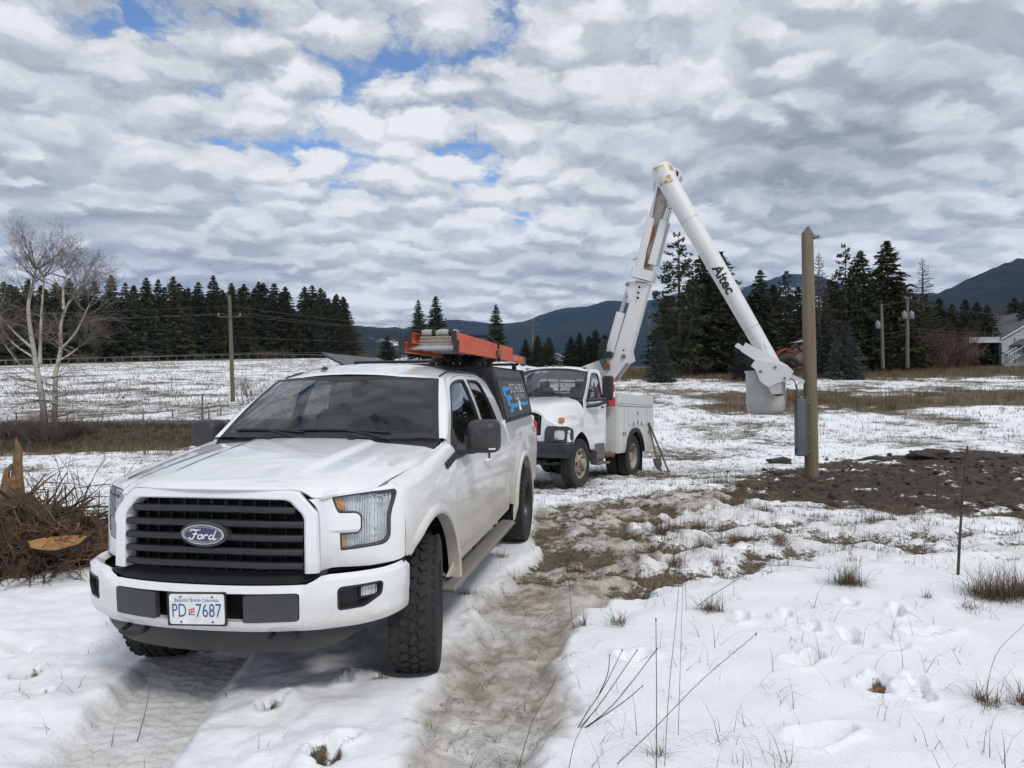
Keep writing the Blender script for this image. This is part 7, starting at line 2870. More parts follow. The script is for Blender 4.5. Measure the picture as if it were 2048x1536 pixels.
def skin_obj(name, J, E, mat, parent, sub_=2):
    """one continuous body: joints {name: (xyz, radius)}, edges, skin + subdivision"""
    names = list(J)
    me = bpy.data.meshes.new(name)
    me.from_pydata([J[n][0] for n in names], [(names.index(a), names.index(b)) for a, b in E], [])
    o = bpy.data.objects.new(name, me)
    C.objects.link(o)
    o.parent = parent
    sk = o.modifiers.new('skin', 'SKIN')
    sk.use_smooth_shade = True
    sv = me.skin_vertices[0].data if me.skin_vertices else None
    if sv is None:
        o.data.skin_vertices  # layer is made by the modifier
    for i, n in enumerate(names):
        r = J[n][1]
        r = r if isinstance(r, tuple) else (r, r)
        me.skin_vertices[0].data[i].radius = r
        me.skin_vertices[0].data[i].use_root = (i == 0)
    sb = o.modifiers.new('sub', 'SUBSURF')
    sb.levels = sub_
    sb.render_levels = sub_
    me.materials.append(mat)
    return o


# x = towards the pole, z up; feet on the bucket floor
J = {'pelvis': ((0.02, 0, .90), (.155, .125)), 'waist': ((.10, 0, 1.03), (.15, .125)), 'chest': ((.27, 0, 1.18), (.17, .15)), 'neck0': ((.40, 0, 1.27), (.085, .08)), 'neck1': ((.46, 0, 1.315), (.062, .06)),
     'shL': ((.36, .19, 1.22), .080), 'elL': ((.52, .26, 1.00), .056), 'wrL': ((.72, .20, 1.02), .042),
     'shR': ((.36, -.19, 1.22), .080), 'elR': ((.53, -.27, 1.05), .058), 'wrR': ((.76, -.22, 1.00), .042),
     'hipL': ((.01, .10, .84), .10), 'knL': ((.10, .11, .46), .072), 'anL': ((.02, .11, .08), .05), 'toL': ((.20, .12, .04), .045),
     'hipR': ((.01, -.10, .84), .10), 'knR': ((.08, -.11, .46), .072), 'anR': ((.00, -.11, .08), .05), 'toR': ((.18, -.12, .04), .045)}
E_ = [('pelvis', 'waist'), ('waist', 'chest'), ('chest', 'neck0'), ('neck0', 'neck1'), ('chest', 'shL'), ('shL', 'elL'), ('elL', 'wrL'), ('chest', 'shR'), ('shR', 'elR'), ('elR', 'wrR'),
      ('pelvis', 'hipL'), ('hipL', 'knL'), ('knL', 'anL'), ('anL', 'toL'), ('pelvis', 'hipR'), ('hipR', 'knR'), ('knR', 'anR'), ('anR', 'toR')]
skin_obj('body', J, E_, M['jacket'], man)
# head with face, turned down towards the hands
hd = Vector((.545, 0, 1.375))
rot = Matrix.Rotation(R(28), 3, 'Y')
mb = MB()
n1, n2 = 26, 18
vs_, fs_ = [], []
for j in range(n2 + 1):
    th = PI * j / n2
    for k in range(n1):
        ph = 2 * PI * k / n1
        x, y, z = math.sin(th) * math.cos(ph), math.sin(th) * math.sin(ph), math.cos(th)
        p = Vector((x * .098, y * .077, z * .118))
        if z < -.1:
            p.x += .012 * min(1, -z * 1.6) * (1 if x > -.2 else .2)
            p.y *= 1 - .28 * min(1, -z)
        # nose, brow, eye sockets, lips, chin
        f_ = lambda cy, cz, r: math.exp(-(((y - cy) / r) ** 2 + ((z - cz) / r) ** 2)) if x > 0 else 0
        p.x += .030 * f_(0, -.12, .16) + .014 * f_(0, .05, .12) - .012 * (f_(.38, .10, .18) + f_(-.38, .10, .18)) + .008 * f_(0, -.50, .16) + .012 * f_(0, -.82, .2) + .006 * f_(0, .28, .35)
        vs_.append(tuple(rot @ p + hd))
for j in range(n2):
    for k in range(n1):
        k2 = (k + 1) % n1
        fs_.append((j * n1 + k, (j + 1) * n1 + k, (j + 1) * n1 + k2, j * n1 + k2))
mb.add(vs_, fs_)
mb.build('head', M['skin'], man, smooth=80)
for s in (-1, 1):
    mb = MB()
    mb.ball(rot @ Vector((-.005, s * .078, -.005)) + hd, (.018, .010, .030), 8, 6)
    mb.build('ear', M['skin'], man)
    MB().ball(rot @ Vector((.086, s * .030, .012)) + hd, .009, 8, 6).build('eye', M['void'], man)
mb = MB()
for j in range(7):
    th = PI * .5 * j / 6
    for k in range(24):
        ph = 2 * PI * k / 24
        p = Vector((math.sin(th) * math.cos(ph) * .108 - .004, math.sin(th) * math.sin(ph) * .088, math.cos(th) * .100 + .034))
        mb.v.append(tuple(rot @ p + hd))
for j in range(6):
    for k in range(24):
        mb.f.append((j * 24 + k, (j + 1) * 24 + k, (j + 1) * 24 + (k + 1) % 24, j * 24 + (k + 1) % 24))
mb.prism(rounded([(.07, -.07), (.16, -.055), (.175, 0), (.16, .055), (.07, .07)], .02), lambda u, v, d: tuple(rot @ Vector((u, v, .040 - .25 * (u - .07) + d)) + hd), 0, .010)
mb.build('cap', M['cap_grey'], man, recalc=True)
MB().ball(rot @ Vector((-.045, 0, .0)) + hd, (.066, .074, .070), 14, 10).build('hair', M['cap_grey'], man)
for s in (-1, 1):
    mb = MB()
    mb.tube(crspline([(.06, s * .085, .98), (.02, s * .13, 1.14), (.16, s * .12, 1.315), (.34, s * .095, 1.385), (.44, s * .10, 1.30), (.38, s * .12, 1.10), (.24, s * .10, .98)], 6), .017, 6)
    mb.build('harness_strap', M['harness_red'], man)
mb = MB()
mb.tube(crspline([(.02, -.17, 1.02), (-.07, 0, 1.05), (.02, .17, 1.02), (.17, .16, .94), (.24, 0, .92), (.17, -.16, .94)], 5, closed=True), .020, 6)
mb.build('harness_belt', M['harness_red'], man)
mb = MB()
mb.tube(crspline([(.37, -.06, 1.31), (.40, -.085, 1.33), (.46, -.07, 1.345), (.49, 0, 1.30), (.46, .07, 1.345), (.40, .085, 1.33), (.37, .06, 1.31)], 4), .022, 6)
mb.build('hood_collar', M['harness_red'], man)
for s, w_, hp in ((1, Vector((.72, .20, 1.02)), 0), (-1, Vector((.76, -.22, 1.00)), 1)):
    Jh = {'wr': (tuple(w_), (.030, .024)), 'pm': (tuple(w_ + Vector((.055, -s * .01, -.005))), (.040, .020)), 'kn': (tuple(w_ + Vector((.085, -s * .015, -.010))), (.038, .017))}
    Eh = [('wr', 'pm'), ('pm', 'kn')]
    skin_obj('hand', Jh, Eh, M['skin'], man, 1)
    for q, (dz, L) in enumerate(((.028, .9), (.010, 1.0), (-.008, .95), (-.026, .75))):
        a = w_ + Vector((.080, -s * .015, dz - .008))
        Jf = {'a': (tuple(a), .0090), 'b': (tuple(a + Vector((.032 * L, -s * .012, .0))), .0085), 'c': (tuple(a + Vector((.048 * L, -s * .032, -.004))), .0080), 'd': (tuple(a + Vector((.042 * L, -s * .052, -.006))), .0070)}
        skin_obj('finger', Jf, [('a', 'b'), ('b', 'c'), ('c', 'd')], M['skin'], man, 1)
    a = w_ + Vector((.035, -s * .02, .030))
    Jf = {'a': (tuple(a), .0105), 'b': (tuple(a + Vector((.022, -s * .030, .012))), .0095), 'c': (tuple(a + Vector((.045, -s * .042, .006))), .0080)}
    skin_obj('thumb', Jf, [('a', 'b'), ('b', 'c')], M['skin'], man, 1)

# ============================================================ tools and extinguisher at the bucket truck
M['tool_wood'] = simple('tool_wood', (0.30, 0.17, 0.07), 0.7, 0, 0.3, 8)
M['red_paint'] = simple('red_paint', (0.50, 0.03, 0.03), 0.4, 0, 0.15, 8, coat=0.4)
tb_ = at(1318, 946, 17.9)
tb_.z = HZ(tb_.x, tb_.y)
tt = at(1296, 846, 17.55)
sh = thing('shovel', 'wooden-handled shovel leaning on the rear of the bucket truck', 'shovel', tb_)
d_ = tt - tb_
MB().tube([tuple(d_ * .25), tuple(d_ * .6), tuple(d_)], .020, 8).build('handle', M['tool_wood'], sh)
mb = MB()
u_ = d_.normalized()
sd_ = u_.cross(Vector((0, 1, 0))).normalized()
mb.grid(lambda a, b: tuple(u_ * (.36 * a) + sd_ * (b * .10 * min(1, .25 + a * 1.6)) + Vector((0, -.03 * (1 - b * b), 0))), np.linspace(0, 1, 7), np.linspace(-1, 1, 7))
mb.build('blade', M['steel'], sh)
tb2 = at(1337, 946, 17.9)
tb2.z = HZ(tb2.x, tb2.y)
br = thing('digging_bar', 'dark steel digging bar leaning on the rear of the bucket truck', 'digging bar', tb2)
d_ = at(1297, 846, 17.5) - tb2
MB().tube([(0, 0, 0), tuple(d_ * .06), tuple(d_ * .94), tuple(d_)], [.012, .024, .022, .026], 8).build('shaft', M['steel'], br)
MB().box(tuple(d_ * .02), (.07, .025, .09)).build('chisel_tip', M['steel'], br)
ex0 = GM @ Vector((-1.82, 1.02, 1.62))
ex = thing('fire_extinguisher', 'red fire extinguisher with white band standing behind the cab mirror', 'fire extinguisher', ex0)
MB().lathe([(0, 0), (0, .085), (.015, .092), (.42, .092), (.48, .07), (.52, .03), (.54, .03)], 20, (0, 0, 0), (0, 0, 1)).build('cylinder', M['red_paint'], ex)
MB().lathe([(.20, .0925), (.20, .0945), (.32, .0945), (.32, .0925)], 20, (0, 0, 0), (0, 0, 1)).build('band', M['white_print'], ex)
mb = MB()
mb.box((0, 0, .56), (.05, .05, .06))
mb.box((.06, 0, .60), (.14, .025, .02))
mb.box((.06, 0, .565), (.12, .025, .02))
mb.build('valve_handle', M['red_paint'], ex)
MB().tube(crspline([(0, -.03, .55), (0, -.11, .50), (0, -.115, .30), (0, -.10, .15)], 4), .012, 6).build('hose', M['black_plastic'], ex)

# ============================================================ uprooted stump on the left
M['soil'] = simple('soil', (0.055, 0.040, 0.029), 0.95, 0, 0.5, 7, bump=.03, detail=8)
M['root_bark'] = simple('root_bark', (0.075, 0.048, 0.032), 0.9, 0, 0.4, 12, bump=.01)
M['splinter'] = simple('splinter', (0.19, 0.105, 0.052), 0.85, 0, 0.4, 16, bump=.01)


def cut_wood():
    m, t = new_mat('cut_wood')
    co = t.n('ShaderNodeTexCoord').outputs['Object']
    wv3 = t.n('ShaderNodeTexNoise')
    t.set(wv3, 'Vector', t.mapping(co, scale=(5, 26, 26)))
    t.set(wv3, 'Scale', 1.0)
    t.set(wv3, 'Detail', 5)
    return finish(m, t, t.mix(wv3.outputs[0], (0.20, 0.085, 0.028), (0.46, 0.25, 0.085)), 0.7, bump=wv3.outputs[0], bump_d=.006)


M['cut_wood'] = cut_wood()
sc = Vector((-5.05, 7.25, 0.0))
stump = thing('uprooted_stump', 'muddy uprooted tree stump with roots and a bright sawn face', 'stump', sc)
rng = np.random.default_rng(5)
mb = MB()


def mound(u, v):
    a = u * 2 * PI
    r = v
    rx, ry, h = 1.22, .80, .56
    x, y = math.cos(a) * r * rx, math.sin(a) * r * ry
    n = float(fnoise(np.array([x * 2.4 + 3]), np.array([y * 2.4]), 4, 5)[0])
    n2_ = float(fnoise(np.array([x * 8 + 3]), np.array([y * 8]), 6, 3)[0])
    z = h * (1 - r ** 1.7) * (1 + .30 * n) + .10 * n * (1 - r * .3) + .045 * n2_ - .05
    return (x * (1 + .10 * n), y * (1 + .10 * n), z)


mb.grid(mound, np.linspace(0, 1, 90), np.linspace(.0, 1.08, 40))
mb.build('root_ball', M['soil'], stump, smooth=60, recalc=True)
# sawn log whose face looks out towards the truck
lc = at(110, 1071, 6.55) - sc
ln = Vector((.30, -.80, .52)).normalized()
lu = Vector((.93, .36, .02)).normalized()
lu = (lu - ln * lu.dot(ln)).normalized()
lv = ln.cross(lu)
mb = MB()
nn = 34
rimp = []
for k in range(nn):
    a = 2 * PI * k / nn
    rr_ = 1 + .07 * math.sin(3 * a + 1) + .04 * math.sin(7 * a)
    rimp.append(lc + lu * (.23 * math.cos(a) * rr_) + lv * ((.035 + .055 * (math.sin(a) < 0)) * math.sin(a) * rr_) + ln * (.012 * math.sin(2 * a)))
mb.v = [tuple(p) for p in rimp] + [tuple(lc + ln * .004)]
mb.f = [(k, (k + 1) % nn, nn) for k in range(nn)]
mb.build('sawn_face', M['cut_wood'], stump, smooth=0, recalc=True)
mb = MB()
for j, (dd, sc_) in enumerate(((0.0, 1.0), (-.02, 1.05), (-.12, .98), (-.55, .7))):
    for k in range(nn):
        mb.v.append(tuple(lc + (rimp[k] - lc) * sc_ + ln * dd + Vector((0, .1, .05)) * (-dd)))
for j in range(3):
    for k in range(nn):
        mb.f.append((j * nn + k, j * nn + (k + 1) % nn, (j + 1) * nn + (k + 1) % nn, (j + 1) * nn + k))
mb.build('log', M['root_bark'], stump, smooth=60, recalc=True)
for k in range(60):
    p = lc + Vector((rng.uniform(-.55, .55), rng.uniform(-.02, .30), rng.uniform(-.30, .10)))
    d = Vector((rng.normal(), rng.normal() * .5 - .35, rng.normal() * .6 - .1)).normalized()
    mb = MB()
    grow(mb, rng, p - d * .10, d, rng.uniform(.12, .38), rng.uniform(.005, .014), 2, .8, -.05, (2, 4), 4, 5)
    mb.build('root', M['root_bark'] if k % 3 else M['splinter'], stump, smooth=60)
# splintered snag standing up
s0, s1 = at(22, 985, 7.3) - sc, at(27, 868, 7.3) - sc
for k in range(7):
    a = k * .9
    off = Vector((math.cos(a), math.sin(a), 0)) * .05
    top_ = s1 + off * .4 + Vector((0, 0, -.36 * abs(math.sin(k * 1.7)) - .02 * k))
    MB().tube([s0 + off * 1.8 + Vector((0, 0, -.15)), s0.lerp(top_, .4) + off, s0.lerp(top_, .8) + off * .8, top_], [.060, .040, .028, .010], 6).build('snag', M['splinter'], stump)
for k in range(170):
    a = rng.uniform(0, 6.28)
    r = rng.uniform(.15, 1.0)
    p = Vector(mound(a / 6.283, r))
    d = Vector((math.cos(a) * rng.uniform(.2, 1), math.sin(a) * rng.uniform(.2, 1) - .35, rng.uniform(-.25, .6))).normalized()
    mb = MB()
    grow(mb, rng, p - d * .08, d, rng.uniform(.25, .75), rng.uniform(.008, .026), 2 if k % 3 else 1, .7, -.02, (2, 3), 4, 5)
    mb.build('root', M['root_bark'] if k % 4 else M['splinter'], stump, smooth=60)
mb = MB()
for k in range(3200):
    a = rng.uniform(0, 6.28)
    r = rng.uniform(.3, 1.02)
    p = Vector(mound(a / 6.283, r))
    d = Vector((rng.normal(), rng.normal() - .3, rng.normal() * .5)).normalized()
    L = rng.uniform(.05, .22)
    w_ = d.cross(Vector((0, 0, 1))).normalized() * .0045
    mid_ = p + d * L * .5 + Vector((0, 0, .02))
    k0 = len(mb.v)
    mb.v += [tuple(p - w_), tuple(p + w_), tuple(mid_ + w_), tuple(mid_ - w_), tuple(p + d * L)]
    mb.f += [(k0, k0 + 1, k0 + 2, k0 + 3), (k0 + 3, k0 + 2, k0 + 4)]
fr = mb.build('fine_roots', M['root_bark'], stump, smooth=0)
kind(fr, 'stuff')

# ============================================================ soil clods and heaps by the pole
def clod_mesh(seed, r=1.0, n=30, m=20):
    mb = MB()
    mb.ball((0, 0, 0), r, n, m)
    mb.v = [tuple(Vector(p) * (1 + .45 * mnoise.noise(Vector(p) * 1.6 + Vector((seed, 0, 0))) + .22 * mnoise.noise(Vector(p) * 4 + Vector((seed, 3, 0))) + .14 * mnoise.noise(Vector(p) * 9 + Vector((seed, 3, 0))))) for p in mb.v]
    return mb.mesh('clod', M['soil'], 60)


CL = [clod_mesh(k * 7.3) for k in range(4)]
hl = [(1863, 912, 21.5, .42, 'largest dark soil heap at the far edge of the dug ground'), (1908, 914, 21.2, .30, 'low soil heap right of the largest one'), (1832, 911, 21.8, .22, 'small dark clod left of the largest soil heap'), (1560, 928, 20.0, .22, 'small soil heap left of the wooden pole'), (1990, 916, 20.6, .30, 'low soil heap at the right edge of the photo'), (1750, 914, 21.0, .2, 'small clod between the pole and the largest heap')]
for i, (px, py, Y, r, lab) in enumerate(hl):
    X = (px - 1024) / F_PX * Y
    o = bpy.data.objects.new('soil_heap', CL[i % 4])
    C.objects.link(o)
    o.location = (X, Y, HZ(X, Y) + r * .15)
    o.scale = (r * 1.5, r, r * .5)
    tag(o, lab, 'soil heap')
rng = np.random.default_rng(8)
V_, F_ = [], []
base_v, base_f = [], []
bb = MB().ball((0, 0, 0), 1.0, 7, 5)
pts_ = []
while len(pts_) < 1700:
    x, y = rng.uniform(3, 16), rng.uniform(10, 24)
    pts_.append((x, y))
pts_ = np.array(pts_)
dm = sdf(pts_[:, 0], pts_[:, 1], DIRT)
pts_ = pts_[dm < .1 + rng.normal(0, .7, len(dm))]
zs_ = HZa(pts_[:, 0], pts_[:, 1])[0]
mb = MB()
for (x, y), z in zip(pts_, zs_):
    r = abs(rng.normal(0, .028)) + .010
    sx, sy, sz = r * rng.uniform(.8, 1.5), r * rng.uniform(.8, 1.3), r * rng.uniform(.6, 1.0)
    sd0 = rng.uniform(0, 50)
    mb.add([(x + v[0] * sx * (1 + .3 * math.sin(v[1] * 5 + sd0)), y + v[1] * sy, z + v[2] * sz + r * .2) for v in bb.v], bb.f)
kind(mb.build('soil_clods', M['soil'], None, smooth=60), 'stuff', 'small soil clods scattered over the dug ground')

# ============================================================ dry grass
def grass_mat(name, a, b):
    m, t = new_mat(name)
    at_ = t.n('ShaderNodeAttribute', _attribute_name='shade').outputs['Fac']
    return finish(m, t, t.mix(at_, a, b), 0.9, spec=0.2)


M['grass'] = grass_mat('dry_grass', (0.060, 0.046, 0.033), (0.235, 0.185, 0.118))
M['grass_red'] = grass_mat('dry_grass_red', (0.060, 0.038, 0.024), (0.205, 0.125, 0.070))
M['bank'] = grass_mat('bank_grass', (0.026, 0.021, 0.016), (0.115, 0.088, 0.060))
M['reed'] = grass_mat('reed', (0.090, 0.066, 0.040), (0.275, 0.205, 0.120))


def blades(bx, by, bz, h, lean, wid, rng, seg=2):
    """curved blades: arrays of base points, heights, lean, width -> verts, quads, shade"""
    n = len(bx)
    a = rng.uniform(0, 2 * PI, n)
    dx, dy = np.cos(a), np.sin(a)
    wx_, wy_ = -dy * wid, dx * wid
    rows_v = []
    for k in range(seg + 1):
        t = k / seg
        off = lean * h * t * t
        w_ = (1 - t) if k < seg else 0.0
        cx, cy, cz = bx + dx * off, by + dy * off, bz + h * (t - .25 * lean * t * t) - .01
        rows_v.append(np.stack([cx - wx_ * w_, cy - wy_ * w_, cz], 1))
        rows_v.append(np.stack([cx + wx_ * w_, cy + wy_ * w_, cz], 1))
    V = np.stack(rows_v, 1).reshape(-1, 3)
    m = 2 * (seg + 1)
    base = np.arange(n)[:, None] * m
    q = []
    for k in range(seg):
        q.append(np.concatenate([base + 2 * k, base + 2 * k + 1, base + 2 * k + 3, base + 2 * k + 2], 1))
    Q = np.concatenate(q, 0)
    sh = np.repeat(rng.random(n), m)
    return V, Q, sh


def grass_obj(name, V, Q, sh, mat):
    me = bpy.data.meshes.new(name)
    me.vertices.add(len(V))
    me.vertices.foreach_set('co', V.astype(np.float32).ravel())
    me.loops.add(Q.size)
    me.loops.foreach_set('vertex_index', Q.astype(np.int32).ravel())
    me.polygons.add(len(Q))
    me.polygons.foreach_set('loop_start', np.arange(0, Q.size, 4, dtype=np.int32))
    me.update(calc_edges=True)
    a = me.attributes.new('shade', 'FLOAT', 'POINT')
    a.data.foreach_set('value', sh.astype(np.float32))
    me.materials.append(mat)
    o = bpy.data.objects.new(name, me)
    C.objects.link(o)
    return o


def scatter(n, x0, x1, y0, y1, rng, keep, per, r, h, wid, lean=(.1, .8), ypow=1.0):
    """tufts over an area; keep(x, y, snow, soil, slush) -> probability"""
    y = y0 + (y1 - y0) * rng.random(n) ** ypow
    fx = rng.random(n)
    x = x0(y) + (x1(y) - x0(y)) * fx
    z, sn, so, sl, rd = HZa(x, y)
    ok = rng.random(n) < keep(x, y, sn, so, sl, rd)
    x, y, z = x[ok], y[ok], z[ok]
    k = rng.integers(per[0], per[1] + 1, len(x))
    hh = rng.uniform(h[0], h[1], len(x))
    bx = np.repeat(x, k) + rng.normal(0, r, k.sum())
    by = np.repeat(y, k) + rng.normal(0, r, k.sum())
    bz = np.repeat(z, k)
    H_ = np.repeat(hh, k) * rng.uniform(.45, 1.15, k.sum())
    return blades(bx, by, bz, H_, rng.uniform(lean[0], lean[1], k.sum()), wid * rng.uniform(.7, 1.4, k.sum()), rng)


rng = np.random.default_rng(44)
# stubble through thin snow, near to middle distance
fx0, fx1 = (lambda y: -.78 * y - 1), (lambda y: .80 * y + 1)


def k_field(x, y, sn, so, sl, rd):
    return np.clip(1.25 - sn * 1.15, .05, 1) * (1 - so * .85) * np.where((y < 8), np.where(sn > .9, .015, .45), 1) * (1 - sl * .6)


g1 = scatter(26000, fx0, fx1, 5.5, 30, rng, k_field, (4, 9), .035, (.04, .18), .0034, (.1, 1.6), 1.0)
kind(grass_obj('field_stubble', *g1, M['grass']), 'stuff', 'dry grass stubble poking through the snow of the field')
g2 = scatter(24000, fx0, fx1, 26, 75, rng, lambda x, y, sn, so, sl, rd: np.clip(1.15 - sn * 1.1, .04, 1) * (1 - .5 * so), (4, 8), .10, (.10, .30), .009, (.1, .8), .8)
kind(grass_obj('far_stubble', *g2, M['grass']), 'stuff', 'dry grass stubble across the far snowy field')
g2b = scatter(14000, lambda y: -.80 * y - 1, lambda y: -.12 * y, 45, 165, rng, lambda x, y, sn, so, sl, rd: np.clip(1.0 - sn * .9, .05, 1), (3, 6), .25, (.15, .40), .022, (.1, .8), .9)
kind(grass_obj('hillside_stubble', *g2b, M['grass']), 'stuff', 'dry grass stubble on the snowy hillside at the left')
# reed belts on the right
g3 = scatter(5200, lambda y: np.full_like(y, 9.0), lambda y: .80 * y, 35, 50, rng, lambda x, y, sn, so, sl, rd: (sn < .32) * np.clip(.15 + fnoise(x * .35, y * .6, 12, 3), .03, 1), (7, 13), .14, (.35, .85), .010, (.05, .45))
kind(grass_obj('reed_belt', *g3, M['reed']), 'stuff', 'belt of dry tan reeds across the right side of the field')
g4 = scatter(7000, lambda y: np.full_like(y, 3.0), lambda y: .80 * y, 60, 98, rng, lambda x, y, sn, so, sl, rd: (sn < .55) * .95, (5, 9), .2, (.25, .60), .018, (.05, .5))
kind(grass_obj('far_grass_belt', *g4, M['reed']), 'stuff', 'belt of tall dry grass before the right-hand trees')
# bank of the road on the left
g5 = scatter(6500, lambda y: np.full_like(y, -28.0), lambda y: np.full_like(y, -1.0), 24.5, 31.5, rng, lambda x, y, sn, so, sl, rd: rd * .95, (5, 10), .08, (.10, .36), .007, (.2, .9))
kind(grass_obj('bank_grass', *g5, M['bank']), 'stuff', 'brown grass on the bank below the gravel road')
g6 = scatter(900, lambda y: np.full_like(y, -28.0), lambda y: np.full_like(y, 0.0), 25, 28, rng, lambda x, y, sn, so, sl, rd: .9 + x * 0, (5, 10), .08, (.25, .55), .006, (.1, .6))
kind(grass_obj('bank_foot_grass', *g6, M['reed']), 'stuff', 'pale tall grass along the foot of the road bank')
# trampled straw in the slush
g7 = scatter(4200, lambda y: -.9 + .10 * (y - 3), lambda y: .6 + .38 * (y - 3), 3.0, 14, rng, lambda x, y, sn, so, sl, rd: sl * np.clip(.75 - sn * .5, .05, 1), (4, 8), .05, (.03, .09), .0022, (1.2, 3.0))
kind(grass_obj('trampled_straw', *g7, M['grass']), 'stuff', 'trampled straw in the dirty wheel track')

# single dead blades on the clean snow
g8 = scatter(230, lambda y: np.where(y > 5.2, -.2, .25) + 0 * y, lambda y: .75 * y, 3.0, 7.2, rng, lambda x, y, sn, so, sl, rd: (sn > .6) * (1 - sl), (1, 4), .03, (.06, .26), .0017, (.2, 2.4), 1.0)
kind(grass_obj('dead_blades', *g8, M['grass']), 'stuff', 'single dead grass blades sticking out of the clean snow')
g9 = scatter(90, lambda y: -.76 * y, lambda y: -.55 * y + .9, 3.0, 5.5, rng, lambda x, y, sn, so, sl, rd: (sn > .6) * .6, (1, 3), .03, (.04, .14), .0017, (.2, 2.4), 1.0)
kind(grass_obj('dead_blades', *g9, M['grass']), 'stuff', 'single dead grass blades in the snow at the lower left')

# individual tufts
gt = 'dry grass tufts standing in the snow'


def tuft(px, py, n, h, r, label, mat='grass_red', z=.06, lean=(.1, .9), wid=.0026, name='grass_tuft'):
    X, Y = px2w(px, py, z)
    zz_ = HZ(X, Y)
    n = int(n * 2.2)
    bx = rng.normal(0, r * .62, n)
    by = rng.normal(0, r * .55, n)
    low = rng.random(n) < .55
    h_ = np.where(low, h * rng.uniform(.10, .45, n), h * rng.uniform(.4, 1.15, n))
    ln_ = np.where(low, rng.uniform(.8, 3.2, n), np.abs(rng.normal(.75, .7, n)))
    V, Q, sh = blades(bx, by, np.full(n, -.02), h_, ln_, wid * rng.uniform(.5, 1.2, n), rng, 3)
    sh = sh * np.where(np.repeat(low, 8), .75, 1.0)
    o = grass_obj(name, V, Q, sh, M[mat])
    o.location = (X, Y, zz_)
    return tag(o, label, 'grass tuft', gt)


T_ = [(1330, 1050, 240, .26, .16, 'wide grey-brown tuft in the churned snow before the bucket truck'), (1215, 1105, 150, .16, .10, 'low brown tuft at the edge of the wheel track'), (1395, 1030, 220, .28, .14, 'tall tuft midway between bucket truck and dug soil'), (1300, 1085, 200, .22, .12, 'brown tuft right of the wheel track in churned snow'), (1480, 1060, 180, .24, .12, 'thin brown tuft in trampled snow below the dug soil'), (1450, 1040, 160, .20, .12, 'grey tuft beside the tall one below the dug soil'), (1150, 1120, 120, .14, .08, 'small tuft in the slush right of the rear wheel'),
      (1695, 1165, 260, .30, .085, 'reddish grass tuft in the clean snow below the mud'), (1985, 1195, 420, .34, .15, 'largest brown grass tuft at the right edge'), (2040, 1190, 300, .34, .12, 'brown grass clump cut by the right edge of the photo'),
      (1420, 1226, 150, .20, .06, 'bent grass tuft lying over at the edge of the snow slab'), (1160, 1252, 70, .16, .04, 'thin grass tuft at the corner of the snow slab'), (1235, 1252, 90, .15, .05, 'pale flattened tuft beside the snow slab corner'),
      (1404, 1090, 200, .24, .08, 'reddish tuft in the churned snow right of the wheel track'), (1352, 1122, 170, .16, .08, 'low tuft left of the reddish one in churned snow'), (1430, 1118, 140, .14, .06, 'low tuft right of the reddish one in churned snow'),
      (1966, 1408, 130, .17, .05, 'small tuft near the lower right corner'), (2042, 1410, 120, .20, .05, 'tuft on the lower right edge'), (1632, 1030, 130, .18, .09, 'dark tuft just below the dug soil'), (1680, 1040, 130, .18, .09, 'second dark tuft just below the dug soil'), (1756, 1030, 220, .20, .14, 'wide dark tuft below the dug soil'),
      (1262, 1062, 130, .18, .08, 'tuft between the track and the churned snow'), (1283, 1015, 200, .20, .14, 'wide grey tuft in front of the bucket truck'), (1440, 935, 260, .45, .28, 'tall reddish grass patch right of the leaning tools'), (1480, 985, 240, .28, .25, 'grass patch at the left end of the dug soil'),
      (1850, 1195, 50, .13, .03, 'tiny tuft left of the largest tuft'), (1930, 1215, 70, .12, .05, 'low tuft at the foot of the dead stalk'), (755, 1356, 60, .09, .025, 'small tuft in front of the left front wheel'), (62, 1332, 60, .08, .03, 'small tuft in the snow at the far left'), (58, 1388, 60, .07, .04, 'flattened tuft in the snow at the lower left'),
      (1315, 1512, 40, .12, .02, 'small tuft at the bottom edge below the tall stalks'), (1560, 1075, 160, .20, .09, 'tuft in the trampled belt left of the reddish tuft'), (930, 1180, 120, .12, .07, 'brown tuft beside the running board'), (1000, 1105, 100, .12, .06, 'brown tuft under the rear of the running board'),
      (1180, 1010, 160, .22, .16, 'grey grass patch left of the wide grey tuft'), (1840, 1090, 100, .18, .06, 'thin tuft left of the dead stalk in the snow'), (1520, 1010, 160, .22, .14, 'brown tuft below the left end of the soil')]
for px, py, n, h, r, lab in T_:
    tuft(px, py, n, h, r, lab, 'grass_red' if (px * 7) % 3 else 'grass')


def stalk(pts, r0, r1, label, heads=0, mat='twig', branches=()):
    """dead weed stem; pts are photo pixels with distances"""
    P = [at(*p) for p in pts]
    b = P[0]
    o = thing('weed_stalk', label, 'weed stalk', b, group='dead weed stalks in the foreground')
    c = crspline([p - b for p in P], 5)
    MB().tube(c, [.75 * (r0 + (r1 - r0) * i / (len(c) - 1)) for i in range(len(c))], 6).build('stem', M[mat], o)
    for br_ in branches:
        Q = [at(*p) - b for p in br_]
        cc = crspline(Q, 4) if len(Q) > 2 else Q
        MB().tube(cc, [r0 * .7 + (r1 - r0 * .7) * i / (len(cc) - 1) for i in range(len(cc))], 5).build('branch', M[mat], o)
        if heads:
            MB().ball(cc[-1], (.0028, .0028, .006), 6, 5).build('seed_head', M['bark_dark'], o)
    if heads:
        MB().ball(c[-1], (.0035, .0035, .008), 6, 5).build('seed_head', M['bark_dark'], o)
    return o


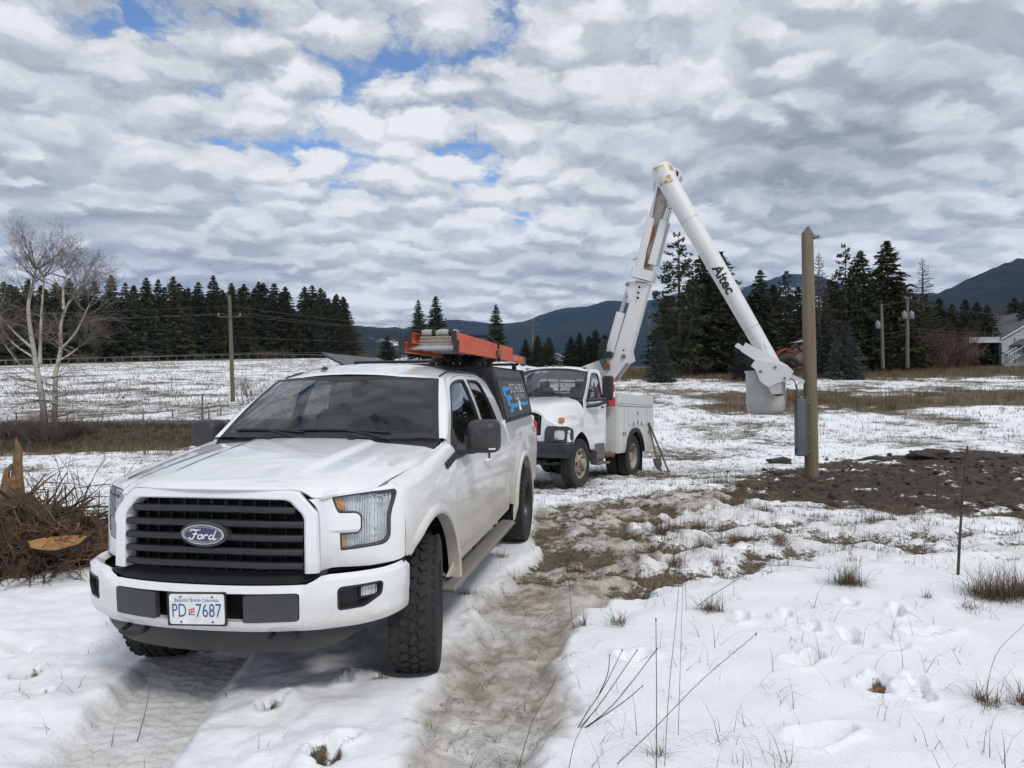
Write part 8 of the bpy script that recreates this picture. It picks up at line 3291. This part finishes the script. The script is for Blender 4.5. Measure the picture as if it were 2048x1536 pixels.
stalk([(1306, 1575, 3.15), (1308, 1400, 3.12), (1308, 1240, 3.1)], .0035, .0022, 'straight dark weed stalk rising from the bottom edge', 1)
stalk([(1320, 1580, 3.15), (1333, 1380, 3.2), (1352, 1200, 3.3), (1360, 1010, 3.4)], .0024, .0010, 'very tall thin pale stalk leaning slightly right', 0, 'reed_stem' if 'reed_stem' in M else 'twig')
stalk([(1350, 1490, 3.45), (1356, 1330, 3.45), (1363, 1150, 3.45)], .0022, .0010, 'tall thin stalk right of the straight dark one')
stalk([(1180, 1570, 3.15), (1290, 1470, 3.2), (1400, 1360, 3.25), (1508, 1270, 3.3)], .0026, .0016, 'long diagonal stem leaning right across the snow', 1)
stalk([(1138, 1478, 3.55), (1165, 1430, 3.55), (1205, 1370, 3.55), (1240, 1300, 3.55)], .004, .0018, 'branched dark weed leaning right on the snow slab', 1, 'bark_dark',
      [[(1150, 1460, 3.55), (1200, 1400, 3.52), (1270, 1300, 3.5)], [(1150, 1465, 3.55), (1220, 1410, 3.5), (1310, 1298, 3.45)], [(1165, 1455, 3.55), (1240, 1405, 3.5), (1280, 1372, 3.48)], [(1190, 1395, 3.55), (1210, 1350, 3.55), (1215, 1310, 3.55)]])
stalk([(1125, 1570, 3.1), (1145, 1480, 3.15), (1180, 1425, 3.2)], .0026, .0014, 'short dark stem at the bottom edge left of the branched weed')
stalk([(1912, 1165, 6.35), (1917, 1080, 6.33), (1924, 990, 6.3), (1934, 898, 6.25)], .017, .010, 'thick dead mullein stalk standing at the right', 1, 'bark_dark')
stalk([(265, 1490, 3.55), (285, 1420, 3.55), (300, 1350, 3.55)], .0030, .0014, 'thin dark stem in front of the pickup licence plate', 0, 'bark_dark', [[(268, 1480, 3.55), (250, 1500, 3.5), (228, 1535, 3.4)]])
stalk([(1030, 1536, 3.3), (1060, 1440, 3.4), (1095, 1380, 3.5), (1110, 1345, 3.5)], .0028, .0012, 'dark stem at the edge of the dirty track', 0, 'bark_dark')
stalk([(1140, 1240, 5.3), (1136, 1180, 5.3), (1130, 1130, 5.3)], .003, .0014, 'short dark stem at the corner of the churned snow', 0, 'bark_dark')
stalk([(1375, 1225, 5.45), (1440, 1180, 5.4), (1530, 1135, 5.3), (1640, 1140, 5.2)], .004, .0016, 'long arching dead stem bending right over the tuft', 0)
stalk([(1960, 1440, 3.7), (1985, 1320, 3.7), (2050, 1250, 3.7)], .0024, .0010, 'bent stem at the lower right edge', 0)
stalk([(1810, 1425, 3.85), (1930, 1462, 3.7), (2060, 1500, 3.5)], .0022, .0012, 'nearly flat pale stem at the lower right', 0)
stalk([(1370, 1240, 5.3), (1366, 1130, 5.3), (1362, 1060, 5.3)], .0022, .0010, 'thin upright stem left of the bent tuft', 0)
stalk([(1500, 1130, 6.6), (1512, 1050, 6.6), (1518, 1010, 6.6)], .003, .0015, 'thin upright stem in the trampled snow', 0)
# flattened straw bundle on the snow
sx_, sy_ = px2w(1740, 1360, .07)
ns = 60
V, Q, sh = blades(rng.normal(0, .10, ns), rng.normal(0, .014, ns), np.full(ns, .012), rng.uniform(.004, .02, ns), rng.uniform(4, 12, ns), np.full(ns, .0022), rng)
mb = MB()
for k in range(46):
    x0 = rng.uniform(-.24, .05)
    L = rng.uniform(.12, .30)
    y0, z0 = rng.normal(0, .016), rng.uniform(.005, .035)
    mb.tube([(x0, y0, z0), (x0 + L * .5, y0 + rng.normal(0, .01), z0 + .012), (x0 + L, y0 + rng.normal(0, .02) + .03 * (x0 + L), z0)], .0016, 4)
o = mb.build('straw_bundle', M['tool_wood'], None)
o.location = (sx_, sy_, HZ(sx_, sy_))
tag(o, 'flattened bundle of straw lying on the clean snow among footprints', 'straw')
